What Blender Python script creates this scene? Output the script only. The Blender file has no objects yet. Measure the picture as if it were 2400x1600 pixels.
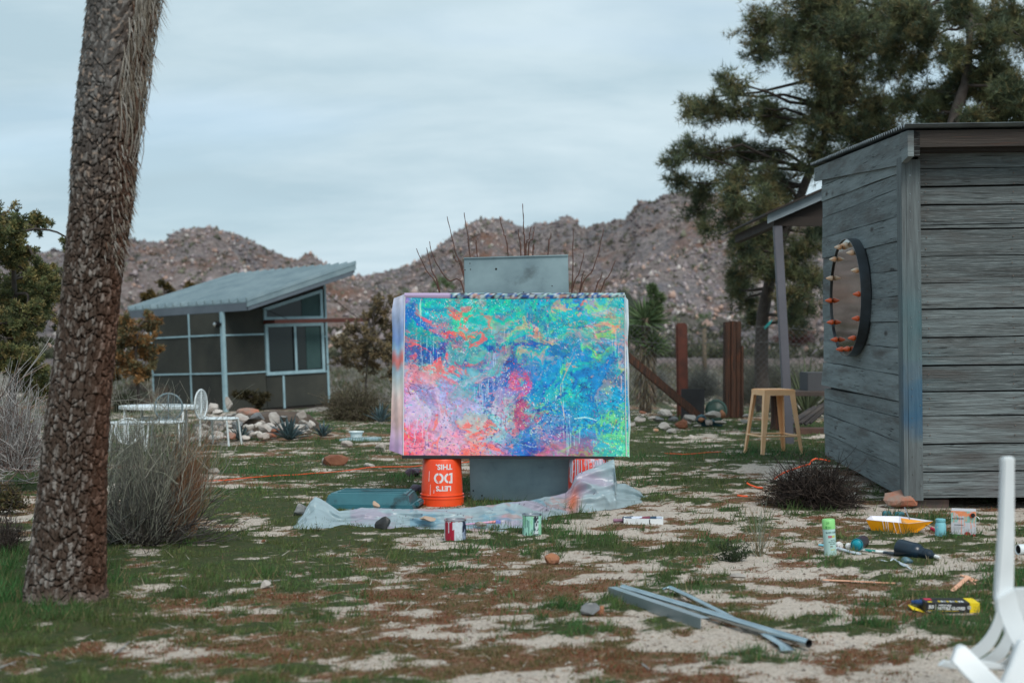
import bpy, bmesh, math, random
import numpy as np
from mathutils import Vector, Matrix, noise as mnoise

random.seed(7); RNG = np.random.default_rng(7)
PI = math.pi
COL = bpy.context.scene.collection
SC = bpy.context.scene

# ---------------------------------------------------------------- camera
FPX = 3333.0            # focal length in pixels of the 2400 px wide frame (50 mm on full frame)
CAMH = 1.15
PITCH = math.radians(0.12)
cam_d = bpy.data.cameras.new('camera'); cam_d.lens = 50; cam_d.sensor_width = 36
cam_d.clip_start = 0.1; cam_d.clip_end = 3000
cam_d.dof.use_dof = True; cam_d.dof.focus_distance = 9.6; cam_d.dof.aperture_fstop = 2.6
cam = bpy.data.objects.new('camera', cam_d); COL.objects.link(cam)
CM = Matrix.Translation((0, 0, CAMH)) @ Matrix.Rotation(PI/2 - PITCH, 4, 'X')
cam.matrix_world = CM
SC.camera = cam

# ---------------------------------------------------------------- sky and sun
SUN_EL = math.radians(48); SUN_AZ = math.radians(158)   # from behind the camera, a little right
w = bpy.data.worlds.new('World'); SC.world = w; w.use_nodes = True
nt = w.node_tree; N = nt.nodes; L = nt.links; N.clear()
out = N.new('ShaderNodeOutputWorld'); bg = N.new('ShaderNodeBackground'); bg.inputs['Strength'].default_value = 0.1
sky = N.new('ShaderNodeTexSky'); sky.sky_type = 'NISHITA'; sky.sun_disc = False
sky.sun_elevation = SUN_EL; sky.sun_rotation = SUN_AZ; sky.air_density = 1.0; sky.dust_density = 1.5; sky.ozone_density = 1.5
tc = N.new('ShaderNodeTexCoord')
# project the direction on a high flat layer, so the clouds draw out into streaks near the horizon
sep = N.new('ShaderNodeSeparateXYZ'); L.new(tc.outputs['Generated'], sep.inputs[0])
mz = N.new('ShaderNodeMath'); mz.operation = 'MAXIMUM'; mz.inputs[1].default_value = 0.0; L.new(sep.outputs['Z'], mz.inputs[0])
az = N.new('ShaderNodeMath'); az.operation = 'ADD'; az.inputs[1].default_value = 0.24; L.new(mz.outputs[0], az.inputs[0])
dx = N.new('ShaderNodeMath'); dx.operation = 'DIVIDE'; L.new(sep.outputs['X'], dx.inputs[0]); L.new(az.outputs[0], dx.inputs[1])
dy = N.new('ShaderNodeMath'); dy.operation = 'DIVIDE'; L.new(sep.outputs['Y'], dy.inputs[0]); L.new(az.outputs[0], dy.inputs[1])
cb = N.new('ShaderNodeCombineXYZ'); L.new(dx.outputs[0], cb.inputs[0]); L.new(dy.outputs[0], cb.inputs[1])
mp = N.new('ShaderNodeMapping'); mp.inputs['Rotation'].default_value = (0, 0, 0.12); mp.inputs['Scale'].default_value = (1.1, 2.1, 1); mp.inputs['Location'].default_value = (3.1, 1.7, 0)
L.new(cb.outputs[0], mp.inputs[0])
n1 = N.new('ShaderNodeTexNoise'); n1.inputs['Scale'].default_value = 1.0; n1.inputs['Detail'].default_value = 7; n1.inputs['Roughness'].default_value = 0.58; n1.inputs['Distortion'].default_value = 0.25
L.new(mp.outputs[0], n1.inputs['Vector'])
r1 = N.new('ShaderNodeValToRGB'); e = r1.color_ramp.elements
e[0].position = 0.38; e[0].color = (3.0, 4.0, 4.55, 1); e[1].position = 0.64; e[1].color = (4.15, 5.05, 5.5, 1)
L.new(n1.outputs['Fac'], r1.inputs[0])
mp2 = N.new('ShaderNodeMapping'); mp2.inputs['Rotation'].default_value = (0, 0, -0.1); mp2.inputs['Scale'].default_value = (0.6, 1.3, 1); mp2.inputs['Location'].default_value = (8.3, 4.2, 0)
L.new(cb.outputs[0], mp2.inputs[0])
n2 = N.new('ShaderNodeTexNoise'); n2.inputs['Scale'].default_value = 1.3; n2.inputs['Detail'].default_value = 3
L.new(mp2.outputs[0], n2.inputs['Vector'])
r2 = N.new('ShaderNodeMapRange'); r2.inputs['From Min'].default_value = 0.28; r2.inputs['From Max'].default_value = 0.5; r2.inputs['To Min'].default_value = 0.55; r2.inputs['To Max'].default_value = 1.0
L.new(n2.outputs['Fac'], r2.inputs['Value'])
mx = N.new('ShaderNodeMix'); mx.data_type = 'RGBA'
L.new(r2.outputs[0], mx.inputs['Factor']); L.new(sky.outputs[0], mx.inputs['A']); L.new(r1.outputs[0], mx.inputs['B'])
L.new(mx.outputs['Result'], bg.inputs['Color']); L.new(bg.outputs[0], out.inputs[0])

sd = bpy.data.lights.new('sun', 'SUN'); sd.energy = 1.5; sd.angle = math.radians(26); sd.color = (1.0, 0.95, 0.88)
so = bpy.data.objects.new('sun', sd); COL.objects.link(so)
sdir = Vector((math.sin(SUN_AZ)*math.cos(SUN_EL), math.cos(SUN_AZ)*math.cos(SUN_EL), math.sin(SUN_EL)))
so.rotation_euler = sdir.to_track_quat('Z', 'Y').to_euler(); so.location = (-20, -20, 30)

vs = SC.view_settings
SC.display_settings.display_device = 'sRGB'
vs.view_transform = 'Standard'; vs.look = 'None'; vs.gamma = 1; vs.use_curve_mapping = False; vs.exposure = 0.68
SC.render.engine = 'CYCLES'
try:
    SC.cycles.use_denoising = True
    SC.cycles.max_bounces = 6; SC.cycles.transparent_max_bounces = 12
except Exception: pass

# ---------------------------------------------------------------- helpers
def lin(r, g, b):
    f = lambda v: (v/255/12.92) if v/255 <= .04045 else ((v/255+.055)/1.055)**2.4
    return (f(r), f(g), f(b), 1.0)
def ray(px, py):
    v = Vector(((px-1200)/FPX, -(py-800)/FPX, -1.0))
    return (CM.to_3x3() @ v)
def at(px, py, D):
    r = ray(px, py); r = r*(D/r.y); return Vector((r.x, r.y, r.z+CAMH))

_T = np.random.default_rng(99).random((256, 256))
def vn(x, y):
    x = np.asarray(x, float); y = np.asarray(y, float)
    xi = np.floor(x).astype(int); yi = np.floor(y).astype(int); fx = x-xi; fy = y-yi
    fx = fx*fx*(3-2*fx); fy = fy*fy*(3-2*fy)
    a = _T[xi & 255, yi & 255]; b = _T[(xi+1) & 255, yi & 255]; c = _T[xi & 255, (yi+1) & 255]; d = _T[(xi+1) & 255, (yi+1) & 255]
    return (a*(1-fx)+b*fx)*(1-fy)+(c*(1-fx)+d*fx)*fy
def fbm(x, y, o=4, g=.5):
    s = 0; a = 1; t = 0
    for i in range(o):
        s = s+a*vn(x*2**i+17.3*i, y*2**i+9.1*i); t += a; a *= g
    return s/t
def sstep(a, b, x):
    t = np.clip((x-a)/(b-a), 0, 1); return t*t*(3-2*t)

def terr(x, y):
    x = np.asarray(x, float); y = np.asarray(y, float)
    z = -0.45*sstep(21, 30, y) - 0.1*sstep(30, 60, y)
    near = 1-sstep(25, 45, y)
    z = z + near*(0.035*(fbm(x*.6+5, y*.6, 2)-.5) + .016*(fbm(x*3, y*3+7, 2)-.5))
    return z
def tz(x, y): return float(terr(x, y))
def gnd(px, py):
    r = ray(px, py); z = 0.0
    for _ in range(12):
        t = (z-CAMH)/r.z; z = tz(r.x*t, r.y*t)
    return Vector((r.x*t, r.y*t, z))

def meta(o, label=None, cat=None, group=None, kind=None):
    if label: o['label'] = label
    if cat: o['category'] = cat
    if group: o['group'] = group
    if kind: o['kind'] = kind
    return o
def thing(name, label, cat, loc=(0, 0, 0), rot=(0, 0, 0), group=None):
    o = bpy.data.objects.new(name, None); COL.objects.link(o); o.empty_display_size = .1
    o.location = loc; o.rotation_euler = rot
    return meta(o, label, cat, group)
def link(name, me, m, parent=None, kind=None, loc=None):
    if m is not None and not me.materials: me.materials.append(m)
    o = bpy.data.objects.new(name, me); COL.objects.link(o)
    if parent is not None: o.parent = parent
    if loc is not None: o.location = loc
    if kind: o['kind'] = kind
    return o
def npmesh(name, V, F, col=None, smooth=False):
    V = np.asarray(V, np.float32); F = np.asarray(F, np.int32)
    me = bpy.data.meshes.new(name); n = F.shape[1]
    me.vertices.add(len(V)); me.vertices.foreach_set('co', V.ravel())
    me.loops.add(F.size); me.loops.foreach_set('vertex_index', F.ravel())
    me.polygons.add(len(F)); me.polygons.foreach_set('loop_start', np.arange(0, F.size, n, dtype=np.int32))
    me.polygons.foreach_set('loop_total', np.full(len(F), n, np.int32))
    if smooth: me.polygons.foreach_set('use_smooth', np.ones(len(F), bool))
    me.update(calc_edges=True)
    if col is not None:
        a = me.color_attributes.new('col', 'FLOAT_COLOR', 'POINT')
        c = np.ones((len(V), 4), np.float32); c[:, :3] = np.asarray(col)[:, :3]
        a.data.foreach_set('color', c.ravel())
    return me
def rel(V, parent):
    return np.asarray(V, float) - np.array(parent.location)

class MB:
    """collects shapes, links them as one mesh object"""
    def __init__(s): s.v = []; s.f = []; s.c = []
    def add(s, V, F, c=None):
        b = len(s.v); s.v += [tuple(p) for p in V]; s.f += [tuple(i+b for i in f) for f in F]
        s.c += [tuple((c or (1, 1, 1))[:3])]*len(V); return s
    def box(s, x0, x1, y0, y1, z0, z1, M=None, c=None, bev=0):
        V = [(x, y, z) for x in (x0, x1) for y in (y0, y1) for z in (z0, z1)]
        F = [(0, 1, 3, 2), (4, 6, 7, 5), (0, 4, 5, 1), (2, 3, 7, 6), (0, 2, 6, 4), (1, 5, 7, 3)]
        if M is not None: V = [M @ Vector(p) for p in V]
        return s.add(V, F, c)
    def hexa(s, P, c=None):   # 4 bottom/front points then the 4 matching ones
        return s.add(P, [(3, 2, 1, 0), (4, 5, 6, 7), (0, 1, 5, 4), (1, 2, 6, 5), (2, 3, 7, 6), (3, 0, 4, 7)], c)
    def prism(s, poly, off, c=None):  # poly list of 3d points, off vector
        n = len(poly); off = Vector(off); A = [Vector(p) for p in poly]; B = [p+off for p in A]
        F = [tuple(range(n-1, -1, -1)), tuple(range(n, 2*n))]+[(i, (i+1) % n, n+(i+1) % n, n+i) for i in range(n)]
        return s.add(A+B, F, c)
    def tube(s, pts, rad, n=8, caps=True, c=None, flat=1.0, hollow=False):
        pts = [Vector(p) for p in pts]; k = len(pts)
        if not hasattr(rad, '__len__'): rad = [rad]*k
        V = []
        up = None
        for i, p in enumerate(pts):
            t = (pts[min(i+1, k-1)]-pts[max(i-1, 0)]).normalized()
            if up is None:
                up = Vector((0, 0, 1)) if abs(t.z) < .9 else Vector((0, 1, 0))
            a = t.cross(up).normalized(); b = a.cross(t).normalized(); up = b
            for j in range(n):
                q = 2*PI*j/n; V.append(p+(a*math.cos(q)+b*math.sin(q)*flat)*rad[i])
        F = [(i*n+j, i*n+(j+1) % n, (i+1)*n+(j+1) % n, (i+1)*n+j) for i in range(k-1) for j in range(n)]
        if caps: F += [tuple(range(n-1, -1, -1)), tuple(range((k-1)*n, k*n))]
        return s.add(V, F, c)
    def lathe(s, prof, n=24, M=None, c=None, caps=True):  # prof: (r, z)
        V = [(r*math.cos(2*PI*j/n), r*math.sin(2*PI*j/n), z) for r, z in prof for j in range(n)]
        k = len(prof)
        F = [(i*n+j, i*n+(j+1) % n, (i+1)*n+(j+1) % n, (i+1)*n+j) for i in range(k-1) for j in range(n)]
        if caps: F += [tuple(range(n-1, -1, -1)), tuple(range((k-1)*n, k*n))]
        if M is not None: V = [M @ Vector(p) for p in V]
        return s.add(V, F, c)
    def build(s, name, m, parent=None, world=False, smooth=False, kind=None, bevel=0):
        me = bpy.data.meshes.new(name)
        V = s.v
        if world and parent is not None:
            o = parent.location; V = [(p[0]-o.x, p[1]-o.y, p[2]-o.z) for p in V]
        me.from_pydata(V, [], s.f)
        a = me.color_attributes.new('col', 'FLOAT_COLOR', 'POINT')
        a.data.foreach_set('color', np.array([(*c, 1) for c in s.c], np.float32).ravel())
        if smooth is True:
            for p in me.polygons: p.use_smooth = True
        bm = bmesh.new(); bm.from_mesh(me)
        bmesh.ops.recalc_face_normals(bm, faces=bm.faces[:])
        if bevel:
            es = [e for e in bm.edges if len(e.link_faces) == 2 and e.calc_face_angle(0) > .6]
            bmesh.ops.bevel(bm, geom=es, offset=bevel, segments=2, affect='EDGES', clamp_overlap=True)
        if smooth == 'auto':
            for f in bm.faces: f.smooth = True
            for e in bm.edges:
                if len(e.link_faces) == 2 and e.calc_face_angle(0) > .6: e.smooth = False
        bm.to_mesh(me); bm.free()
        return link(name, me, m, parent, kind)
    def solo(s, name, m, label, cat, group=None, smooth=False, bevel=0, loc=None):
        """one-mesh thing; origin moved to its base"""
        V = np.array([tuple(p) for p in s.v]); 
        b = Vector(loc) if loc is not None else Vector((V[:, 0].mean(), V[:, 1].mean(), V[:, 2].min()))
        s.v = [(p[0]-b.x, p[1]-b.y, p[2]-b.z) for p in s.v]
        o = s.build(name, m, None, smooth=smooth, bevel=bevel); o.location = b
        return meta(o, label, cat, group)

# ---- many thin tubes at once: P (n,k,3), R (n,k)
def tubes(P, R, sides=3):
    P = np.asarray(P, float); n, k, _ = P.shape
    R = np.broadcast_to(np.asarray(R, float), (n, k))
    T = np.gradient(P, axis=1); T /= np.linalg.norm(T, axis=2, keepdims=True)+1e-9
    ref = np.where(np.abs(T[..., 2:3]) < .9, np.array([0, 0, 1.]), np.array([0, 1., 0]))
    A = np.cross(T, ref); A /= np.linalg.norm(A, axis=2, keepdims=True)+1e-9
    B = np.cross(A, T)
    q = 2*PI*np.arange(sides)/sides
    V = P[:, :, None, :]+R[:, :, None, None]*(A[:, :, None, :]*np.cos(q)[None, None, :, None]+B[:, :, None, :]*np.sin(q)[None, None, :, None])
    idx = np.arange(n*k*sides).reshape(n, k, sides)
    a = idx[:, :-1, :]; b = np.roll(a, -1, axis=2); c = np.roll(idx[:, 1:, :], -1, axis=2); d = idx[:, 1:, :]
    F = np.stack([a, b, c, d], -1).reshape(-1, 4)
    return V.reshape(-1, 3), F
def arcs(base, tip, bend, k=5):
    """curved polylines from base to tip (n,3), bend (n,3) pushes the middle"""
    t = np.linspace(0, 1, k)[None, :, None]
    return base[:, None, :]*(1-t)+tip[:, None, :]*t+bend[:, None, :]*(4*t*(1-t))
def rdir(n, rng=RNG):
    v = rng.normal(size=(n, 3)); return v/np.linalg.norm(v, axis=1, keepdims=True)
def blades(P, Dr, ln, wd, rng=RNG, seg=1):
    """one thin triangle per blade, from P along Dr"""
    n = len(P); s = rdir(n, rng); s = np.cross(s, Dr); s /= np.linalg.norm(s, axis=1, keepdims=True)+1e-9
    ln = np.broadcast_to(np.asarray(ln, float), (n,))[:, None]; wd = np.broadcast_to(np.asarray(wd, float), (n,))[:, None]
    V = np.stack([P-s*wd/2, P+s*wd/2, P+Dr*ln], 1).reshape(-1, 3)
    return V, np.arange(3*n).reshape(n, 3)
def leafq(P, Dr, ln, wd, rng=RNG):
    """one rhombic leaf per point"""
    n = len(P); s = np.cross(rdir(n, rng), Dr); s /= np.linalg.norm(s, axis=1, keepdims=True)+1e-9
    ln = np.broadcast_to(np.asarray(ln, float), (n,))[:, None]; wd = np.broadcast_to(np.asarray(wd, float), (n,))[:, None]
    V = np.stack([P, P+Dr*ln*.5+s*wd/2, P+Dr*ln, P+Dr*ln*.5-s*wd/2], 1).reshape(-1, 3)
    return V, np.arange(4*n).reshape(n, 4)
def vary(base, n, amt, rng=RNG, rep=1, hue=.25):
    c = np.array(base[:3])[None, :]*(1+amt*(rng.random((n, 1))*2-1))*(1+amt*hue*(rng.random((n, 3))*2-1))
    return np.repeat(np.clip(c, 0, 1), rep, 0)

# ---- materials
def mat(name, c1, c2=None, scale=6, rough=.7, metal=0, bump=0, bscale=None, detail=5, stretch=(1, 1, 1), attr=False,
        c3=None, s3=30, f3=(.55, .7), spec=.5, bdist=.01, coords='Object', rand=0, paint=False, ramp=(.35, .65)):
    m = bpy.data.materials.new(name); m.use_nodes = True; t = m.node_tree; Nn = t.nodes; Lk = t.links
    b = Nn['Principled BSDF']; b.inputs['Roughness'].default_value = rough; b.inputs['Metallic'].default_value = metal
    b.inputs['Specular IOR Level'].default_value = spec
    tcn = Nn.new('ShaderNodeTexCoord'); mpn = Nn.new('ShaderNodeMapping'); mpn.inputs['Scale'].default_value = stretch
    vec = tcn.outputs[coords]
    if rand:
        oi = Nn.new('ShaderNodeObjectInfo'); ml = Nn.new('ShaderNodeVectorMath'); ml.operation = 'MULTIPLY_ADD'
        ml.inputs[1].default_value = (1, 1, 1)
        sc_ = Nn.new('ShaderNodeMath'); sc_.operation = 'MULTIPLY'; sc_.inputs[1].default_value = 37.0; Lk.new(oi.outputs['Random'], sc_.inputs[0])
        Lk.new(vec, ml.inputs[0]); Lk.new(sc_.outputs[0], ml.inputs[2]); vec = ml.outputs[0]
    Lk.new(vec, mpn.inputs[0])
    def noisen(s, d=detail):
        n = Nn.new('ShaderNodeTexNoise'); n.inputs['Scale'].default_value = s; n.inputs['Detail'].default_value = d; n.inputs['Roughness'].default_value = .6
        Lk.new(mpn.outputs[0], n.inputs['Vector']); return n
    def mixn(fac, A, B, blend='MIX'):
        x = Nn.new('ShaderNodeMix'); x.data_type = 'RGBA'; x.blend_type = blend
        if isinstance(fac, (int, float)): x.inputs['Factor'].default_value = fac
        else: Lk.new(fac, x.inputs['Factor'])
        for k_, v_ in (('A', A), ('B', B)):
            if isinstance(v_, tuple): x.inputs[k_].default_value = v_
            else: Lk.new(v_, x.inputs[k_])
        return x.outputs['Result']
    def rng_(src, a, bb):
        r = Nn.new('ShaderNodeMapRange'); r.inputs['From Min'].default_value = a; r.inputs['From Max'].default_value = bb; Lk.new(src, r.inputs['Value']); return r.outputs[0]
    cur = tuple(c1) if len(c1) == 4 else (*c1, 1)
    if c2 is not None:
        n = noisen(scale); cur = mixn(rng_(n.outputs['Fac'], *ramp), cur, tuple(c2) if len(c2) == 4 else (*c2, 1))
    if c3 is not None:
        n = noisen(s3); cur = mixn(rng_(n.outputs['Fac'], *f3), cur, tuple(c3) if len(c3) == 4 else (*c3, 1))
    if attr:
        a = Nn.new('ShaderNodeAttribute'); a.attribute_name = 'col'
        cur = mixn(1.0, a.outputs['Color'], cur, 'MULTIPLY')
    if paint:
        a = Nn.new('ShaderNodeAttribute'); a.attribute_name = 'paint'
        cur = mixn(a.outputs['Alpha'], cur, a.outputs['Color'])
    if rand:
        rr = Nn.new('ShaderNodeMapRange'); rr.inputs['To Min'].default_value = 1-rand; rr.inputs['To Max'].default_value = 1+rand; Lk.new(oi.outputs['Random'], rr.inputs['Value'])
        hs = Nn.new('ShaderNodeHueSaturation'); Lk.new(rr.outputs[0], hs.inputs['Value'])
        if isinstance(cur, tuple): hs.inputs['Color'].default_value = cur
        else: Lk.new(cur, hs.inputs['Color'])
        cur = hs.outputs[0]
    if isinstance(cur, tuple): b.inputs['Base Color'].default_value = cur
    else: Lk.new(cur, b.inputs['Base Color'])
    if bump:
        n = noisen(bscale or scale*4, 6); bn = Nn.new('ShaderNodeBump'); bn.inputs['Strength'].default_value = bump; bn.inputs['Distance'].default_value = bdist
        Lk.new(n.outputs['Fac'], bn.inputs['Height']); Lk.new(bn.outputs[0], b.inputs['Normal'])
    return m
def leafmat(name, trans=.25, rough=.6):
    """vertex-coloured foliage with a little translucency"""
    m = bpy.data.materials.new(name); m.use_nodes = True; t = m.node_tree; Nn = t.nodes; Lk = t.links
    b = Nn['Principled BSDF']; b.inputs['Roughness'].default_value = rough; b.inputs['Specular IOR Level'].default_value = .25
    a = Nn.new('ShaderNodeAttribute'); a.attribute_name = 'col'; Lk.new(a.outputs['Color'], b.inputs['Base Color'])
    tr = Nn.new('ShaderNodeBsdfTranslucent'); Lk.new(a.outputs['Color'], tr.inputs['Color'])
    mx_ = Nn.new('ShaderNodeMixShader'); mx_.inputs[0].default_value = trans
    Lk.new(b.outputs[0], mx_.inputs[1]); Lk.new(tr.outputs[0], mx_.inputs[2]); Lk.new(mx_.outputs[0], Nn['Material Output'].inputs[0])
    return m
M_leaf = leafmat('leaf'); M_stem = leafmat('stem', 0.0, .8)
M_vc = mat('painted', (1, 1, 1, 1), (.85, .85, .85, 1), 60, .5, attr=True)

_tmp = {}
def text_mesh(body, size=1.0, bold=0.0, align='CENTER', shear=0.0):
    cu = bpy.data.curves.new('t', 'FONT'); cu.body = body; cu.size = size; cu.offset = bold; cu.align_x = align; cu.align_y = 'CENTER'
    cu.resolution_u = 3; cu.shear = shear
    o = bpy.data.objects.new('t', cu); COL.objects.link(o)
    dg = bpy.context.evaluated_depsgraph_get(); me = o.evaluated_get(dg).to_mesh()
    V = [tuple(v.co) for v in me.vertices]; F = [tuple(p.vertices) for p in me.polygons]
    o.evaluated_get(dg).to_mesh_clear(); bpy.data.objects.remove(o); bpy.data.curves.remove(cu)
    return V, F
def put_text(name, body, size, fn, m, parent, bold=0.0, align='CENTER', shear=0.0, sx=1.0):
    V, F = text_mesh(body, size, bold, align, shear)
    me = bpy.data.meshes.new(name); me.from_pydata([tuple(fn(x*sx, y)) for x, y, z in V], [], F)
    return link(name, me, m, parent)

def rock_mesh(seed, d, cuts=9, sub=2, rough=.16):
    r = random.Random(seed); bm = bmesh.new(); bmesh.ops.create_icosphere(bm, subdivisions=sub, radius=1)
    pl = []
    for _ in range(cuts):
        v = Vector((r.gauss(0, 1), r.gauss(0, 1), r.gauss(0, 1))).normalized(); pl.append((v, r.uniform(.38, .72)))
    off = Vector((r.random()*50, r.random()*50, r.random()*50))
    for v in bm.verts:
        p = v.co.copy()
        for nn, dd in pl:
            q = p.dot(nn)
            if q > dd: p -= nn*(q-dd)*.92
        p *= 1+rough*mnoise.noise(p*2.3+off)
        v.co = Vector((p.x*d[0], p.y*d[1], p.z*d[2]))
    for ax_ in range(3):
        e_ = max(abs(v.co[ax_]) for v in bm.verts) or 1
        for v in bm.verts: v.co[ax_] *= d[ax_]/e_
    me = bpy.data.meshes.new('rock'); bm.to_mesh(me); bm.free()
    return me
def rock(px, py, wpx, hpx, m, label, seed, group=None, D=None, rot=None, cuts=10, lift=0, name='rock', dep=.8, cat='rock', sub=2, tilt=0, half=.5):
    """stone whose foot stands at pixel (px,py), wpx wide and hpx high in the picture"""
    g = gnd(px, py) if D is None else at(px, py, D)
    s = FPX/g.y; wx = wpx/s/2; hz = hpx/s/2
    me = rock_mesh(seed, (wx, wx*dep, hz*(1.12 if D is None else 1)), cuts, sub)
    zmin = min(v.co.z for v in me.vertices)
    for v in me.vertices: v.co.z -= zmin
    o = link(name, me, m); o.location = (g.x, g.y+wx*dep*.5, g.z-(.06*hz if D is None else 0)+lift)
    o.rotation_euler = (0, tilt, 0 if rot is None else rot)
    return meta(o, label, cat, group)

# ================================================================ GROUND
# patches of green grass / red-brown moss over pale coarse sand: (px, py, half width m, half depth m, green, red)
PATCH = [(300, 1370, .8, .7, .38, 0), (60, 1450, .6, .5, .3, 0), (120, 1560, .5, .3, .15, .1), (480, 1300, .9, .7, .3, 0), (720, 1270, .8, .5, .18, 0), (560, 1180, 1.4, .9, .12, .05),
         (350, 1480, .5, .25, .25, 0), (850, 1400, .5, .5, .15, .1), (620, 1450, .8, .5, 0, .3), (400, 1580, .7, .3, -.1, .3), (800, 1530, .9, .4, -.3, .2), (1000, 1560, .5, .3, -.25, .1),
         (250, 1450, .25, .2, -.5, -.3), (800, 1490, .3, .2, -.1, -.1), (1150, 1400, .9, .8, .02, .12), (1150, 1330, .5, .4, -.12, .0), (1400, 1500, .45, .3, .22, 0), (1250, 1430, .4, .4, .1, .05),
         (1500, 1310, .8, .4, .12, 0), (1700, 1350, .8, .4, .02, .15), (1750, 1240, 1.5, .6, -.3, -.15), (1500, 1230, .8, .6, -.12, -.05), (1700, 1500, .6, .3, -.18, -.05), (2000, 1450, .8, .4, -.1, .0),
         (2200, 1250, 1.6, 1.2, -.35, -.25), (2300, 1330, .8, .5, -.2, -.2), (1950, 1320, .4, .3, .1, 0), (1800, 1060, 2.0, 2.0, .4, -.2), (1560, 1010, 1.5, 3.0, .4, -.2), (1650, 1090, .9, .7, -.5, -.4), (1560, 1130, .5, .4, .1, 0),
         (640, 1090, 2.0, 1.3, .1, .1), (600, 1030, 2.5, .7, -.25, .0), (800, 1010, 3, 1.5, .1, 0), (600, 1000, 3, 3.0, .15, 0), (1000, 1120, .8, .8, .05, .05), (2250, 1390, .5, .3, .15, 0), (1600, 1420, .6, .4, .12, 0),
         (1900, 1540, .4, .2, .1, .1), (1950, 1130, .5, .8, -.4, -.3), (1850, 1130, 1, 1, -.2, -.1), (2250, 1190, 1.5, .5, -.4, -.4)]
_PW = []
for (px, py, rx, ry, g_, r_) in PATCH:
    q = ray(px, py); t_ = -CAMH/q.z; _PW.append((q.x*t_, q.y*t_, rx, ry, g_, r_))
def cover(x, y):
    x = np.asarray(x, float); y = np.asarray(y, float)
    wx = x+.25*(fbm(x*1.1+3, y*1.1, 3)-.5); wy = y+.25*(fbm(x*1.1+40, y*1.1+9, 3)-.5)
    g = .5*fbm(wx*.9+11, wy*.9+4, 4, .6)+.5*fbm(wx*2.3+61, wy*3.0+14, 4, .6)+.005; r = .45*fbm(wx*1.2+71, wy*1.2+33, 4, .7)+.55*fbm(wx*3.1+7, wy*4.0+93, 3, .7)
    bgx = np.zeros_like(g); brx = np.zeros_like(g)
    for (cx, cy, rx, ry, a, b) in _PW:
        k = np.exp(-(((x-cx)/rx)**2+((y-cy)/ry)**2)); bgx += a*k; brx += b*k
    bgx = np.where(bgx < 0, bgx*.6, bgx); brx = np.where(brx < 0, brx*.6, brx); bgx = np.clip(bgx, -.3, .3); brx = np.clip(brx, -.3, .3)
    fine = fbm(x*7, y*7, 4, .75)-.5
    hole = sstep(.62, .72, fbm(x*3.6+140, y*5.2+60, 4, .7))
    G = sstep(.452, .565, g+.36*bgx+.44*fine)*(1-.85*hole)
    R = .97*sstep(.40, .575, r+.40*brx+.5*(fbm(x*8+33, y*8+3, 4, .75)-.5))*(1-.8*G)*(1-.7*hole)
    return G, R

xs = np.concatenate([-np.geomspace(9, 420, 34)[::-1], np.arange(-8.9, 8.95, .055), np.geomspace(9, 420, 34)])
ys = np.concatenate([-np.geomspace(4, 60, 8)[::-1], np.linspace(-3, 3.4, 12), np.arange(3.5, 18, .055), np.arange(18, 32, .16), np.geomspace(32.2, 480, 26)])
GX, GY = np.meshgrid(xs, ys); GZ = terr(GX, GY)
Gc, Rc = cover(GX, GY)
GZ = GZ+.012*Gc+.004*(fbm(GX*14, GY*14, 2)-.5)*((GY > 2) & (GY < 18))
idx = np.arange(GX.size).reshape(GX.shape)
F = np.stack([idx[:-1, :-1], idx[:-1, 1:], idx[1:, 1:], idx[1:, :-1]], -1).reshape(-1, 4)
cc = np.zeros((GX.size, 3)); cc[:, 0] = Gc.ravel(); cc[:, 1] = Rc.ravel(); cc[:, 2] = (sstep(26, 60, GY)).ravel()
me = npmesh('ground', np.stack([GX, GY, GZ], -1).reshape(-1, 3), F, cc, smooth=True)
m = bpy.data.materials.new('ground'); m.use_nodes = True; t = m.node_tree; Nn = t.nodes; Lk = t.links
b = Nn['Principled BSDF']; b.inputs['Roughness'].default_value = .95; b.inputs['Specular IOR Level'].default_value = .15
ta = Nn.new('ShaderNodeTexCoord')
def _n(sc, d=6, ro=.65):
    n = Nn.new('ShaderNodeTexNoise'); n.inputs['Scale'].default_value = sc; n.inputs['Detail'].default_value = d; n.inputs['Roughness'].default_value = ro; Lk.new(ta.outputs['Object'], n.inputs['Vector']); return n.outputs['Fac']
def _r(src, a, bb, c=0, d=1):
    r = Nn.new('ShaderNodeMapRange'); r.inputs['From Min'].default_value = a; r.inputs['From Max'].default_value = bb; r.inputs['To Min'].default_value = c; r.inputs['To Max'].default_value = d; Lk.new(src, r.inputs['Value']); return r.outputs[0]
def _m(f, A, B):
    x = Nn.new('ShaderNodeMix'); x.data_type = 'RGBA'
    if isinstance(f, float): x.inputs['Factor'].default_value = f
    else: Lk.new(f, x.inputs['Factor'])
    for k_, v_ in (('A', A), ('B', B)):
        if isinstance(v_, tuple): x.inputs[k_].default_value = v_
        else: Lk.new(v_, x.inputs[k_])
    return x.outputs['Result']
def _add(a_, b_, op='ADD'):
    x = Nn.new('ShaderNodeMath'); x.operation = op
    for i_, v_ in enumerate((a_, b_)):
        if isinstance(v_, (int, float)): x.inputs[i_].default_value = v_
        else: Lk.new(v_, x.inputs[i_])
    return x.outputs[0]
sand = _m(_r(_n(1.1), .35, .65), (.52, .44, .375, 1), (.40, .335, .28, 1))
sand = _m(_r(_n(60, 4, .8), .40, .62), sand, (.62, .55, .48, 1))
sand = _m(_r(_n(110, 3, .8), .54, .66), sand, (.12, .095, .08, 1))
sand = _m(_r(_n(22, 4, .8), .60, .7), sand, (.20, .11, .065, 1))
red = _m(_r(_n(35, 5, .8), .4, .62), (.125, .048, .026, 1), (.25, .14, .085, 1))
red = _m(_r(_n(6, 5, .7), .45, .65), red, (.10, .09, .04, 1))
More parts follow.
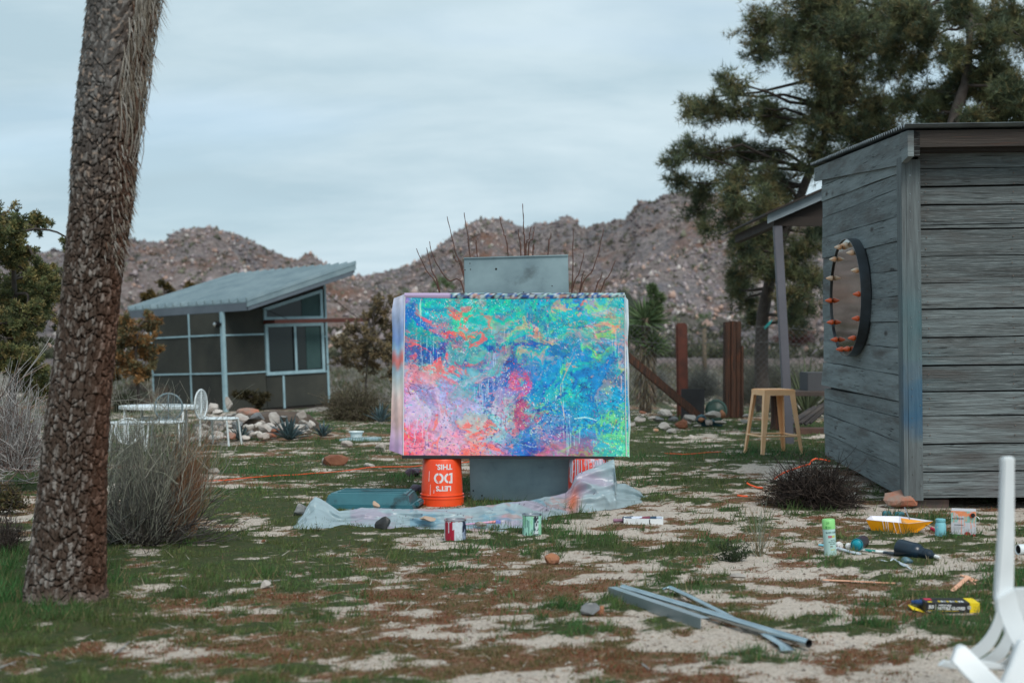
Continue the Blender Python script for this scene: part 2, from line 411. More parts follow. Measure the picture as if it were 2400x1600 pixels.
grn = _m(_r(_n(25, 5, .8), .4, .6), (.028, .052, .016, 1), (.070, .070, .030, 1))
at_ = Nn.new('ShaderNodeAttribute'); at_.attribute_name = 'col'; sp = Nn.new('ShaderNodeSeparateColor'); Lk.new(at_.outputs['Color'], sp.inputs[0])
br = _r(_n(28, 6, .8), .3, .7, -.35, .35)
fr = _r(_add(sp.outputs[1], br), .35, .65); fg = _r(_add(sp.outputs[0], br), .3, .6)
near = _m(fg, _m(fr, sand, red), grn)
far = _m(_r(_n(.35, 6, .8), .42, .58), (.20, .175, .15, 1), (.10, .10, .07, 1))
far = _m(_r(_n(1.5, 6, .8), .5, .6), far, (.27, .25, .23, 1))
Lk.new(_m(sp.outputs[2], near, far), b.inputs['Base Color'])
bn = Nn.new('ShaderNodeBump'); bn.inputs['Strength'].default_value = .8; bn.inputs['Distance'].default_value = .012
Lk.new(_add(_n(70, 5, .8), _add(_n(9, 4, .6), 2.0, 'MULTIPLY')), bn.inputs['Height']); Lk.new(bn.outputs[0], b.inputs['Normal'])
ground = link('ground', me, m, kind='structure')

# ---- short grass and red moss, one tiny blade each
def wedge(n, y0, y1, rng, p=1.7):
    u = rng.random(n); y = (y0**(1-p)+u*(y1**(1-p)-y0**(1-p)))**(1/(1-p))
    x = (rng.random(n)*2-1)*(.385*y+.35); return x, y
def grass(name, ntry, y0, y1, kind, seed, lab, cat):
    rng = np.random.default_rng(seed)
    x, y = wedge(ntry, y0, y1, rng)
    G, R = cover(x, y)
    m_ = (G if kind == 'g' else R)
    clump = sstep(.35, .75, fbm(x*16+3, y*16, 2))
    keep = rng.random(ntry) < m_**1.3*(.25+.75*clump)
    if kind == 'g': keep &= ~((x > 1.05+.0*y) & (y < 0))
    x, y, m_, clump = x[keep], y[keep], m_[keep], clump[keep]; n = len(x)
    D = rdir(n, rng)*.6; D[:, 2] = np.abs(D[:, 2])+(.75 if kind == 'g' else .5); D[:, 0] += .12; D /= np.linalg.norm(D, axis=1, keepdims=True)
    lush = sstep(.35, .65, fbm(x*1.2+51, y*1.2+8, 3))
    if kind == 'g':
        tall = fbm(x*5+13, y*5+2, 2) > .60
        ln = (.014+.050*rng.random(n)**1.3*(.25+.75*lush))*(.6+.8*clump); wd = .0018+.0004*y; ln = ln*np.where(tall, 1.7, 1.0)
        c = np.array([.110, .160, .050])*(1-lush[:, None])+np.array([.046, .132, .038])*lush[:, None]
        dry = rng.random(n) < .14; c[dry] = (.22, .18, .09)
        yel = sstep(.5, .7, fbm(x*2.2+5, y*2.2+80, 2))[:, None]; c = c*(1-.45*yel)+np.array([.085, .085, .03])*.45*yel
    else:
        ln = .006+.014*rng.random(n); wd = .0018+.0004*y
        q = fbm(x*2.4+90, y*2.4+12, 2)[:, None]; c = np.where(q > .52, np.array([[.20, .072, .034]]), np.array([[.14, .10, .040]]))
        c[rng.random(n) < .25] = (.27, .19, .11); c[rng.random(n) < .2] = (.06, .10, .03)
    c = c*(1+.9*(rng.random((n, 1))-.5))
    P = np.stack([x, y, terr(x, y)+.006*m_-.002], 1)
    V, F = blades(P, D, ln, wd, rng)
    me = npmesh(name, V, F, np.repeat(c, 3, 0))
    return meta(link(name, me, M_leaf), lab, cat, kind='stuff')
grass('grass', 620000, 4.5, 24, 'g', 1, 'short dark green grass growing in patches over the sandy yard', 'grass')
grass('moss', 420000, 4.5, 16, 'r', 2, 'reddish brown low moss between the sand and the grass', 'moss')

# ---- dead straws and leaf litter
rng = np.random.default_rng(15); x, y = wedge(9000, 4.5, 16, rng, 1.9); G, R = cover(x, y); k = rng.random(len(x)) < .25+.6*(G+R); x, y = x[k], y[k]; n = len(x)
D = rdir(n, rng); D[:, 2] = np.abs(D[:, 2])*.25; D /= np.linalg.norm(D, axis=1, keepdims=True)
V, F = blades(np.stack([x, y, terr(x, y)+.008], 1), D, .015+.06*rng.random(n)**2, .0016+.0005*y, rng)
pal = np.array([[.36, .31, .23], [.26, .19, .12], [.42, .40, .34], [.14, .07, .04]]); c = pal[rng.integers(0, 4, n)]
meta(link('dead_straw', npmesh('dead_straw', V, F, np.repeat(c, 3, 0)), M_leaf), 'dead straws and dry scraps lying through the grass and moss', 'litter', kind='stuff')
# ---- loose grit
rng = np.random.default_rng(5)
x, y = wedge(26000, 4.5, 15, rng, 2.0); G, R = cover(x, y); k = (G < .5) & ((R < .4) | (rng.random(len(x)) < .12)); x, y = x[k], y[k]; n = len(x)
s = .0018+.0045*rng.random(n)**5*2; s = s*(1+.02*y)
O = np.array([[1, 0, 0], [0, 1, 0], [-1, 0, 0], [0, -1, 0], [0, 0, .7], [0, 0, -.7]], float)
FO = np.array([[0, 1, 4], [1, 2, 4], [2, 3, 4], [3, 0, 4]])
a = rng.random(n)*6.3; ca, sa = np.cos(a), np.sin(a)
OO = O[None]*s[:, None, None]*(.6+.8*rng.random((n, 1, 3)))
V = np.stack([OO[..., 0]*ca[:, None]-OO[..., 1]*sa[:, None]+x[:, None], OO[..., 0]*sa[:, None]+OO[..., 1]*ca[:, None]+y[:, None], OO[..., 2]+terr(x, y)[:, None]+.002], -1).reshape(-1, 3)
F = (FO[None]+6*np.arange(n)[:, None, None]).reshape(-1, 3)
pal = np.array([[.42, .37, .32], [.30, .25, .21], [.16, .13, .11], [.34, .25, .19], [.42, .38, .34]]); c = pal[rng.integers(0, 5, n)]
meta(link('gravel', npmesh('gravel', V, F, np.repeat(c, 6, 0)), M_stem), 'fine pale grit strewn over the sandy yard', 'gravel', kind='stuff')

# ================================================================ HILLS
SKY = [(-700, 640), (-300, 610), (0, 598), (110, 594), (150, 588), (220, 575), (300, 556), (340, 562), (380, 568), (400, 550), (430, 537), (460, 532), (500, 533), (540, 545), (570, 558), (600, 573), (640, 592), (690, 613), (705, 613), (716, 605), (735, 605), (765, 622), (800, 645), (850, 652), (900, 642), (960, 626), (1000, 600), (1040, 570), (1080, 540), (1100, 527), (1130, 517), (1160, 513), (1190, 517), (1215, 530), (1235, 538), (1245, 531), (1258, 526), (1275, 531), (1300, 525), (1315, 514), (1335, 512), (1350, 521), (1368, 539), (1385, 531), (1405, 523), (1425, 523), (1450, 516), (1462, 516), (1490, 486), (1505, 474), (1530, 472), (1545, 462), (1580, 455), (1640, 452), (1700, 462), (1760, 480), (1850, 490), (2000, 505), (2200, 530), (2500, 560), (3200, 600)]
sx_ = np.array([p[0] for p in SKY], float); sy_ = np.array([p[1] for p in SKY], float)
pxs = np.arange(-700, 3200, 7.0); nr = 230
tt = np.linspace(0, 1.25, nr)
PX, TT = np.meshgrid(pxs, tt)
ridge = np.interp(PX, sx_, sy_)
D0 = 78.0; D1 = 215+40*np.sin(PX/420.)+60*sstep(850, 1400, PX)
DD = D0+(D1-D0)*TT
e0 = (793-842)/FPX; e1 = (793-ridge)/FPX
# foot of the slope is a gentle apron, then a steep face
prof = np.where(TT < .45, .18*(TT/.45)**1.5, .18+.82*((np.clip(TT, 0, 1)-.45)/.55)**.85)
el = e0+(e1-e0)*prof
HX = (PX-1200)/FPX*DD; HY = DD; HZ = CAMH+el*DD
HZ = np.where(TT > 1, HZ-(TT-1)*DD*.45, HZ)
bulge = sstep(0.03, .3, TT)*(1-sstep(.86, 1.0, TT)*.9)
HZ = HZ+bulge*(11.0*(fbm(HX*.03+3, HY*.045, 4)-.5)-9.0*np.abs(fbm(HX*.045+30, HY*.022+5, 3, .5)-.5)*2+1.8)
HZ = HZ+sstep(.0, .2, TT)*(1.5*(fbm(HX*.35, HY*.35+5, 4, .7)-.5)*(1-.3*sstep(.9, 1, TT))+.8*np.maximum(0, fbm(HX*.7+9, HY*.7, 2)-.55)*2)
HZ[0] -= 3
idx = np.arange(HX.size).reshape(HX.shape)
F = np.stack([idx[:-1, :-1], idx[:-1, 1:], idx[1:, 1:], idx[1:, :-1]], -1).reshape(-1, 4)
band = np.exp(-((TT-.42-.03*np.sin(PX/90.))/.05)**2)*sstep(1380, 1480, PX)*(1-sstep(1700, 1800, PX))
rug = fbm(HX*.06, HY*.06, 4, .6)
cc = np.stack([band, sstep(.4, .65, rug), TT*0], -1).reshape(-1, 3)
me = npmesh('hills', np.stack([HX, HY, HZ], -1).reshape(-1, 3), F, cc, smooth=False)
m = bpy.data.materials.new('rocky_slope'); m.use_nodes = True; t = m.node_tree; Nn = t.nodes; Lk = t.links
b = Nn['Principled BSDF']; b.inputs['Roughness'].default_value = .95; b.inputs['Specular IOR Level'].default_value = .1
ta = Nn.new('ShaderNodeTexCoord')
at_ = Nn.new('ShaderNodeAttribute'); at_.attribute_name = 'col'; sp = Nn.new('ShaderNodeSeparateColor'); Lk.new(at_.outputs['Color'], sp.inputs[0])
c_ = _m(sp.outputs[1], (.22, .18, .175, 1), (.185, .175, .19, 1))
c_ = _m(_r(_n(.55, 6, .75), .45, .6), c_, (.31, .265, .255, 1))
c_ = _m(_r(_n(.09, 5, .7), .52, .66), c_, (.22, .13, .10, 1))
c_ = _m(_r(_n(1.3, 5, .8), .53, .62), c_, (.10, .10, .085, 1))
c_ = _m(sp.outputs[0], c_, (.055, .07, .05, 1))
Lk.new(c_, b.inputs['Base Color'])
bn = Nn.new('ShaderNodeBump'); bn.inputs['Strength'].default_value = 1; bn.inputs['Distance'].default_value = .6
Lk.new(_n(1.1, 6, .8), bn.inputs['Height']); Lk.new(bn.outputs[0], b.inputs['Normal'])
M_hill = m
link('hills', me, M_hill, kind='structure')
# boulders over the slopes
def hill_z(px, T):
    j = np.clip((px+700)/7.0, 0, len(pxs)-1.01); i = np.clip(T/1.25*(nr-1), 0, nr-1.01)
    i0 = i.astype(int); j0 = j.astype(int)
    return HX[i0, j0], HY[i0, j0], HZ[i0, j0]
rng = np.random.default_rng(12)
n = 88000
bx, by, bz = hill_z(-100+2300*rng.random(n)**.95, .05+.97*rng.random(n)**.8)
bx = bx+rng.normal(size=n)*.3; s = .06+.40*rng.random(n)**6+.4*(rng.random(n) < .008)
proto = []
IV = np.array([[1, 0, 0], [0, 1, 0], [-1, 0, 0], [0, -1, 0], [.15, .1, 1], [0, 0, -1], [.6, .6, .55], [-.5, -.6, .6]], float); IF = np.array([[0, 1, 6], [1, 4, 6], [4, 0, 6], [1, 2, 4], [2, 3, 7], [3, 4, 7], [4, 2, 7], [3, 0, 4], [1, 0, 5], [2, 1, 5], [3, 2, 5], [0, 3, 5]])
V = (IV[None]*(.6+.8*rng.random((n, 8, 1)))*s[:, None, None]*(.65+.65*rng.random((n, 1, 3)))) @ np.array([[.8, .6, 0], [-.6, .8, .2], [0, -.2, 1]])+np.stack([bx, by, bz+s*.15], -1)[:, None, :]
F = (IF[None]+8*np.arange(n)[:, None, None]).reshape(-1, 3)
pal = np.array([[.23, .195, .20], [.30, .235, .215], [.16, .14, .15], [.28, .19, .155], [.36, .33, .31], [.11, .11, .08], [.22, .19, .185]])
hf = fbm(bx*.05+4, by*.05, 3)[:, None]; c = pal[rng.choice(7, n, p=[.25, .13, .2, .08, .08, .16, .1])]*(.72+.75*sstep(.3, .7, hf))*(.85+.3*rng.random((n, 1)))
meta(link('boulders', npmesh('boulders', V.reshape(-1, 3), F, np.repeat(c, 8, 0)), M_stem), 'grey and pink boulders scattered over the rocky hillsides', 'boulders', kind='stuff')
# scrub on the slopes
rng = np.random.default_rng(91); n = 2600; qx, qy, qz = hill_z(-100+2300*rng.random(n), .04+.9*rng.random(n)**1.6); qs = .25+.5*rng.random(n); per = 26
P = np.repeat(np.stack([qx, qy, qz], 1), per, 0); d = rdir(n*per, rng); d[:, 2] = np.abs(d[:, 2]); P2 = P+d*np.repeat(qs, per)[:, None]*rng.random((n*per, 1))**.5
cB = np.array([[.07, .08, .045], [.11, .11, .07], [.05, .055, .035]])[np.repeat(rng.integers(0, 3, n), per)]*(.7+.6*rng.random((n*per, 1)))
V, F = blades(P2, d, .25+.2*rng.random(n*per), .14, rng)
meta(link('scrub', npmesh('scrub', V, F, np.repeat(cB, 3, 0)), M_leaf), 'dark scrub dotted over the lower rocky slopes', 'scrub', kind='stuff')
# low brush on the plain and on the lower slopes
n = 2600; rng = np.random.default_rng(31)
PXB = 100+2100*rng.random(n); DB = 34*(90/34)**rng.random(n)
SX = (PXB-1200)/FPX*DB; SZ = terr(SX, DB)
up = DB > 78; SX[up] = SX[up]
per = 46
P = np.repeat(np.stack([SX, DB, SZ], 1), per, 0); r_ = np.repeat(.16+.38*rng.random(n), per)
d = rdir(n*per, rng); d[:, 2] = np.abs(d[:, 2]); 
P2 = P+d*r_[:, None]*rng.random((n*per, 1))**.4*np.array([1, 1, .8])
cB = np.array([[.13, .13, .085], [.19, .18, .15], [.24, .23, .21], [.15, .12, .085], [.08, .095, .05]])[np.repeat(rng.integers(0, 5, n), per)]*(.7+.6*rng.random((n*per, 1)))
V, F = blades(P2, d, .10+.10*rng.random(n*per), .02+.00045*np.repeat(DB, per), rng)
meta(link('brush', npmesh('brush', V, F, np.repeat(cB, 3, 0)), M_leaf), 'low grey and olive desert brush covering the plain beyond the fence', 'brush', kind='stuff')

# ================================================================ GREY CABIN (left)
T_ = {}
M_panel = mat('fibre_cement_panel', (.038, .041, .038), (.058, .060, .052), 1.2, .9, spec=.12, bump=.1, bscale=40, rand=.12)
M_trim = mat('pale_trim', lin(150, 180, 190), lin(130, 160, 170), 4, .5, spec=.4)
M_roofm = mat('roof_sheet', lin(140, 158, 164), lin(118, 138, 146), 1.5, .42, metal=.3)
M_fascia = mat('fascia', lin(96, 106, 116), lin(84, 94, 104), 2, .6)
M_dark = mat('dark_timber', (.022, .016, .013), (.03, .02, .016), 4, .8)
M_glass = mat('window_glass', (.012, .018, .018), None, rough=.06, spec=.35)
M_redbeam = mat('red_beam', (.10, .022, .014), (.06, .018, .012), 3, .6)
M_conc = mat('concrete', (.30, .27, .24), (.22, .2, .18), 3, .9, bump=.2)
M_blk = mat('black_metal', (.012, .012, .013), None, rough=.35, metal=.6)
M_steel = mat('bright_steel', (.5, .52, .53), None, rough=.2, metal=1)
M_curtain = mat('teal_curtain', (.02, .055, .055), (.03, .07, .07), 3, .8)

cab = thing('cabin', 'small grey cabin with a slanting ribbed metal roof, pale trim strips and red-brown sunshade beam', 'cabin', (-6.14, 31.0, -.47), (0, 0, 0))
Rl = Matrix.Rotation(-math.radians(2.2), 4, 'Y')
CABM = Matrix.Translation((-6.14-.095, 31.0, -.47)) @ Rl @ Matrix.Rotation(math.radians(48.7), 4, 'Z')
cab.matrix_world = CABM; cab.location, cab.rotation_euler = CABM.to_translation(), CABM.to_euler()
CI = CABM.inverted()
def lplane(MI, ax, val, px, py):
    """pixel -> local point on the local plane coordinate[ax]=val"""
    o = MI @ Vector((0, 0, CAMH)); d = MI.to_3x3() @ ray(px, py); t = (val-o[ax])/d[ax]; return o+d*t
def cw(px, py, off=0): p = lplane(CI, 1, off, px, py); return p          # right wall y=0
def cl(px, py, off=0): p = lplane(CI, 0, off, px, py); return p          # left wall x=0
Lw = cl(358, 850).y; Rw = cw(766, 800).x
z1 = [cl(450, 788).z, cl(450, 876).z]
ztop = 2.35
def roofz(x): return 2.22+.262*x
# wall core (interior dark box) as wall
c = MB(); c.prism([(.02, .02, 0), (Rw-.02, .02, 0), (Rw-.02, .02, roofz(Rw)-.02), (.02, .02, roofz(0)-.02)], (0, Lw-.04, 0)); c.build('wall', M_dark, cab)
# panels, left wall (x=0)
mid = cl(448, 850).y
for ya, yb in ((0.0, mid), (mid, Lw)):
    for za, zb in ((0.02, z1[1]), (z1[1], z1[0]), (z1[0], 2.2)):
        q = MB(); q.box(-.012, .02, ya+.01, yb-.01, za+.01, zb-.01); q.build('panel', M_panel, cab)
# right wall panels (y=0) round the window
wl, wr = cw(620, 800).x, cw(757, 800).x
wz0, wz1 = cw(690, 876).z, cw(690, 757).z
uz0 = cw(690, 749).z
vx = cw(664, 915).x
zl = [cw(580, 784).z, cw(580, 873).z]
def pan(x0, x1, za, zb, zb2=None):
    q = MB(); q.prism([(x0+.01, -.012, za+.01), (x1-.01, -.012, za+.01), (x1-.01, -.012, (zb2 or zb)-.01), (x0+.01, -.012, zb-.01)], (0, .03, 0)); q.build('panel', M_panel, cab)
pan(0, wl, .02, zl[1]); pan(0, wl, zl[1], zl[0]); pan(0, wl, zl[0], roofz(0)-.03, roofz(wl)-.25)
pan(wl, vx, .02, wz0); pan(vx, Rw, .02, wz0)
pan(wr, Rw, wz0, (wz0+wz1)/2+.25); pan(wr, Rw, (wz0+wz1)/2+.25, wz1+.1); pan(wr, Rw, wz1+.1, roofz(Rw)-.3)
def trim(a, bb, w_, d_=.02, m_=M_trim, name='trim_strip'):
    """strip between two local points on a wall, w_ wide"""
    a, bb = Vector(a), Vector(bb); q = MB()
    if abs(a.x) < .04 and abs(bb.x) < .04: nrm = Vector((-1, 0, 0))
    else: nrm = Vector((0, -1, 0))
    s = (bb-a).normalized().cross(nrm)*w_/2
    q.prism([a-s, bb-s, bb+s, a+s], nrm*d_); return q.build(name, m_, cab)
O_ = -.013
for y_ in (mid, Lw-.02): trim((O_, y_, 0), (O_, y_, 2.2), .038)
for z_ in z1: trim((O_-.001, .03, z_), (O_-.001, Lw, z_), .034)
for z_ in zl: trim((.03, O_, z_), (wl, O_, z_), .034)
trim((vx, O_, 0), (vx, O_, wz0-.02), .05); trim((Rw-.02, O_, 0), (Rw-.02, O_, roofz(Rw)-.2), .05)
for z_ in ((wz0+wz1)/2+.25, wz1+.1, wz0+.02): trim((wr+.03, O_-.002, z_), (Rw-.04, O_-.002, z_), .035)
q = MB(); q.box(-.045, .035, -.045, .035, 0, roofz(0)-.02); q.build('corner_post', M_trim, cab)
# big sliding window
def frame_poly(name, pts, wd, y0, y1, m_):
    P = [Vector(p) for p in pts]; cen = sum(P, Vector())/len(P); n = len(P); q = MB()
    I = []
    for i in range(n):
        e1 = (P[i]-P[i-1]).normalized(); e2 = (P[(i+1) % n]-P[i]).normalized()
        n1_ = Vector((0, -1, 0)).cross(e1); n2_ = Vector((0, -1, 0)).cross(e2)
        if n1_.dot(cen-P[i]) < 0: n1_ = -n1_
        if n2_.dot(cen-P[i]) < 0: n2_ = -n2_
        bis = (n1_+n2_); bis = bis/(bis.dot(n1_)); I.append(P[i]+bis*wd)
    for i in range(n):
        j = (i+1) % n
        A = [P[i], P[j], I[j], I[i]]
        q.prism([Vector((p.x, y0, p.z)) for p in A], (0, y1-y0, 0))
    return q.build(name, m_, cab), I
fo, I = frame_poly('window', [(wl, 0, wz0), (wr, 0, wz0), (wr, 0, wz1), (wl, 0, wz1)], .075, -.05, .03, M_trim)
mx_ = cw(691, 820).x
q = MB(); q.box(mx_-.03, mx_+.03, -.044, .03, wz0+.07, wz1-.07); q.build('mullion', M_trim, fo)
for xa, xb in ((wl+.07, mx_-.03), (mx_+.03, wr-.07)):
    q = MB(); q.box(xa, xb, -.012, -.006, wz0+.07, wz1-.07); q.build('pane', M_glass, fo)
    q = MB(); q.box(xa, xa+.03, -.030, -.013, wz0+.07, wz1-.07); q.box(xb-.03, xb, -.030, -.013, wz0+.07, wz1-.07); q.box(xa+.03, xb-.03, -.030, -.013, wz0+.07, wz0+.10); q.build('sash', M_blk, fo)
q = MB(); q.box(mx_+.33, wr-.10, -.021, -.0135, wz0+.1, wz1-.1); q.build('curtain', M_curtain, fo)
# upper slanting window
ul, ur = wl-.02, wr; 
ut0 = cw(619, 722).z; ut1 = cw(750, 678).z
fo2, I2 = frame_poly('window', [(ul, 0, uz0), (ur, 0, uz0), (ur, 0, ut1), (ul, 0, ut0)], .07, -.05, .03, M_trim)
q = MB(); q.prism([Vector((p.x, -.012, p.z)) for p in I2], (0, .006, 0)); q.build('pane', M_glass, fo2)
q = MB(); xs_ = ur-.62
zt = lambda x: ut0+(ut1-ut0)*(x-ul)/(ur-ul)-.08
q.prism([Vector((xs_, -.02, uz0+.08)), Vector((ur-.09, -.02, uz0+.08)), Vector((ur-.09, -.02, zt(ur-.09))), Vector((xs_, -.02, zt(xs_)))], (0, .006, 0)); q.build('curtain', M_curtain, fo2)
# roof: sloping up along x
def rp(px, py):  # pixel -> local on roof plane z = roofz(x)+.0
    o = CI @ Vector((0, 0, CAMH)); d = CI.to_3x3() @ ray(px, py)
    t = (2.40+.262*o.x-o.z)/(d.z-.262*d.x); return o+d*t
pa, pb, pc, pd = rp(305, 721), rp(545, 713), rp(831, 624), rp(586, 638)
x0 = (pa.x+pb.x)/2; x1 = (pc.x+pd.x)/2; y0 = (pb.y+pc.y)/2; y1 = (pa.y+pd.y)/2
rz = lambda x: 2.40+.262*x
q = MB(); q.prism([(x0, y0, rz(x0)), (x1, y0, rz(x1)), (x1, y1, rz(x1)), (x0, y1, rz(x0))], (0, 0, -.03)); roof = q.build('roof', M_roofm, cab)
nrib = 15
for i in range(nrib+1):
    yy = y0+.02+(y1-y0-.04)*i/nrib; q = MB()
    q.prism([(x0-.01, yy-.034, rz(x0)+.001), (x0-.01, yy+.034, rz(x0)+.001), (x0-.01, yy+.022, rz(x0)+.075), (x0-.01, yy-.022, rz(x0)+.075)], (x1-x0+.01, 0, .262*(x1-x0+.01)))
    q.build('roof_rib', M_roofm, roof)
q = MB()
q.prism([(x0+.002, y0+.002, rz(x0)-.031), (x1-.002, y0+.002, rz(x1)-.031), (x1-.002, y0+.002, rz(x1)-.125), (x0+.002, y0+.002, rz(x0)-.125)], (0, .03, 0)); q.build('fascia', M_roofm, cab)
q = MB(); q.prism([(x0+.03, y0+.016, rz(x0)-.127), (x1-.08, y0+.016, rz(x1)-.147), (x1-.08, y0+.016, rz(x1)-.25), (x0+.03, y0+.016, rz(x0)-.2)], (0, .03, 0)); q.build('fascia', M_fascia, cab)
q = MB(); q.prism([(x0+.004, y0+.05, rz(x0)-.032), (x0+.004, y1, rz(x0)-.032), (x0+.004, y1, rz(x0)-.2), (x0+.004, y0+.05, rz(x0)-.2)], (.03, 0, 0)); q.build('fascia', M_fascia, cab)
q = MB(); q.prism([(x1-.034, y0+.05, rz(x1)-.032), (x1-.034, y1, rz(x1)-.032), (x1-.034, y1, rz(x1)-.2), (x1-.034, y0+.05, rz(x1)-.2)], (.03, 0, 0)); q.build('fascia', M_fascia, cab)
q = MB(); q.prism([(x0+.05, y0+.06, rz(x0)-.04), (x1-.05, y0+.06, rz(x1)-.04), (x1-.05, y0+.06, rz(x1)-.10), (x0+.05, y0+.06, rz(x0)-.10)], (0, y1-y0-.1, 0)); q.build('soffit', M_dark, cab)
# sunshade beam, cables, lamp, base
sb0 = cw(617, 757); sb1 = cw(757, 747)
q = MB(); bz = (sb0.z+sb1.z)/2-.02
q.box(sb0.x-.03, sb1.x+1.05, -.44, -.36, bz-.04, bz+.05); q.box(sb0.x-.03, sb0.x+.03, -.36, -.05, bz-.04, bz+.05); q.box(sb1.x+.3, sb1.x+.36, -.36, -.05, bz-.04, bz+.05)
sh = q.build('sunshade_beam', M_redbeam, cab)
q = MB(); q.tube([(ur+.15, -.03, ut1-.1), (ur+.75, -.38, bz+.06)], .009, 5); q.build('stay_cable', M_blk, cab); q = MB(); q.tube([(ul+.03, -.06, ut0-.03), (ul+.38, -.38, bz+.06)], .007, 5); q.build('stay_cable', M_blk, cab)
lp = cl(520, 760)
q = MB(); q.lathe([(.03, 0), (.06, .02), (.07, .09), (.055, .14)], 12, Matrix.Translation((-.06, lp.y, lp.z)) @ Matrix.Rotation(-PI/2, 4, 'Y')); q.box(-.08, -.013, lp.y-.04, lp.y+.16, lp.z-.02, lp.z+.03)
lm = q.build('wall_lamp', M_blk, cab, smooth='auto')
q = MB(); q.lathe([(.0, .145), (.05, .14)], 12, Matrix.Translation((-.06, lp.y, lp.z)) @ Matrix.Rotation(-PI/2, 4, 'Y'), caps=False); q.build('bulb', M_steel, lm)
q = MB(); q.box(-.01, Rw+.1, -.14, 0, -.12, .0); q.build('plinth', M_dark, cab)
pth = MB(); pth.prism([at(660, 962, 30.2)+Vector((0, 0, 0)), at(745, 950, 32.8), at(790, 949, 33.4), at(765, 965, 31.0)], (0, 0, -.05))
zz = min(p[2] for p in pth.v); pth.v = [(p[0], p[1], -.43 if i < 4 else -.5) for i, p in enumerate(pth.v)]
o = pth.build('path', M_conc); o['kind'] = 'structure'

# ================================================================ WEATHERED SHED (right)
M_wood = mat('weathered_boards', (.165, .198, .205), (.075, .082, .082), 2.6, .85, bump=1.0, bscale=9, detail=9, stretch=(.55, 1, 11), rand=.30,
             c3=(.035, .033, .032), s3=5, f3=(.58, .72), paint=True, bdist=.012, ramp=(.38, .66))
M_woods = mat('weathered_boards_side', (.195, .230, .238), (.115, .136, .142), 2.0, .85, bump=.6, bscale=8, detail=9, stretch=(1, .6, 8), rand=.22,
             c3=(.055, .052, .05), s3=4, f3=(.62, .75), paint=True, bdist=.01)
M_postw = mat('corner_boards', (.145, .172, .178), (.08, .09, .093), 4, .85, bump=.7, bscale=9, detail=8, stretch=(9, 9, .7), paint=True, bdist=.01)
M_browb = mat('brown_fascia', (.055, .042, .035), (.03, .025, .022), 3, .85, bump=.8, bscale=7, stretch=(.5, 1, 14), c3=(.11, .045, .025), s3=3, f3=(.6, .75), bdist=.01)
M_corr = mat('corrugated_sheet', (.16, .19, .20), (.09, .10, .11), 3, .45, metal=.5)
M_void = mat('shed_inside', (.006, .006, .006))
SHM = Matrix.Translation((2.69, 9.65, 0)) @ Matrix.Rotation(math.radians(-.6), 4, 'Y') @ Matrix.Rotation(math.radians(-1.5), 4, 'Z')
shed = thing('shed', 'weathered grey wooden shed with wide horizontal boards, brown fascia and a blue-stained corner', 'shed')
shed.location, shed.rotation_euler = SHM.to_translation(), SHM.to_euler(); SI = SHM.inverted()
def sf(px, py, off=0): return lplane(SI, 1, off, px, py)
def sl(px, py, off=0): return lplane(SI, 0, off, px, py)
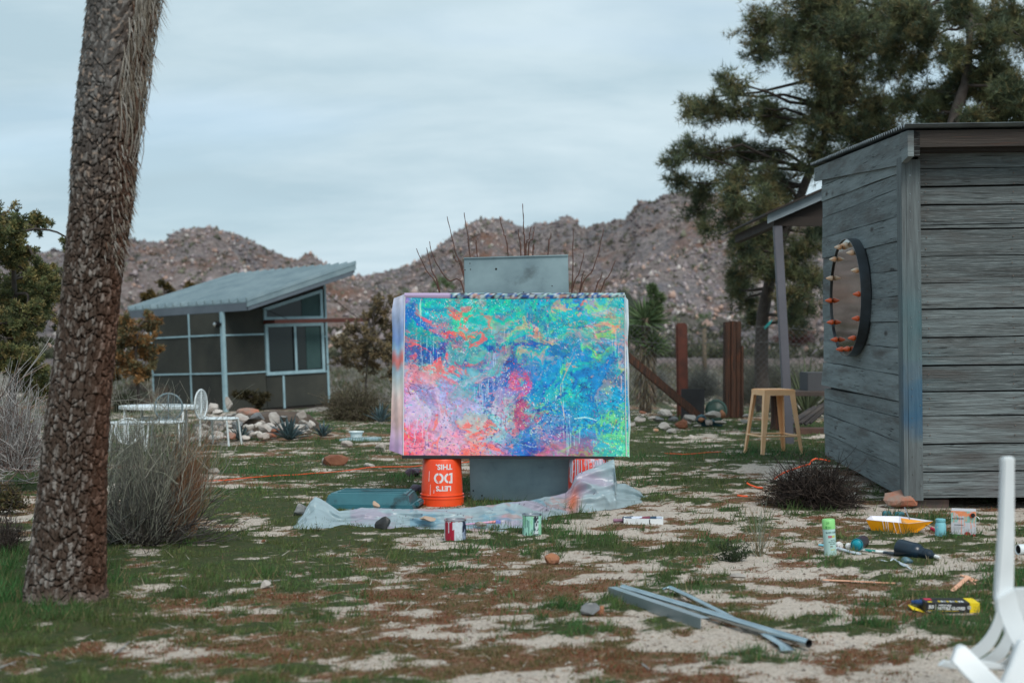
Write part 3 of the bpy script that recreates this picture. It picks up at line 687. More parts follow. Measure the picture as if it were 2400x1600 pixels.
def weather(m, knots=True, gx=2.2, ax=0):
    """cracks along the grain, knots and pale worn streaks on top of the board material"""
    t = m.node_tree; Nn = t.nodes; Lk = t.links; b = Nn['Principled BSDF']; src = b.inputs['Base Color'].links[0].from_socket
    mpn = [n for n in Nn if n.type == 'MAPPING'][0]; base = mpn.inputs[0].links[0].from_socket
    def mp_(s): x = Nn.new('ShaderNodeMapping'); x.inputs['Scale'].default_value = s; Lk.new(base, x.inputs[0]); return x.outputs[0]
    def nz(v, sc, d=5, ro=.6, di=0): n = Nn.new('ShaderNodeTexNoise'); n.inputs['Scale'].default_value = sc; n.inputs['Detail'].default_value = d; n.inputs['Roughness'].default_value = ro; n.inputs['Distortion'].default_value = di; Lk.new(v, n.inputs['Vector']); return n.outputs['Fac']
    def rg(s, a, c, lo=0, hi=1): r = Nn.new('ShaderNodeMapRange'); r.inputs['From Min'].default_value = a; r.inputs['From Max'].default_value = c; r.inputs['To Min'].default_value = lo; r.inputs['To Max'].default_value = hi; Lk.new(s, r.inputs['Value']); return r.outputs[0]
    def mixc(f, A, B):
        x = Nn.new('ShaderNodeMix'); x.data_type = 'RGBA'; Lk.new(f, x.inputs['Factor'])
        for k_, v_ in (('A', A), ('B', B)):
            if isinstance(v_, tuple): x.inputs[k_].default_value = v_
            else: Lk.new(v_, x.inputs[k_])
        return x.outputs['Result']
    st = (1.6, 1, 46) if ax == 0 else (1, 1.6, 46)
    cr_ = nz(mp_(st), 2.0, 3, .5, .8); crk = rg(cr_, .63, .68); gate = nz(mp_((1, 1, 3)), 1.3, 2)
    mu = Nn.new('ShaderNodeMath'); mu.operation = 'MULTIPLY'; Lk.new(crk, mu.inputs[0]); Lk.new(rg(gate, .42, .55), mu.inputs[1])
    c = mixc(rg(nz(mp_((2.5, 2.5, 30)), 3.0, 6, .7), .5, .72, 0, .5), src, (.30, .34, .345, 1))
    c = mixc(rg(nz(mp_((.8, .8, 5)), 1.6, 4, .6), .52, .70, 0, .75), c, (.075, .065, .06, 1))
    vo = Nn.new('ShaderNodeTexVoronoi'); vo.inputs['Scale'].default_value = 1.0; vo.inputs['Randomness'].default_value = 1.0
    Lk.new(mp_((1.5, 1.5, 4.6)), vo.inputs['Vector']); kn = rg(vo.outputs['Distance'], .13, .06)
    c = mixc(mu.outputs[0], c, (.012, .012, .012, 1))
    if knots: c = mixc(kn, c, (.035, .028, .024, 1))
    Lk.new(c, b.inputs['Base Color'])
    bn = Nn.new('ShaderNodeBump'); bn.inputs['Strength'].default_value = .8; bn.inputs['Distance'].default_value = .006; bn.invert = True
    Lk.new(mu.outputs[0], bn.inputs['Height']); old = b.inputs['Normal'].links[0].from_socket; Lk.new(old, bn.inputs['Normal']); Lk.new(bn.outputs[0], b.inputs['Normal'])
weather(M_wood); weather(M_woods, True, ax=1)
SL = sl(1932, 900).y; SW = 3.6
print('shed side', SL, 'front bottom', sf(2128, 1170).z, 'side far bottom', sl(1938, 1068).z, 'top', sl(1925, 400).z, sf(2140, 335).z)
def plank(pts, off, m_, name='plank', seed=0, sub=10, wob=.006, stain=None, saxis=0):
    """board from its 4 corner points (bottom a, bottom b, top b, top a), wavering edges, real thickness"""
    a, b_, c_, d_ = [Vector(p) for p in pts]; r = random.Random(seed); V = []; F = []; off = Vector(off)
    w1, w2 = [r.uniform(-wob, wob) for _ in range(2)], None
    ph = r.random()*30
    for i in range(sub+1):
        t_ = i/sub
        bo = a.lerp(b_, t_); to = d_.lerp(c_, t_); up = (to-bo).normalized()
        bo = bo+up*wob*mnoise.noise(Vector((t_*3+ph, 0, 1))); to = to+up*wob*mnoise.noise(Vector((t_*3+ph, 5, 1)))
        V += [bo, to, to+off, bo+off]
    for i in range(sub):
        for j in range(4):
            k = (j+1) % 4; F.append((4*i+j, 4*i+k, 4*i+4+k, 4*i+4+j))
    F += [(3, 2, 1, 0), (4*sub, 4*sub+1, 4*sub+2, 4*sub+3)]
    me_ = bpy.data.meshes.new(name); me_.from_pydata(V, [], F)
    ca_ = me_.color_attributes.new('paint', 'FLOAT_COLOR', 'POINT')
    ca_.data.foreach_set('color', np.array([stain(v) if stain else (0, 0, 0, 0) for v in V], np.float32).ravel())
    bm = bmesh.new(); bm.from_mesh(me_); bmesh.ops.recalc_face_normals(bm, faces=bm.faces[:]); bm.to_mesh(me_); bm.free()
    return link(name, me_, m_, shed)
ftop = sf(2200, 355).z; fbot = sf(2140, 1168).z
q = MB(); q.box(.05, SW, .05, SL-.03, fbot+.03, 2.42); q.build('inner_wall', M_void, shed)
# front boards: joint heights read along the corner, px y
js = [1168, 1107, 1043, 976, 919, 859, 836, 792, 727, 665, 603, 540, 529, 483, 440, 397, 340]
def st_front(v):
    k = math.exp(-((v.x-.9*0-.62)/.16)**2-((v.z-(fbot+.08))/.08)**2)*.55
    e_ = math.exp(-(v.x/.25)**2-((v.z-.95)/.2)**2)*.25
    if k > e_: return (.10, .03, .035, k)
    return (.03, .16, .20, e_)
for i in range(len(js)-1):
    za, zb = sf(2150, js[i]).z, sf(2150, js[i+1]).z
    gap = .004+.004*((i*7) % 3)
    off_ = .004*((i*5) % 4)
    plank([(.085, -off_, za+gap), (SW, -off_, za+gap+.012), (SW, -off_, zb-.001+.012), (.085, -off_, zb-.001)], (0, .032, 0), M_wood, seed=i, sub=40, wob=.007, stain=st_front)
# left boards: pairs of joint heights at far end (px x=1933) and near end (x=2108)
jl = [(1068, 1162), (1016, 1096), (969, 1037), (935, 979), (905, 941), (848, 880), (800, 817), (756, 755), (712, 694), (652, 635), (606, 565), (556, 508), (509, 442), (470, 408), (432, 366), (396, 322)]
for i in range(len(jl)-1):
    (f0, n0), (f1, n1) = jl[i], jl[i+1]
    A = sl(1935, f0); B_ = sl(2108, n0); C_ = sl(2108, n1); D_ = sl(1935, f1)
    A.y = D_.y = SL; 
    g_ = .004+.003*((i*3) % 3)
    bend_ = -.10 if i == 4 else 0
    o_ = -.004*((i*5) % 3)
    pts = [(o_, SL, A.z+g_), (o_, .10, B_.z+g_), (o_, .10, C_.z-.001), (o_, SL, D_.z-.001)]
    if i == 3: pts[3] = (o_, SL, D_.z-.02)
    if i == 4: pts[0] = (o_-.02, SL, A.z+.01)
    plank(pts, (.03, 0, 0), M_woods, seed=50+i, sub=20, wob=.006)
# corner boards with blue paint on them
def st_corner(v):
    z_ = v.z; n_ = mnoise.noise(Vector((v.x*9, v.y*9, z_*6)))
    k = math.exp(-((z_-.60)/.10)**2)*1.2+.75*math.exp(-((z_-.82)/.16)**2)
    k2 = .4*math.exp(-((z_-1.2)/.35)**2)
    if k > .18: return (.004+.012*(z_ > .72), .085+.06*max(0, z_-.6), .18, min(.72, max(0, k*.85*(1+1.8*n_))))
    return (.035, .14, .17, min(1, max(0, k2*(1+n_))))
plank([(.0, -.028, fbot-.01), (.0, -.028, 2.36), (.095, -.028, 2.36), (.095, -.028, fbot-.01)], (0, .028, 0), M_postw, 'corner_board', 90, 60, .002, st_corner)
plank([(-.032, -.028, fbot-.01), (-.032, -.028, 2.38), (-.032, .105, 2.38), (-.032, .105, fbot-.01)], (.03, 0, 0), M_postw, 'corner_board', 91, 60, .002, lambda v: (*st_corner(v)[:3], st_corner(v)[3]*(.8 if v.y < .02 else .12)))
# nails
q = MB(); r = random.Random(13)
for i in range(len(js)-1):
    zc_ = (sf(2150, js[i]).z+sf(2150, js[i+1]).z)/2
    for x_ in (.14, .72, 1.3):
        for dz in (-.035, .035):
            if js[i]-js[i+1] > 35: q.lathe([(.005, 0), (.003, .004)], 6, Matrix.Translation((x_+r.uniform(-.01, .01), -.013, zc_+dz+r.uniform(-.01, .01))) @ Matrix.Rotation(PI/2, 4, 'X'))
o = q.build('nail', mat('rusty_nail', (.16, .12, .10), None, rough=.6), shed); o['kind'] = 'stuff'
q = MB(); r = random.Random(3)
for i in range(34):
    z_ = fbot+.03+i*(2.3-fbot)/34+r.uniform(-.015, .015); x_ = .05+r.choice([-.025, .03]); q.lathe([(.0045, 0), (.003, .003)], 6, Matrix.Translation((x_, -.0285, z_)) @ Matrix.Rotation(PI/2, 4, 'X'))
o = q.build('nail', M_steel, shed); o['kind'] = 'stuff'
# fascia + rake boards + corrugated roof
zr0 = sf(2160, 300, -.16).z; zr1 = 2.36
q = MB(); q.box(-.10+.12, SW+.1, -.20, -.16, sf(2160, 345, -.2).z, sf(2160, 306, -.2).z); q.build('fascia_board', M_browb, shed)
ztf = sf(2160, 306, -.2).z
zfar = sl(1915, 400).z
plank([(-.03, SL+.22, zfar-.10), (-.03, .02, 2.33), (-.03, .02, ztf+.01), (-.03, SL+.22, zfar+.02)], (.02, 0, 0), M_woods, 'rake_board', 77, 16, .004)
plank([(-.03, .018, 2.33), (-.03, -.2, 2.36), (-.03, -.2, ztf), (-.03, .018, ztf+.012)], (.04, 0, 0), M_woods, 'rake_board', 78, 4, .002)
q = MB(); q.box(.01, .05, -.2, -.16, 2.36, ztf-.005); q.build('rake_end', M_woods, shed)
# corrugated sheet: ridges run along x, so its left edge shows as a wavy line
ny = 260; yy = np.linspace(-.26, SL+.25, ny); ph = yy/.068*2*PI
zz = ztf+.028+(zfar+.03-ztf)*(yy+.26)/(SL+.51)+.012*np.sin(ph)
xx = np.array([-.06, SW+.2])
V = [(x, y, z) for x in xx for y, z in zip(yy, zz)]+[(x, y, z-.004) for x in xx for y, z in zip(yy, zz)]
F = [(i, i+1, ny+i+1, ny+i) for i in range(ny-1)]+[(2*ny+i, 3*ny+i, 3*ny+i+1, 2*ny+i+1) for i in range(ny-1)]+[(i, 2*ny+i, 2*ny+i+1, i+1) for i in range(ny-1)]
F += [(0, ny, 3*ny, 2*ny), (ny-1, 3*ny-1, 4*ny-1, 2*ny-1)]
me = bpy.data.meshes.new('roof'); me.from_pydata(V, [], F); link('roof', me, M_corr, shed)
q = MB(); q.box(.03, SW, -.15, .0, 2.40, 2.425); q.build('soffit', M_dark, shed)
# foundation block under the front corner
blk = MB(); blk.box(2.72, 2.98, 9.70, 10.0, -.05, .052); blk.build('foundation_block', mat('block', (.16, .10, .085), (.10, .085, .08), 8, .9, bump=.3), shed)
ob = [o for o in shed.children if o.name == 'foundation_block'][0]; ob.matrix_parent_inverse = SHM.inverted()
# rocks and dust at the corner foot, stained orange
M_ochre = mat('orange_stained_stone', (.25, .20, .17), (.38, .13, .07), 9, .9, bump=.4)
rock(2110, 1192, 85, 40, M_ochre, 'flat orange-stained stone under the corner of the weathered shed', 301)
rock(2205, 1186, 40, 14, M_ochre, 'small orange-stained stone below the shed, behind the square tin', 302)

# porch roof behind the shed
por = thing('porch', 'porch roof with pale rafter and leaning grey post behind the weathered shed', 'porch', (2.85, 15.5, 0))
M_paintg = mat('grey_violet_paint', (.125, .125, .150), (.10, .10, .12), 4, .6)
M_paintl = mat('pale_rafter_paint', (.26, .31, .34), (.2, .24, .27), 5, .6)
pt = at(1822, 530, 15.5); pbm = gnd(1852, 1012); pbm.y = 15.5; pbm.x = (1850-1200)/FPX*15.5; pbm.z = tz(pbm.x, 15.5)
q = MB(); w_ = .045
q.hexa([(pbm.x-w_, pbm.y-w_, pbm.z), (pbm.x+w_, pbm.y-w_, pbm.z), (pbm.x+w_, pbm.y+w_, pbm.z), (pbm.x-w_, pbm.y+w_, pbm.z), (pt.x-w_, pt.y-w_, pt.z), (pt.x+w_, pt.y-w_, pt.z), (pt.x+w_, pt.y+w_, pt.z), (pt.x-w_, pt.y+w_, pt.z)])
q.build('post', M_paintg, por, world=True, bevel=.004)
ra, rb = at(1799, 512, 15.4), at(1921, 459, 15.4); sl_ = (rb.z-ra.z)/(rb.x-ra.x)
q = MB(); X1 = 3.9; e_ = X1-ra.x
q.prism([(ra.x, 15.38, ra.z-.055), (X1, 15.38, ra.z-.055+sl_*e_), (X1, 15.38, ra.z+.045+sl_*e_), (ra.x, 15.38, ra.z+.045)], (0, .04, 0)); q.build('rafter', M_paintl, por, world=True)
q = MB(); q.prism([(ra.x-.04, 15.3, ra.z+.05-.04*sl_), (X1, 15.3, ra.z+.05+sl_*e_), (X1, 15.3, ra.z+.07+sl_*e_), (ra.x-.04, 15.3, ra.z+.07-.04*sl_)], (0, 3.2, 0)); q.build('roof', M_dark, por, world=True)
q = MB(); q.box(pt.x-.045, X1, 15.47, 15.53, pt.z, pt.z+.10); q.build('header_beam', M_dark, por, world=True)
q = MB(); q.prism([(pt.x+.03, 15.50, pt.z+.101), (X1, 15.50, pt.z+.101), (X1, 15.50, ra.z+sl_*e_), (pt.x+.03, 15.50, ra.z+sl_*.05)], (0, .02, 0)); q.build('gable_board', M_dark, por, world=True)
q = MB(); q.box(pt.x-.04, pt.x+.04, 15.54, 18.2, pt.z, pt.z+.1); q.build('side_beam', M_dark, por, world=True)

# ================================================================ ROUND WALL MIRROR with orange spindles
M_drum = mat('drum_rim', (.11, .13, .15), (.07, .065, .06), 3, .35, metal=.7)
M_mirror = mat('mirror_glass', (.36, .37, .34), (.30, .30, .27), 4, .05, metal=1)
M_org = mat('orange_glass', lin(235, 95, 40), None, rough=.12, spec=.8)
M_pale = mat('pale_glass', lin(235, 215, 190), lin(240, 170, 120), 30, .12, spec=.8)
cy, cz = 1.60, 1.475; ry, rz_ = .60, .465; th = .075
mir = thing('wall_mirror', 'round mirror in a deep metal rim studded with orange glass cones on the shed side', 'mirror')
Mm = SHM @ Matrix.Translation((-.012, cy, cz)); mir.location, mir.rotation_euler = Mm.to_translation(), Mm.to_euler()
n = 64; q = MB()
V = []; 
for (rr, xx_) in ((1, 0), (1, -th), (.985, -th), (.985, -th+.012), ):
    V += [(xx_, ry*rr*math.cos(2*PI*j/n), rz_*rr*math.sin(2*PI*j/n)) for j in range(n)]
F = [(i*n+j, i*n+(j+1) % n, (i+1)*n+(j+1) % n, (i+1)*n+j) for i in range(3) for j in range(n)]
q.add(V, F); q.build('rim', M_drum, mir, smooth='auto')
q = MB(); q.add([(-th+.012, ry*.985*math.cos(2*PI*j/n), rz_*.985*math.sin(2*PI*j/n)) for j in range(n)], [tuple(range(n))]); q.build('mirror_face', M_mirror, mir)
for i in range(14):
    a = PI/2+.2+2*PI*i/14; z_ = rz_*.90*math.sin(a); y_ = ry*.90*math.cos(a)
    q = MB(); q.lathe([(.008, 0), (.019, .004), (.022, .018), (.016, .036), (.005, .058), (.0, .062)], 10, Matrix.Translation((-th+.012, y_, z_)) @ Matrix.Rotation(-PI/2, 4, 'Y'))
    q.build('glass_cone', M_org if z_ < .12 else M_pale, mir, smooth=True)

# ================================================================ FENCE
M_rust = mat('rusty_steel', (.11, .028, .016), (.06, .018, .012), 6, .8, bump=.2)
M_rail = mat('dark_old_timber', (.085, .036, .020), (.028, .016, .012), 5, .9, bump=.9, bscale=12, stretch=(6, 6, .5), c3=(.14, .045, .02), s3=6, f3=(.55, .7), bdist=.02)
M_wire = mat('fence_wire', (.10, .10, .10), None, rough=.5, metal=.6)
YF = 20.4
fen = thing('fence', 'chain link fence between a rusty steel post and a thick dark timber post', 'fence', (3.2, YF, 0))
def fbox(name, x0, x1, yt, yb, D, m_, dep, lean=0, bevel=.008, rag=False):
    a = at(x0, yt, D); b_ = at(x1, yb, D); zb_ = min(b_.z, tz(a.x, D))-.02
    q = MB(); q.hexa([(a.x, D, zb_), (b_.x, D, zb_), (b_.x, D+dep, zb_), (a.x, D+dep, zb_), (a.x+lean, D, a.z), (b_.x+lean, D, a.z), (b_.x+lean, D+dep, a.z), (a.x+lean, D+dep, a.z)]); return q
fbox('p', 1588, 1614, 757, 960, YF, M_rust, .1, -.02).build('steel_post', M_rust, fen, world=True, bevel=.02)
for i, (xa, xb, yt) in enumerate(((1700, 1713, 754), (1713.5, 1725, 752), (1725.5, 1737, 753), (1737.5, 1743, 810))):
    fbox('p', xa, xb, yt, 985, YF-.02*(i % 2), M_rail, .24).build('timber_post', M_rail, fen, world=True, bevel=.006)
# mesh
q = MB()
xa, xb = at(1380, 760, YF+.1).x, at(1960, 760, YF+.1).x; zb_, zt_ = tz(3, YF)+.02, at(1500, 762, YF+.1).z
H_ = zt_-zb_; st = .085; nn = int((xb-xa+H_)/st)
for i in range(nn):
    x_ = xa-H_+i*st
    for sg in (1, -1):
        p0, p1 = ((x_, zb_), (x_+H_, zt_)) if sg == 1 else ((x_+H_, zb_), (x_, zt_))
        def clipx(p, qn):
            (x0_, z0_), (x1_, z1_) = p, qn
            if x0_ < xa: t_ = (xa-x0_)/(x1_-x0_); x0_, z0_ = xa, z0_+(z1_-z0_)*t_
            if x0_ > xb: t_ = (xb-x0_)/(x1_-x0_); x0_, z0_ = xb, z0_+(z1_-z0_)*t_
            return x0_, z0_
        a_ = clipx(p0, p1); b2 = clipx(p1, p0)
        if abs(a_[0]-b2[0]) < .03 or min(a_[0], b2[0]) < xa-.001 or max(a_[0], b2[0]) > xb+.001: continue
        q.tube([(a_[0], YF+.12+.006*sg, a_[1]), (b2[0], YF+.12+.006*sg, b2[1])], .0024, 3, caps=False)
for yp in (764, 800):
    pts = [at(x_, yp+6*math.sin((x_-1500)/60.)+(8 if x_ > 1760 else 0), YF+.1) for x_ in range(1380, 2000, 24)]; q.tube(pts, .004, 4)
o = q.build('wire_mesh', M_wire, fen, world=True); o['kind'] = 'stuff'
q = MB(); P_ = at(1800, 760, YF+.08)
for k in range(5): q.tube([P_+Vector((-.05+.02*k, 0, -.07+.03*k)), P_+Vector((.02, -.02, .01*k)), P_+Vector((.06-.03*k, -.01, .07-.03*k))], .006, 4)
q.solo('ribbon', mat('teal_ribbon', lin(40, 140, 140)), 'teal ribbon knotted round the fence wire left of the porch post', 'ribbon')

bm1, bm2 = at(1440, 808, 19.2), at(1652, 972, 18.8); bm2.z = tz(bm2.x, bm2.y)+.06
q = MB(); d_ = (bm2-bm1).normalized(); up = Vector((0, -1, 0)).cross(d_); up = -up if up.z < 0 else up
q.hexa([bm1-up*.055, bm2-up*.055, bm2-up*.055+Vector((0, .12, 0)), bm1-up*.055+Vector((0, .12, 0)), bm1+up*.055, bm2+up*.055, bm2+up*.055+Vector((0, .12, 0)), bm1+up*.055+Vector((0, .12, 0))])
q.solo('timber_beam', M_rail, 'long dark timber beam sloping down from behind the painting to the ground', 'beam', bevel=.01)
q = fbox('p', 1597, 1651, 911, 1000, 19.6, None, .04); q.solo('board', mat('charcoal_board', (.018, .018, .020), (.03, .03, .032), 4, .8), 'dark board with a ledge leaning at the foot of the rusty post', 'board')

# green disc, blue toy
P_ = at(1678, 941, 19.7); q = MB(); zt0 = tz(P_.x, 19.7)
R_ = 26/FPX*19.7
Mx = Matrix.Translation((P_.x, 19.7, zt0+R_)) @ Matrix.Rotation(math.radians(80), 4, 'X')
q.lathe([(R_, 0), (R_*1.0, .03), (R_*.8, .05), (R_*.78, .04), (R_*.5, .045), (R_*.2, .06), (0.001, .06)], 28, Mx, caps=False)
q.solo('lid', mat('green_plastic', (.02, .055, .040), (.03, .075, .055), 5, .35), 'round dark green plastic lid propped upright beside the thick timber post', 'lid', smooth='auto')
P_ = at(1660, 975, 18.6); q = MB(); z0 = tz(P_.x, 18.6)
q.lathe([(.001, 0), (.05, .01), (.07, .05), (.06, .10), (.001, .13)], 12, Matrix.Translation((P_.x-.09, 18.6, z0+.04))); q.lathe([(.001, 0), (.05, .01), (.06, .04), (.001, .08)], 10, Matrix.Translation((P_.x+.05, 18.6, z0+.03))); q.box(P_.x-.1, P_.x+.18, 18.55, 18.62, z0, z0+.05)
q.solo('watering_can', mat('teal_plastic', (.02, .07, .09), None, rough=.4), 'small teal plastic can lying by the green lid and the rocks', 'can', smooth='auto')

# ================================================================ things behind the stool
M_greyb = mat('grey_box_paint', (.06, .062, .07), (.075, .078, .085), 3, .7)
def boxpx(x0, x1, yt, yb, D, dep, m_, name, label, cat, bevel=.004, zb=None, lean=0):
    a = at(x0, yt, D); b_ = at(x1, yb, D)
    q = MB(); q.box(a.x, b_.x, D, D+dep, b_.z if zb is None else zb, a.z); return q.solo(name, m_, label, cat, bevel=bevel)
boxpx(1893, 1960, 873, 916, 17.6, .5, M_greyb, 'crate', 'grey box with a flat lid standing on the plank bench by the shed', 'box')
bn_ = thing('bench', 'low plank bench on a log stump behind the beige stool', 'bench', (3.5, 17.3, tz(3.5, 17.3)))
a = at(1790, 917, 17.4); b_ = at(1965, 927, 17.4)
q = MB(); q.box(a.x, b_.x, 17.3, 18.1, b_.z, a.z); q.build('plank', mat('bench_plank', (.09, .06, .05), (.05, .04, .035), 6, .8), bn_, world=True)
a = at(1806, 928, 17.6); 
q = MB(); q.lathe([(.12, tz(3.2, 17.6)), (.105, .2), (.11, b_.z-.001)], 14, Matrix.Translation((a.x+.12, 17.65, 0))); q.build('stump', M_rail, bn_, world=True)
a = at(1868, 972, 17.0); q = MB(); q.box(a.x, a.x+.5, 16.9, 17.2, tz(3.5, 17), tz(3.5, 17)+.07); q.solo('timber_beam', mat('brown_timber', (.10, .05, .035), (.07, .04, .03), 5, .8), 'short brown timber lying on the ground behind the stool', 'timber')
r = random.Random(8)
for i in range(6):
    z0 = tz(3.6, 17.0); x_ = at(1866+i*13, 960, 17).x
    q = MB(); q.tube([(x_-.12, 17.0+.05*i, z0+.10+.02*(i % 2)), (x_+.22, 17.25+.03*i, z0+.28+.02*i)], .022+.008*(i % 2), 7)
    q.solo('log', mat('log%d' % i if False else 'log_bark', (.045, .045, .05), (.10, .085, .075), 6, .9) if i == 0 else bpy.data.materials['log_bark'], ['charred split log lowest and leftmost in the heap under the plank bench', 'brownish split log second from the left under the plank bench', 'grey charred split log third from the left under the plank bench', 'split log fourth from the left in the heap under the plank bench', 'split log second from the right in the heap under the plank bench', 'split log nearest the weathered shed in the heap under the plank bench'][i], 'log', 'split logs heaped under the plank bench')

# ================================================================ PAINTING ON BUCKETS, METAL CABINET
M_galv = mat('galvanised_sheet', lin(150, 172, 178), lin(118, 138, 146), 2.2, .42, metal=.55, stretch=(1, 1, 1.2), c3=lin(95, 108, 112), s3=4.5, f3=(.58, .75), bump=.15, bscale=2.5)
M_hole = mat('hole_black', (.008, .008, .008))
M_cord = mat('orange_cord', lin(225, 85, 35), None, rough=.5)
CX = 1223; YC = 10.02
cabx = at(1225, 1176, YC).x
cbn = thing('metal_cabinet', 'tall galvanised sheet metal cabinet standing behind the painting', 'cabinet', (cabx, YC, 0), (0, -math.radians(1.6), 0))
hw = .367; ch = 1.728
q = MB(); q.box(-hw, hw, 0, .42, 0, ch); q.build('body', M_galv, cbn, bevel=.004)
q = MB(); q.box(-hw-.001, hw+.001, -.012, .0, ch-.006, ch+.002); q.build('top_rim', M_galv, cbn)
def holes(pts, r_=.006):
    q = MB()
    for px, py in pts:
        p = at(px, py, YC); q.lathe([(r_, 0), (r_*.8, .002)], 8, Matrix.Translation((p.x-cabx, -.0005, p.z)) @ Matrix.Rotation(PI/2, 4, 'X'))
    return q.build('rivet', M_hole, cbn)
holes([(1178, 629)], .008)['kind'] = 'stuff'
holes([(1105, 629), (1118, 628), (1117, 614), (1093, 650), (1094, 674), (1093, 615), (1241, 685), (1308, 672)], .0045)['kind'] = 'stuff'
holes([(1130, 1158), (1110, 1146)], .006)['kind'] = 'stuff'

# --- canvas: paint laid down on a fine grid as colour (it is a flat picture)
NU, NV = 440, 300
U, Vv = np.meshgrid(np.linspace(0, 1, NU), np.linspace(0, 1, NV))   # v from the top
asp = 527/370.
q1_ = fbm(U*3.5+2, Vv*2.6+1, 3)-.5; q2_ = fbm(U*3.5+42, Vv*2.6+21, 3)-.5
wu = U+.13*(fbm(U*5+5*q1_, Vv*3.6+5*q2_, 5, .62)-.5)*2+.016*(fbm(U*40, Vv*30, 3)-.5)*2; wv = Vv+.15*(fbm(U*5+50-5*q2_, Vv*3.6+8+5*q1_, 5, .62)-.5)*2+.018*(fbm(U*40+5, Vv*30, 3)-.5)*2
BL = [(230, 520, 14, 105, 185, 55), (195, 470, 175, 120, 190, 30), (330, 575, 235, 95, 130, 35), (375, 600, 150, 50, 160, 28), (400, 490, 50, 190, 180, 60), (540, 500, 50, 195, 185, 80), (470, 560, 60, 170, 160, 60), (300, 480, 70, 175, 190, 40), (700, 505, 110, 190, 160, 55), (880, 490, 20, 150, 200, 80),
      (850, 600, 40, 200, 175, 65), (760, 600, 215, 150, 150, 38), (655, 660, 55, 70, 190, 24), (620, 600, 35, 125, 185, 50), (700, 600, 30, 110, 195, 25), (560, 760, 5, 95, 175, 75), (470, 680, 225, 130, 120, 35), (420, 720, 190, 80, 150, 35), (280, 640, 15, 100, 160, 45), (330, 700, 60, 90, 170, 35), (215, 700, 110, 110, 170, 35),
      (230, 780, 180, 170, 190, 35), (320, 790, 150, 205, 190, 40), (390, 870, 175, 180, 220, 80), (260, 860, 225, 130, 130, 28), (430, 830, 235, 140, 140, 25), (250, 960, 200, 160, 205, 70), (430, 940, 165, 180, 215, 70), (330, 1070, 235, 150, 165, 60), (470, 1080, 245, 135, 125, 50), (210, 1105, 245, 105, 125, 32), (400, 1120, 225, 165, 195, 35),
      (560, 1000, 165, 205, 210, 48), (600, 1080, 200, 150, 190, 40), (530, 860, 70, 125, 190, 40), (600, 830, 50, 85, 175, 30), (650, 800, 235, 80, 110, 20), (660, 850, 225, 70, 120, 18), (680, 900, 165, 50, 130, 30), (740, 950, 60, 80, 170, 26), (620, 900, 150, 110, 150, 40), (720, 1040, 40, 110, 190, 38), (650, 960, 160, 130, 150, 30),
      (770, 900, 15, 95, 180, 50), (850, 820, 5, 110, 190, 80), (850, 930, 20, 140, 200, 60), (830, 740, 90, 150, 190, 50), (940, 840, 90, 205, 170, 55), (930, 760, 35, 160, 200, 60), (960, 680, 70, 190, 190, 40), (1000, 920, 40, 180, 190, 60), (975, 630, 225, 160, 145, 28), (940, 490, 200, 70, 100, 16), (1050, 590, 160, 90, 150, 35), (1060, 510, 190, 185, 150, 40), (1010, 480, 90, 170, 190, 35),
      (1100, 480, 60, 170, 190, 30), (1110, 600, 130, 170, 190, 35), (1090, 760, 110, 130, 170, 45), (1020, 770, 40, 150, 190, 45), (1100, 900, 20, 160, 205, 55), (1050, 960, 110, 190, 160, 35), (1080, 1080, 120, 215, 165, 50), (1010, 960, 110, 80, 170, 20), (990, 1030, 30, 150, 190, 45), (900, 1085, 185, 120, 165, 60), (830, 1110, 190, 90, 130, 35), (950, 1115, 190, 90, 120, 35), (780, 1110, 60, 80, 170, 22), (520, 690, 150, 140, 160, 30), (590, 520, 30, 130, 190, 35), (750, 730, 130, 150, 180, 35), (780, 660, 130, 190, 160, 30), (660, 740, 90, 110, 180, 25)]
num = np.zeros((NV, NU, 3)); den = np.zeros((NV, NU, 1))
for (x_, y_, r_, g_, b_, rad) in BL:
    u0, v0 = (x_-178)/957., (y_-440)/695.; s_ = rad/957.*.75
    k = np.exp(-(((wu-u0))**2+((wv-v0)/asp)**2)/(2*s_*s_))[..., None]*(1.0/ (rad/45.))+1e-9
    num += k**1.5*np.array(lin(r_, g_, b_)[:3]); den += k**1.5
P = num/den
rngd = np.random.default_rng(8)
for _ in range(5200):     # brush dabs that drag neighbouring colours about
    cx_, cy_ = rngd.integers(6, NU-6), rngd.integers(6, NV-6); sx0, sy0 = int(np.clip(cx_+rngd.normal()*16, 0, NU-1)), int(np.clip(cy_+rngd.normal()*14, 0, NV-1))
    cd = P[sy0, sx0]*(.75+.6*rngd.random()); a_ = rngd.normal()*.7+.9*np.sin(cx_*.02); l_, w_ = 2+6*rngd.random()**2, .8+1.6*rngd.random(); r_ = int(l_+2)
    y0_, y1_, x0_, x1_ = max(0, cy_-r_), min(NV, cy_+r_+1), max(0, cx_-r_), min(NU, cx_+r_+1)
    yy_, xx_ = np.mgrid[y0_:y1_, x0_:x1_]; p_ = (xx_-cx_)*np.cos(a_)+(yy_-cy_)*np.sin(a_); q_ = -(xx_-cx_)*np.sin(a_)+(yy_-cy_)*np.cos(a_)
    k = (np.clip(1.3-((p_/l_)**2+(q_/w_)**2), 0, 1)*.7)[..., None]; P[y0_:y1_, x0_:x1_] = P[y0_:y1_, x0_:x1_]*(1-k)+cd*k
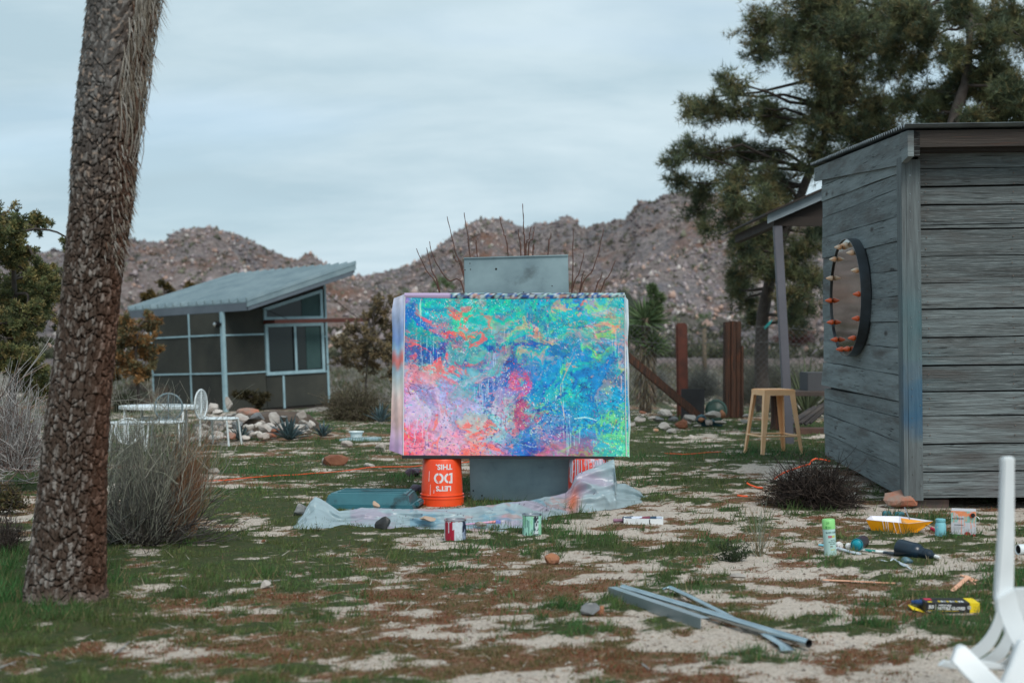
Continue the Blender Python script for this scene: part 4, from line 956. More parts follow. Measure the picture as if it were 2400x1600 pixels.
# washes: turquoise and blue over the top and right, pale pink over the lower left
def wash(cx_, cy_, rx_, ry_, col, al, sc, seed):
    global P
    k = np.exp(-(((wu*957+178-cx_)/rx_)**2+((wv*695+440-cy_)/ry_)**2)**1.2)*sstep(.36, .58, fbm(U*sc*1.4+seed, Vv*sc+seed*2, 5, .65))*al; P = P*(1-k[..., None])+np.array(lin(*col)[:3])*k[..., None]
wash(450, 500, 330, 90, (45, 200, 188), 0.72, 9, 3); wash(800, 520, 300, 110, (25, 160, 205), 0.59, 9, 9); wash(860, 640, 150, 120, (45, 205, 185), 0.63, 10, 15); wash(640, 680, 120, 110, (30, 110, 185), 0.50, 10, 19)
wash(880, 880, 200, 190, (5, 135, 205), 0.68, 9, 21); wash(1000, 820, 180, 150, (45, 190, 195), 0.59, 10, 27); wash(1040, 980, 130, 130, (25, 165, 205), 0.54, 9, 33); wash(520, 760, 150, 90, (20, 100, 180), 0.50, 10, 35)
wash(400, 900, 200, 110, (185, 190, 225), 0.68, 9, 41); wash(300, 1000, 190, 120, (215, 185, 210), 0.59, 9, 47); wash(600, 1010, 140, 90, (180, 215, 220), 0.63, 9, 53); wash(300, 790, 120, 60, (160, 210, 205), 0.54, 10, 57); wash(860, 1060, 160, 50, (200, 160, 190), 0.45, 10, 61)
wash(240, 560, 60, 90, (20, 115, 190), 0.63, 10, 63); wash(560, 600, 160, 80, (45, 170, 185), 0.54, 10, 67)
# brushed streaks
st = fbm(U*16+Vv*14, (Vv-U*.6)*60, 4, .6)[..., None]-.5; P = P*(1+.75*st)
st2 = fbm(U*60, Vv*44, 3, .6)[..., None]-.5; P = P*(1+.5*st2)
rngp = np.random.default_rng(44)
def cl3(c): return np.array(lin(*c)[:3])
wht = sstep(.60, .72, fbm(U*7+31, Vv*9+2, 5, .65))[..., None]; P = P*(1-.45*wht)+cl3((190, 205, 220))*.45*wht
def splat(px, py, spread, n, col, rmin=.6, rmax=2.2, al=.9):
    for _ in range(n):
        cx_ = (px-178)/957.*NU+rngp.normal()*spread/957*NU; cy_ = (py-440)/695.*NV+rngp.normal()*spread/695*NV
        r_ = rmin+(rmax-rmin)*rngp.random()**3; x0_, x1_ = int(cx_-r_-1), int(cx_+r_+2); y0_, y1_ = int(cy_-r_*1.3-1), int(cy_+r_*1.3+2)
        if x0_ < 0 or y0_ < 0 or x1_ > NU or y1_ > NV: continue
        yy_, xx_ = np.mgrid[y0_:y1_, x0_:x1_]; k = (((xx_-cx_)/r_)**2+((yy_-cy_)/(r_*1.2))**2 < 1)[..., None]*al
        P[y0_:y1_, x0_:x1_] = P[y0_:y1_, x0_:x1_]*(1-k)+cl3(col)*k
for px, py, sp_, n_, c_ in ((330, 570, 32, 260, (255, 95, 85)), (350, 605, 30, 160, (225, 50, 130)), (470, 690, 38, 260, (255, 125, 90)), (420, 740, 70, 240, (235, 80, 110)), (250, 850, 40, 180, (255, 115, 95)), (380, 850, 60, 160, (255, 130, 110)), (660, 800, 22, 200, (255, 80, 90)), (665, 850, 20, 160, (250, 70, 90)), (560, 850, 30, 120, (250, 110, 100)),
                          (620, 930, 60, 170, (235, 110, 120)), (760, 600, 30, 160, (255, 140, 110)), (1050, 570, 30, 180, (200, 60, 140)), (1090, 530, 40, 160, (240, 170, 110)), (900, 550, 50, 200, (190, 240, 120)), (930, 840, 50, 260, (170, 240, 140)), (1080, 1080, 40, 260, (190, 245, 130)), (650, 690, 25, 150, (160, 30, 170)), (720, 780, 60, 220, (230, 210, 110)), (1020, 940, 18, 100, (190, 60, 170)),
                          (800, 590, 18, 110, (180, 40, 160)), (500, 1070, 60, 300, (255, 120, 100)), (230, 1090, 50, 260, (255, 90, 110)), (400, 500, 80, 160, (190, 240, 150)), (600, 700, 200, 500, (220, 225, 130)), (1080, 760, 50, 180, (250, 130, 100)), (310, 660, 80, 200, (235, 80, 120)), (205, 660, 20, 60, (255, 90, 70)), (660, 640, 300, 700, (225, 240, 240)), (500, 950, 250, 500, (60, 60, 130)), (700, 800, 300, 500, (20, 60, 140)), (700, 900, 300, 400, (240, 140, 170)), (540, 660, 120, 160, (200, 70, 140))):
    splat(px, py, sp_*1.15, int(n_*.55), c_, .4, 1.15, .7)
def line(pts, col, wd=.6, al=.55):
    for (a_, b_) in zip(pts[:-1], pts[1:]):
        n_ = max(2, int(math.hypot(b_[0]-a_[0], b_[1]-a_[1])/957*NU*1.5))
        for i in range(n_+1):
            x_ = (a_[0]+(b_[0]-a_[0])*i/n_-178)/957*NU; y_ = (a_[1]+(b_[1]-a_[1])*i/n_-440)/695*NV
            xi, yi = int(x_), int(y_)
            if 1 <= xi < NU-1 and 1 <= yi < NV-1: P[yi, xi] = P[yi, xi]*(1-al)+cl3(col)*al; P[yi, xi+1] = P[yi, xi+1]*(1-al*wd*.6)+cl3(col)*al*wd*.6
r = random.Random(5)
dripz = [(230, 330, 600, 720, (215, 225, 240)), (540, 640, 560, 690, (200, 225, 235)), (240, 420, 690, 760, (200, 225, 240)), (780, 860, 700, 900, (190, 230, 230)), (850, 930, 940, 1070, (200, 240, 235)), (560, 620, 900, 980, (200, 225, 240)), (200, 330, 950, 1060, (225, 225, 240)), (1050, 1110, 560, 800, (230, 200, 200)), (620, 760, 560, 640, (150, 210, 210)), (480, 560, 780, 860, (180, 215, 230)), (240, 250, 460, 520, (190, 230, 210))]
for x0_, x1_, y0_, y1_, c_ in dripz:
    for _ in range(8):
        x_ = r.uniform(x0_, x1_); y_ = r.uniform(y0_, y1_); l_ = r.uniform(25, 95); line([(x_, y_), (x_+r.uniform(-3, 3), y_+l_)], c_)
def squig(x_, y_, n_, step, col, bias=(0, 0)):
    pts = [(x_, y_)]; a = r.uniform(0, 6.28)
    for _ in range(n_): a += r.uniform(-1.1, 1.1); x_ += step*math.cos(a)+bias[0]; y_ += step*math.sin(a)*.7+bias[1]; pts.append((x_, y_))
    line(pts, col)
for _ in range(34): squig(r.uniform(200, 1100), r.uniform(470, 1100), r.randint(6, 16), r.uniform(7, 14), r.choice([(210, 230, 240), (190, 225, 225), (150, 60, 110), (110, 50, 90), (235, 190, 180)]))
for _ in range(34): squig(r.uniform(200, 1100), r.uniform(470, 1100), r.randint(5, 10), 9, r.choice([(120, 30, 60), (70, 30, 70), (100, 40, 60)]))
for k in range(5): squig(400+30*k, 500+6*math.sin(k), 8, 11, (200, 225, 235), (5, 0))
line([(905, 640), (915, 700), (880, 760), (850, 830), (850, 900), (870, 1000)], (235, 190, 150)); line([(850, 480), (857, 560)], (255, 170, 150)); line([(1085, 975), (1060, 1040)], (140, 40, 60)); line([(1090, 985), (1075, 1000)], (140, 40, 60)); line([(700, 470), (680, 540), (600, 600)], (160, 200, 120))
for k in range(3): line([(905, 975+k), (950, 968), (1000, 982)], (200, 240, 235))
arc = [(770+30*math.cos(t_), 600+30*math.sin(t_)) for t_ in np.linspace(PI, 2.3*PI, 14)]; line(arc, (220, 210, 225)); line([(x_, y_+1) for x_, y_ in arc], (220, 210, 225))
# fine flecks and spray, then deeper colour
for (cc_, th0, sx__, sy__, sd_, al_, (ca_, cb_, ra_, rb_)) in (((25, 190, 190), .54, 13, 9, 11, .7, (.62, .3, .5, .5)), ((150, 225, 120), .59, 15, 11, 12, .65, (.8, .45, .28, .5)), ((60, 215, 165), .56, 12, 9, 13, .6, (.45, .12, .5, .2)), ((5, 85, 175), .55, 10, 8, 14, .65, (.55, .5, .35, .35)), ((245, 110, 105), .58, 15, 12, 15, .75, (.22, .3, .22, .25)),
        ((250, 140, 120), .56, 12, 10, 16, .7, (.2, .9, .35, .18)), ((215, 200, 222), .54, 9, 7, 17, .7, (.22, .72, .24, .2)), ((165, 215, 215), .56, 12, 10, 18, .6, (.4, .75, .22, .2)), ((200, 70, 120), .60, 15, 12, 19, .7, (.52, .6, .1, .25)), ((235, 175, 150), .60, 15, 12, 20, .6, (.75, .3, .3, .3)), ((10, 150, 205), .53, 9, 7, 21, .6, (.78, .65, .25, .4)), ((20, 120, 195), .54, 10, 8, 22, .6, (.08, .25, .12, .3))):
    a_ = np.exp(-((U-ca_)/ra_)**2-((Vv-cb_)/rb_)**2); f_ = fbm(wu*sx__+sd_*3+4*q1_, wv*sy__+sd_*7+4*q2_, 5, .62); k = (sstep(th0, th0+.05, f_)*np.clip(a_*1.6, 0, 1)*al_)[..., None]
    P = P*(1-k)+cl3(cc_)*(.75+.5*fbm(U*60, Vv*40, 2)[..., None])*k
vio = np.clip((P[..., 2]-P[..., 1])*2.2, 0, 1)*np.clip(P[..., 0]*3, 0, 1)*(P.mean(-1) < .33); P[..., 0] *= 1-.55*vio; P[..., 1] *= 1+.45*vio
for (cc_, dens, sc_, sd_) in (((10, 60, 130), .55, 60, 1), ((240, 245, 240), .60, 75, 2), ((255, 110, 95), .64, 60, 3), ((225, 235, 120), .645, 70, 4), ((20, 200, 190), .60, 55, 5), ((150, 30, 120), .655, 60, 6), ((5, 95, 180), .60, 45, 7)):
    area = sstep(.42, .62, fbm(U*5+sd_*7, Vv*4+sd_*3, 3)); f_ = vn(U*sc_*2.2+sd_*13, Vv*sc_*1.6+sd_*5)*.6+vn(U*sc_*4+sd_, Vv*sc_*3)*.4
    k = (sstep(dens+.14, dens+.2, f_)*area*.6)[..., None]; P = P*(1-k)+cl3(cc_)*k
lum = P.mean(-1, keepdims=True); P = lum+(P-lum)*1.12; P = np.clip(P, .004, .9)**1.22*1.04
P = np.clip(P, .002, .9)
TL, TR, BR, BL_ = (948, 689), (1466, 690), (1474, 1069), (944, 1066)
YB, YT = 9.70, 9.86
def pp(px, py, off=0):
    """pixel on the leaning picture plane"""
    rr = ray(px, py); zt = at(1200, 689, YT).z; zb = at(1200, 1068, YB).z; k = (YT-YB)/(zt-zb)
    t = (YB+off+k*(CAMH-zb))/(rr.y-k*rr.z); return rr*t+Vector((0, 0, CAMH))
cA, cB, cC, cD = [np.array(pp(*p)) for p in (TL, TR, BR, BL_)]
Vg = (cA[None, None]*((1-U)*(1-Vv))[..., None]+cB*(U*(1-Vv))[..., None]+cC*(U*Vv)[..., None]+cD*((1-U)*Vv)[..., None])
Vg[..., 1] += -.004*fbm(U*30, Vv*22, 3)+.006*np.sin(U*PI)*np.sin(Vv*PI)
Vg[..., 2] += .004*np.sin(U*31)*(Vv < .02)
org = Vector((0.38/1, 9.75, .335)); org.x = (cA[0]+cB[0])/2
pnt = thing('painting', 'large unframed canvas of turquoise, blue, pink and coral abstract paint resting on two buckets', 'painting', org)
idx = np.arange(NU*NV).reshape(NV, NU); F = np.stack([idx[:-1, :-1], idx[1:, :-1], idx[1:, 1:], idx[:-1, 1:]], -1).reshape(-1, 4)
M_paint = mat('oil_paint', (1, 1, 1, 1), None, rough=.55, attr=True, spec=.3, bump=.12, bscale=260, bdist=.003)
link('canvas', npmesh('canvas', rel(Vg.reshape(-1, 3), pnt), F, P.reshape(-1, 3), smooth=True), M_paint, pnt)
# back board that stretches it
q = MB(); A_, B_, C_, D_ = [Vector(x) for x in (cA, cB, cC, cD)]
q.prism([A_+Vector((.01, .012, -.008)), B_+Vector((-.02, .012, -.008)), C_+Vector((-.02, .012, .004)), D_+Vector((.01, .012, .004))], (0, .03, 0)); q.build('stretcher_board', mat('raw_board', (.05, .06, .07), (.1, .1, .11), 8, .8), pnt, world=True)
# loose canvas turned back at the left and right edges, and a stained top edge
def strip(name, inner, outer, k, seed, colf, fold=.05, back=.05, nk=9):
    n_ = len(inner); rr = np.random.default_rng(seed); V = []; C_ = []
    for i in range(n_):
        for j in range(nk):
            s_ = j/(nk-1); px = inner[i][0]*(1-s_)+outer[i][0]*s_; py = inner[i][1]*(1-s_)+outer[i][1]*s_
            p = pp(px, py, -.006+back*s_**1.3+.010*math.sin(i*.55+seed)*s_+.006*math.sin(j*1.3+i*.21)); V.append(p[:]); C_.append(colf(i/(n_-1), s_))
    id_ = np.arange(n_*nk).reshape(n_, nk); F_ = np.stack([id_[:-1, :-1], id_[1:, :-1], id_[1:, 1:], id_[:-1, 1:]], -1).reshape(-1, 4)
    V = rel(np.array(V), pnt); V2 = V+np.array([0, .003, 0]); nV = len(V)
    return link(name, npmesh(name, V, F_, np.array(C_), smooth=True), M_paint, pnt)
def cleft(t_, s_):
    keys = [(0, (205, 205, 222)), (.12, (170, 185, 215)), (.28, (120, 150, 205)), (.34, (150, 190, 215)), (.39, (215, 130, 130)), (.43, (215, 120, 115)), (.47, (170, 195, 210)), (.56, (205, 208, 205)), (.66, (228, 200, 195)), (.8, (222, 185, 180)), (.92, (195, 165, 195)), (1, (185, 150, 190))]
    x_ = t_+.02*math.sin(s_*9); k = [i for i in range(len(keys)-1) if keys[i][0] <= x_ <= keys[i+1][0]]; k = k[0] if k else (0 if x_ < 0 else len(keys)-2)
    (a_, ca_), (b_, cb_) = keys[k], keys[k+1]; f_ = min(1, max(0, (x_-a_)/(b_-a_))); c_ = [ca_[i]*(1-f_)+cb_[i]*f_ for i in range(3)]
    nz = .85+.3*vn(s_*5+t_*3, t_*40); return tuple(np.array(lin(*c_)[:3])*nz)
nI = 40
lo = [(923, 699), (918, 730), (920, 780), (919, 850), (919, 900), (917, 960), (916, 1010), (913, 1040), (912, 1054)]
def interp(pts, n_):
    ys_ = [p[1] for p in pts]; y_ = np.linspace(ys_[0], ys_[-1], n_); return [(float(np.interp(v, ys_, [p[0] for p in pts])), float(v)) for v in y_]
strip('canvas_edge', [(948.5-3.5*i/(nI-1), 689+377*i/(nI-1)) for i in range(nI)], interp(lo, nI), 1, 3, cleft, back=.09)
q = MB(); q.tube([pp(949, 690, -.006), pp(946, 880, -.007), pp(945, 1066, -.006)], .0035, 5); q.build('canvas_fold', mat('canvas_white', (.62, .62, .66), None, rough=.8), pnt, world=True)
ro = [(1472, 703), (1474, 760), (1471, 800), (1475, 870), (1474, 930), (1478, 1000), (1475, 1040), (1476, 1071)]
def cright(t_, s_):
    base = (200, 215, 225) if t_ < .8 else (165, 205, 190)
    if .26 < t_ < .30 and s_ < .8: base = (220, 90, 90)
    if .62 < t_ < .72: base = (150, 190, 215)
    return tuple(np.array(lin(*base)[:3])*(.85+.3*vn(s_*4, t_*30)))
strip('canvas_edge', [(1464+4*i/(nI-1), 693+376*i/(nI-1)) for i in range(nI)], interp(ro, nI), 1, 9, cright, back=.05)
q = MB(); q.tube([pp(1464.5, 692, -.006), pp(1465, 880, -.008), pp(1468, 1069, -.006)], .003, 5); q.build('canvas_fold', bpy.data.materials['canvas_white'], pnt, world=True)
# top edge: canvas rolled over, drips
n_ = 90; V = []; C_ = []; rr = np.random.default_rng(3)
for j, (dy, of) in enumerate(((8, -.004), (4, -.012), (0, -.010), (-2.5, .006), (-2, .03))):
    for i in range(n_):
        x_ = 948+ (1464-948)*i/(n_-1); sag = 3.0*math.sin(PI*i/(n_-1))*(j == 0); V.append(pp(x_, 689+dy+sag-(i/(n_-1))*(0), of)[:])
        f_ = vn(i*.6, j*.9); base = [(90, 110, 150), (150, 190, 190), (60, 60, 70), (200, 215, 220), (40, 100, 170), (190, 150, 140)][int(f_*5.99)] if i > 18 else (190, 170, 205)
        C_.append(np.array(lin(*base)[:3])*(.8 if j < 3 else 1))
id_ = np.arange(5*n_).reshape(5, n_); F_ = np.stack([id_[:-1, :-1], id_[:-1, 1:], id_[1:, 1:], id_[1:, :-1]], -1).reshape(-1, 4)
link('canvas_top_fold', npmesh('canvas_top_fold', rel(np.array(V), pnt), F_, np.array(C_), smooth=True), M_paint, pnt)
a = pp(942, 1066, .002); b_ = pp(1440, 1071.5, .002)
q = MB(); q.hexa([(a.x, 9.69, a.z-.022), (b_.x, 9.69, b_.z-.012), (b_.x, 9.84, b_.z-.012), (a.x, 9.84, a.z-.022), (a.x, 9.69, a.z-.004), (b_.x, 9.69, b_.z+.004), (b_.x, 9.84, b_.z+.004), (a.x, 9.84, a.z-.004)])
q.build('bottom_rail', mat('black_rail', (.015, .015, .018), None, rough=.5), pnt, world=True)
zrail = min(a.z-.022, b_.z-.012)

# ================================================================ BUCKETS
M_obk = mat('orange_plastic', lin(232, 66, 24), lin(240, 84, 36), 5, .38, c3=lin(225, 150, 140), s3=14, f3=(.68, .78), spec=.5)
M_white = mat('white_print', (.72, .70, .70), None, rough=.6)
def bucket(cx_px, D, label, m_, hb):
    g = gnd(cx_px, 1184); x = (cx_px-1200)/FPX*D; z0 = tz(x, D)
    b = thing('bucket', label, 'bucket', (x, D, z0), (0, 0, 0), 'upturned five gallon buckets under the painting')
    h = hb-z0
    q = MB(); pr = [(.148, .0), (.150, .002), (.150, .05), (.146, .052), (.143, .075), (.1325, h-.006), (.129, h), (.001, h)]
    q.lathe(pr, 48, caps=False); q.build('body', m_, b, smooth='auto')
    q = MB(); q.lathe([(.1445, .048), (.153, .050), (.153, .056), (.144, .058)], 48, caps=False); q.lathe([(.1435, .070), (.1515, .072), (.150, .078), (.142, .079)], 48, caps=False); q.build('rim_ring', m_, b, smooth='auto')
    q = MB(); q.box(-.010, .010, -.158, -.145, .015, .047, Matrix.Rotation(-.95, 4, 'Z')); q.build('handle_lug', m_, b)
    return b, h
bo, hb = bucket(1036, 9.80, 'clean orange upturned bucket with white upside-down lettering under the left of the painting', M_obk, zrail)
# lettering stands on its head, stencilled
def on_bucket(cx_a, zc):
    def f(x, y):
        x, y = -x, -y    # upside down
        z = zc+y; R_ = .143-(z-.075)/(hb-.08)*.0107+.0012
        a_ = cx_a+x/R_; return (R_*math.sin(a_), -R_*math.cos(a_), z)
    return f
ac = .13
put_text('lettering', "LET'S", .046, on_bucket(ac+.0, .126), M_white, bo, bold=.0016, sx=1.04)
put_text('lettering', "DO", .094, on_bucket(ac-.01, .198), M_white, bo, bold=.003, sx=.92)
put_text('lettering', "THIS.", .050, on_bucket(ac+.02, .272), M_white, bo, bold=.0016, sx=1.02)
# stencil bridges
fb = on_bucket(ac-.01, .198); q = MB()
for xx_ in (-.0355, .031):
    for sgn in (1, -1):
        pts = [Vector(fb(xx_-.0028, sgn*.018)), Vector(fb(xx_+.0028, sgn*.018)), Vector(fb(xx_+.0028, sgn*.046)), Vector(fb(xx_-.0028, sgn*.046))]
        o_ = Vector((pts[0].x, pts[0].y, 0)).normalized()*.0006; q.add([p+o_ for p in pts], [(0, 1, 2, 3)])
q.build('stencil_bridge', M_obk, bo)
q = MB()
for a_, z0_, z1_ in ((-.62, .17, .24), (-.55, .07, .15), (-.35, .09, .12)):
    q.tube([(.1445*math.sin(a_), -.1445*math.cos(a_), z0_), (.139*math.sin(a_), -.139*math.cos(a_), z1_)], .0016, 4)
q.build('paint_drip', M_white, bo)['kind'] = 'stuff'

# splattered bucket, right
M_rbk = mat('splattered_plastic', lin(200, 35, 30), lin(228, 80, 50), 6, .4, c3=lin(190, 185, 200), s3=11, f3=(.52, .6))
br, hb2 = bucket(1379, 9.78, 'red upturned bucket splashed with white and orange paint, half hidden by the plastic sheet', M_rbk, zrail+.004)
for i in range(16):
    a_ = -1.2+2.4*((i*.618) % 1); z1_ = hb2-.005; l_ = .05+.13*((i*.37) % 1); R1 = .134
    q = MB() if i == 0 else q
    q.tube([(R1*math.sin(a_), -R1*math.cos(a_), z1_), ((R1+.004)*math.sin(a_+.03), -(R1+.004)*math.cos(a_+.03), z1_-l_*.5), ((R1+.007)*math.sin(a_), -(R1+.007)*math.cos(a_), z1_-l_)], .002+.001*(i % 3), 4)
q.build('paint_drip', mat('pale_blue_paint', (.5, .55, .65), None, rough=.4), br)['kind'] = 'stuff'

# ================================================================ PLASTIC SHEET
def pw(pts, x): return np.interp(x, [p[0] for p in pts], [p[1] for p in pts])
crest = [(688, 1238), (712, 1205), (730, 1172), (738, 1163), (752, 1168), (772, 1182), (795, 1198), (812, 1195), (850, 1188), (900, 1190), (960, 1192), (1010, 1193), (1060, 1190), (1110, 1187), (1150, 1183), (1180, 1177), (1240, 1172), (1290, 1162), (1325, 1154), (1338, 1140), (1346, 1118), (1356, 1107), (1390, 1094), (1420, 1080), (1438, 1073), (1441, 1080), (1443, 1115), (1446, 1131), (1465, 1132), (1480, 1140), (1500, 1153), (1512, 1168), (1517, 1174)]
foot = [(688, 1239), (720, 1242), (800, 1240), (860, 1243), (950, 1242), (1000, 1246), (1100, 1246), (1160, 1246), (1210, 1243), (1250, 1232), (1290, 1216), (1320, 1209), (1360, 1203), (1430, 1196), (1480, 1186), (1505, 1178), (1517, 1175)]
nx_, nv_ = 380, 54
pxs_ = np.linspace(688, 1517, nx_); cr = pw(crest, pxs_)+1.0*(vn(pxs_*.09, pxs_*0)-.5)*2; ft = pw(foot, pxs_)+1.5*(vn(pxs_*.06+7, pxs_*0)-.5)*2
V = np.zeros((nv_, nx_, 3))
for i, x_ in enumerate(pxs_):
    g = gnd(x_, ft[i]); Df = g.y
    raise_ = ft[i]-cr[i]
    Dc = Df+.10+.30*min(1, raise_/60.)+(.22 if x_ > 1335 else 0)*min(1, (x_-1335)/40.)
    if 1325 < x_ <= 1443: Dc = min(Dc, 9.585)
    if x_ > 1443: Dc = Df+.33
    c_ = at(x_, cr[i], Dc); zc = max(c_.z, tz(c_.x, Dc)+.004)
    for j in range(nv_):
        v = j/(nv_-1)
        if v < .62:    # rising side
            s_ = v/.62; y_ = Df+(Dc-Df)*s_; z_ = tz(g.x, Df)+.004+(zc-tz(g.x, Df)-.004)*(s_**.8*.55+.45*s_**1.6)
            x_w = (x_-1200)/FPX*y_
        else:
            s_ = (v-.62)/.38; y_ = Dc+s_*(.55 if x_ < 1320 else .05); x_w = (x_-1200)/FPX*y_
            z_ = zc+(tz(x_w, y_)+.006-zc)*(1-(1-s_)**2.2)
        V[j, i] = (x_w, y_, z_)
J, I_ = np.mgrid[0:nv_, 0:nx_]
a1 = (V[..., 0]*1.0); amp = np.sin(np.clip(J/(nv_*.62), 0, 1)*PI)**.8*.6+.15
wr_ = np.abs(fbm(a1*3.2+V[..., 2]*5, V[..., 1]*2.2+V[..., 2]*3, 3)-.5)*2; wr2 = np.abs(fbm(a1*7+20-V[..., 2]*9, V[..., 1]*6+V[..., 2]*8, 2)-.5)*2
long_ = np.abs(fbm(a1*1.1+9, J*.11+a1*.8, 3)-.5)*2
wr_ = np.clip(wr_*1.6, 0, 1)**.6; dn = .085*(.5-wr_)+.05*(.3-wr2)+.10*(.3-long_)
V[..., 1] -= dn*amp*1.2; V[..., 2] += np.maximum(-(V[..., 2]-terr(V[..., 0], V[..., 1])-.004)*.5, .45*dn*amp)
V[..., 2] = np.maximum(V[..., 2], terr(V[..., 0], V[..., 1])+.003)
idx = np.arange(nv_*nx_).reshape(nv_, nx_); F = np.stack([idx[:-1, :-1], idx[:-1, 1:], idx[1:, 1:], idx[1:, :-1]], -1).reshape(-1, 4)
# paint stains on it
Cc = np.ones((nv_, nx_, 3))*cl3((186, 208, 216))
s1 = sstep(.52, .64, fbm(a1*2.4+3, V[..., 1]*4+V[..., 2]*6, 4, .6))[..., None]*((pxs_ > 820) & (pxs_ < 1500))[None, :, None]
Cc = Cc*(1-.45*s1)+cl3((205, 165, 200))*.45*s1
s2 = sstep(.60, .68, fbm(a1*6+30, V[..., 1]*8+V[..., 2]*12, 3))[..., None]*((pxs_ > 960) & (pxs_ < 1360))[None, :, None]; Cc = Cc*(1-.35*s2)+cl3((60, 170, 210))*.35*s2
s3 = sstep(.63, .70, fbm(a1*7+60, V[..., 1]*9+V[..., 2]*12+11, 3))[..., None]*((pxs_ > 960) & (pxs_ < 1380))[None, :, None]; Cc = Cc*(1-.35*s3)+cl3((240, 140, 120))*.35*s3
k = np.exp(-((pxs_-1342)/16)**2)[None, :]*np.exp(-((J-12)/14.)**2); k = (k*(fbm(a1*20, V[..., 2]*20, 2) > .35))[..., None]; Cc = Cc*(1-.9*k)+cl3((235, 120, 70))*.9*k
spk = (rngp.random((nv_, nx_)) < .004)[..., None]*((pxs_ > 880) & (pxs_ < 1400))[None, :, None]; Cc = np.where(spk, cl3((90, 40, 90)), Cc)
m = bpy.data.materials.new('plastic_film'); m.use_nodes = True; t = m.node_tree; Nn = t.nodes; Lk = t.links
b = Nn['Principled BSDF']; b.inputs['Roughness'].default_value = .22; b.inputs['Specular IOR Level'].default_value = .6
a = Nn.new('ShaderNodeAttribute'); a.attribute_name = 'col'; Lk.new(a.outputs['Color'], b.inputs['Base Color'])
tr = Nn.new('ShaderNodeBsdfTranslucent'); Lk.new(a.outputs['Color'], tr.inputs['Color'])
tp = Nn.new('ShaderNodeBsdfTransparent'); m1 = Nn.new('ShaderNodeMixShader'); m1.inputs[0].default_value = .35; m2 = Nn.new('ShaderNodeMixShader'); m2.inputs[0].default_value = .12
Lk.new(b.outputs[0], m1.inputs[1]); Lk.new(tr.outputs[0], m1.inputs[2]); Lk.new(m1.outputs[0], m2.inputs[1]); Lk.new(tp.outputs[0], m2.inputs[2]); Lk.new(m2.outputs[0], Nn['Material Output'].inputs[0])
M_film = m
me = npmesh('plastic_sheet', V.reshape(-1, 3)-np.array([0, 8.7, 0]), F, Cc.reshape(-1, 3), smooth=True)
o = link('plastic_sheet', me, m); o.location = (0, 8.7, 0)
meta(o, 'long crumpled translucent plastic sheet spread on the ground before the buckets', 'plastic sheet')
def sheet_z(x, y):
    d = (V[..., 0]-x)**2+(V[..., 1]-y)**2; return float(V[..., 2].ravel()[np.argmin(d)])

# teal tote lid / box behind the sheet
M_teal = mat('teal_tote', lin(48, 106, 116), lin(38, 88, 98), 4, .45, c3=lin(25, 55, 62), s3=9, f3=(.58, .7))
tb = thing('storage_box', 'upturned teal plastic storage box lying behind the left of the plastic sheet', 'box', (at(860, 1184, 9.45).x, 9.45, tz(-1, 9.45)), (0, 0, math.radians(-6)))
q = MB(); wb, db, hh = .30, .42, .105
q.hexa([(-wb, 0, 0), (wb, 0, 0), (wb, db, 0), (-wb, db, 0), (-wb+.03, .035, hh), (wb-.03, .035, hh), (wb-.05, db-.04, hh), (-wb+.06, db-.04, hh)]); q.build('body', M_teal, tb, bevel=.012)
q = MB(); q.box(-wb-.012, wb+.012, -.012, db+.012, .0, .035); q.build('rim', M_teal, tb, bevel=.006)
q = MB(); q.box(wb+.0, wb+.035, .1, .3, .01, .05); q.build('handle', M_teal, tb, bevel=.01)
for k_ in (-.1, 0, .1):
    q = MB(); q.box(-wb+.08, wb-.07, .2+k_-.008, .2+k_+.008, hh-.001, hh+.006); q.build('moulded_rib', M_teal, tb)

# ---- cans on the grass
M_tin = mat('tin_metal', (.45, .47, .48), None, rough=.3, metal=1)
def can(px, py, r_, h_, name, label, stain, base, seed, tilt=(0, 0)):
    g = gnd(px, py); g.y += r_; c = thing(name, label, 'paint can', (g.x, g.y, g.z), (tilt[0], tilt[1], 0))
    nA, nH = 72, 40; A, H = np.meshgrid(np.linspace(0, 2*PI, nA, endpoint=False), np.linspace(0, 1, nH))
    Vv_ = np.stack([r_*np.sin(A), -r_*np.cos(A), .004+H*(h_-.008)], -1).reshape(-1, 3)
    id_ = np.arange(nA*nH).reshape(nH, nA); F_ = np.stack([id_[:-1], np.roll(id_[:-1], -1, 1), np.roll(id_[1:], -1, 1), id_[1:]], -1).reshape(-1, 4)
    C_ = np.zeros((nH, nA, 3))+cl3(base); C_ = stain(A, H, C_)
    link('body', npmesh('can', Vv_, F_, C_.reshape(-1, 3), smooth=True), M_vc, c)
    q = MB(); q.lathe([(r_+.0005, 0), (r_+.002, .002), (r_+.002, .005), (r_+.0005, .006)], 32, caps=False); q.build('rim', M_tin, c, smooth='auto'); q = MB(); q.lathe([(r_+.001, h_-.008), (r_+.003, h_-.005), (r_+.002, h_), (r_-.006, h_), (r_-.007, h_-.006), (.001, h_-.007)], 32, caps=False); q.build('rim', M_tin, c, smooth='auto')
    return c
def st_red(A, H, C_):
    dr = vn(A*7+3, H*.9); k = ((dr > .46) & (H < .25+1.1*vn(A*9, H*0)) & (np.abs(A-6.0) < .75)) | ((H > .93) & (vn(A*8, H*0) > .4)) | ((np.abs(A-5.35) < .25) & (H < .9)) | ((np.abs(np.mod(A+.55, 2*PI)) < .12) & (H > .4)&(H<.9)) | ((np.abs(A-5.95) < .17) & (H < .55))
    C_ = np.where(k[..., None], cl3((165, 25, 55)), C_)
    k2 = (A > .75) & (A < 2.2); C_ = np.where(k2[..., None], cl3((25, 35, 65)), C_); k3 = k2 & (vn(A*9, H*6) > .55); return np.where(k3[..., None], cl3((150, 165, 190)), C_)
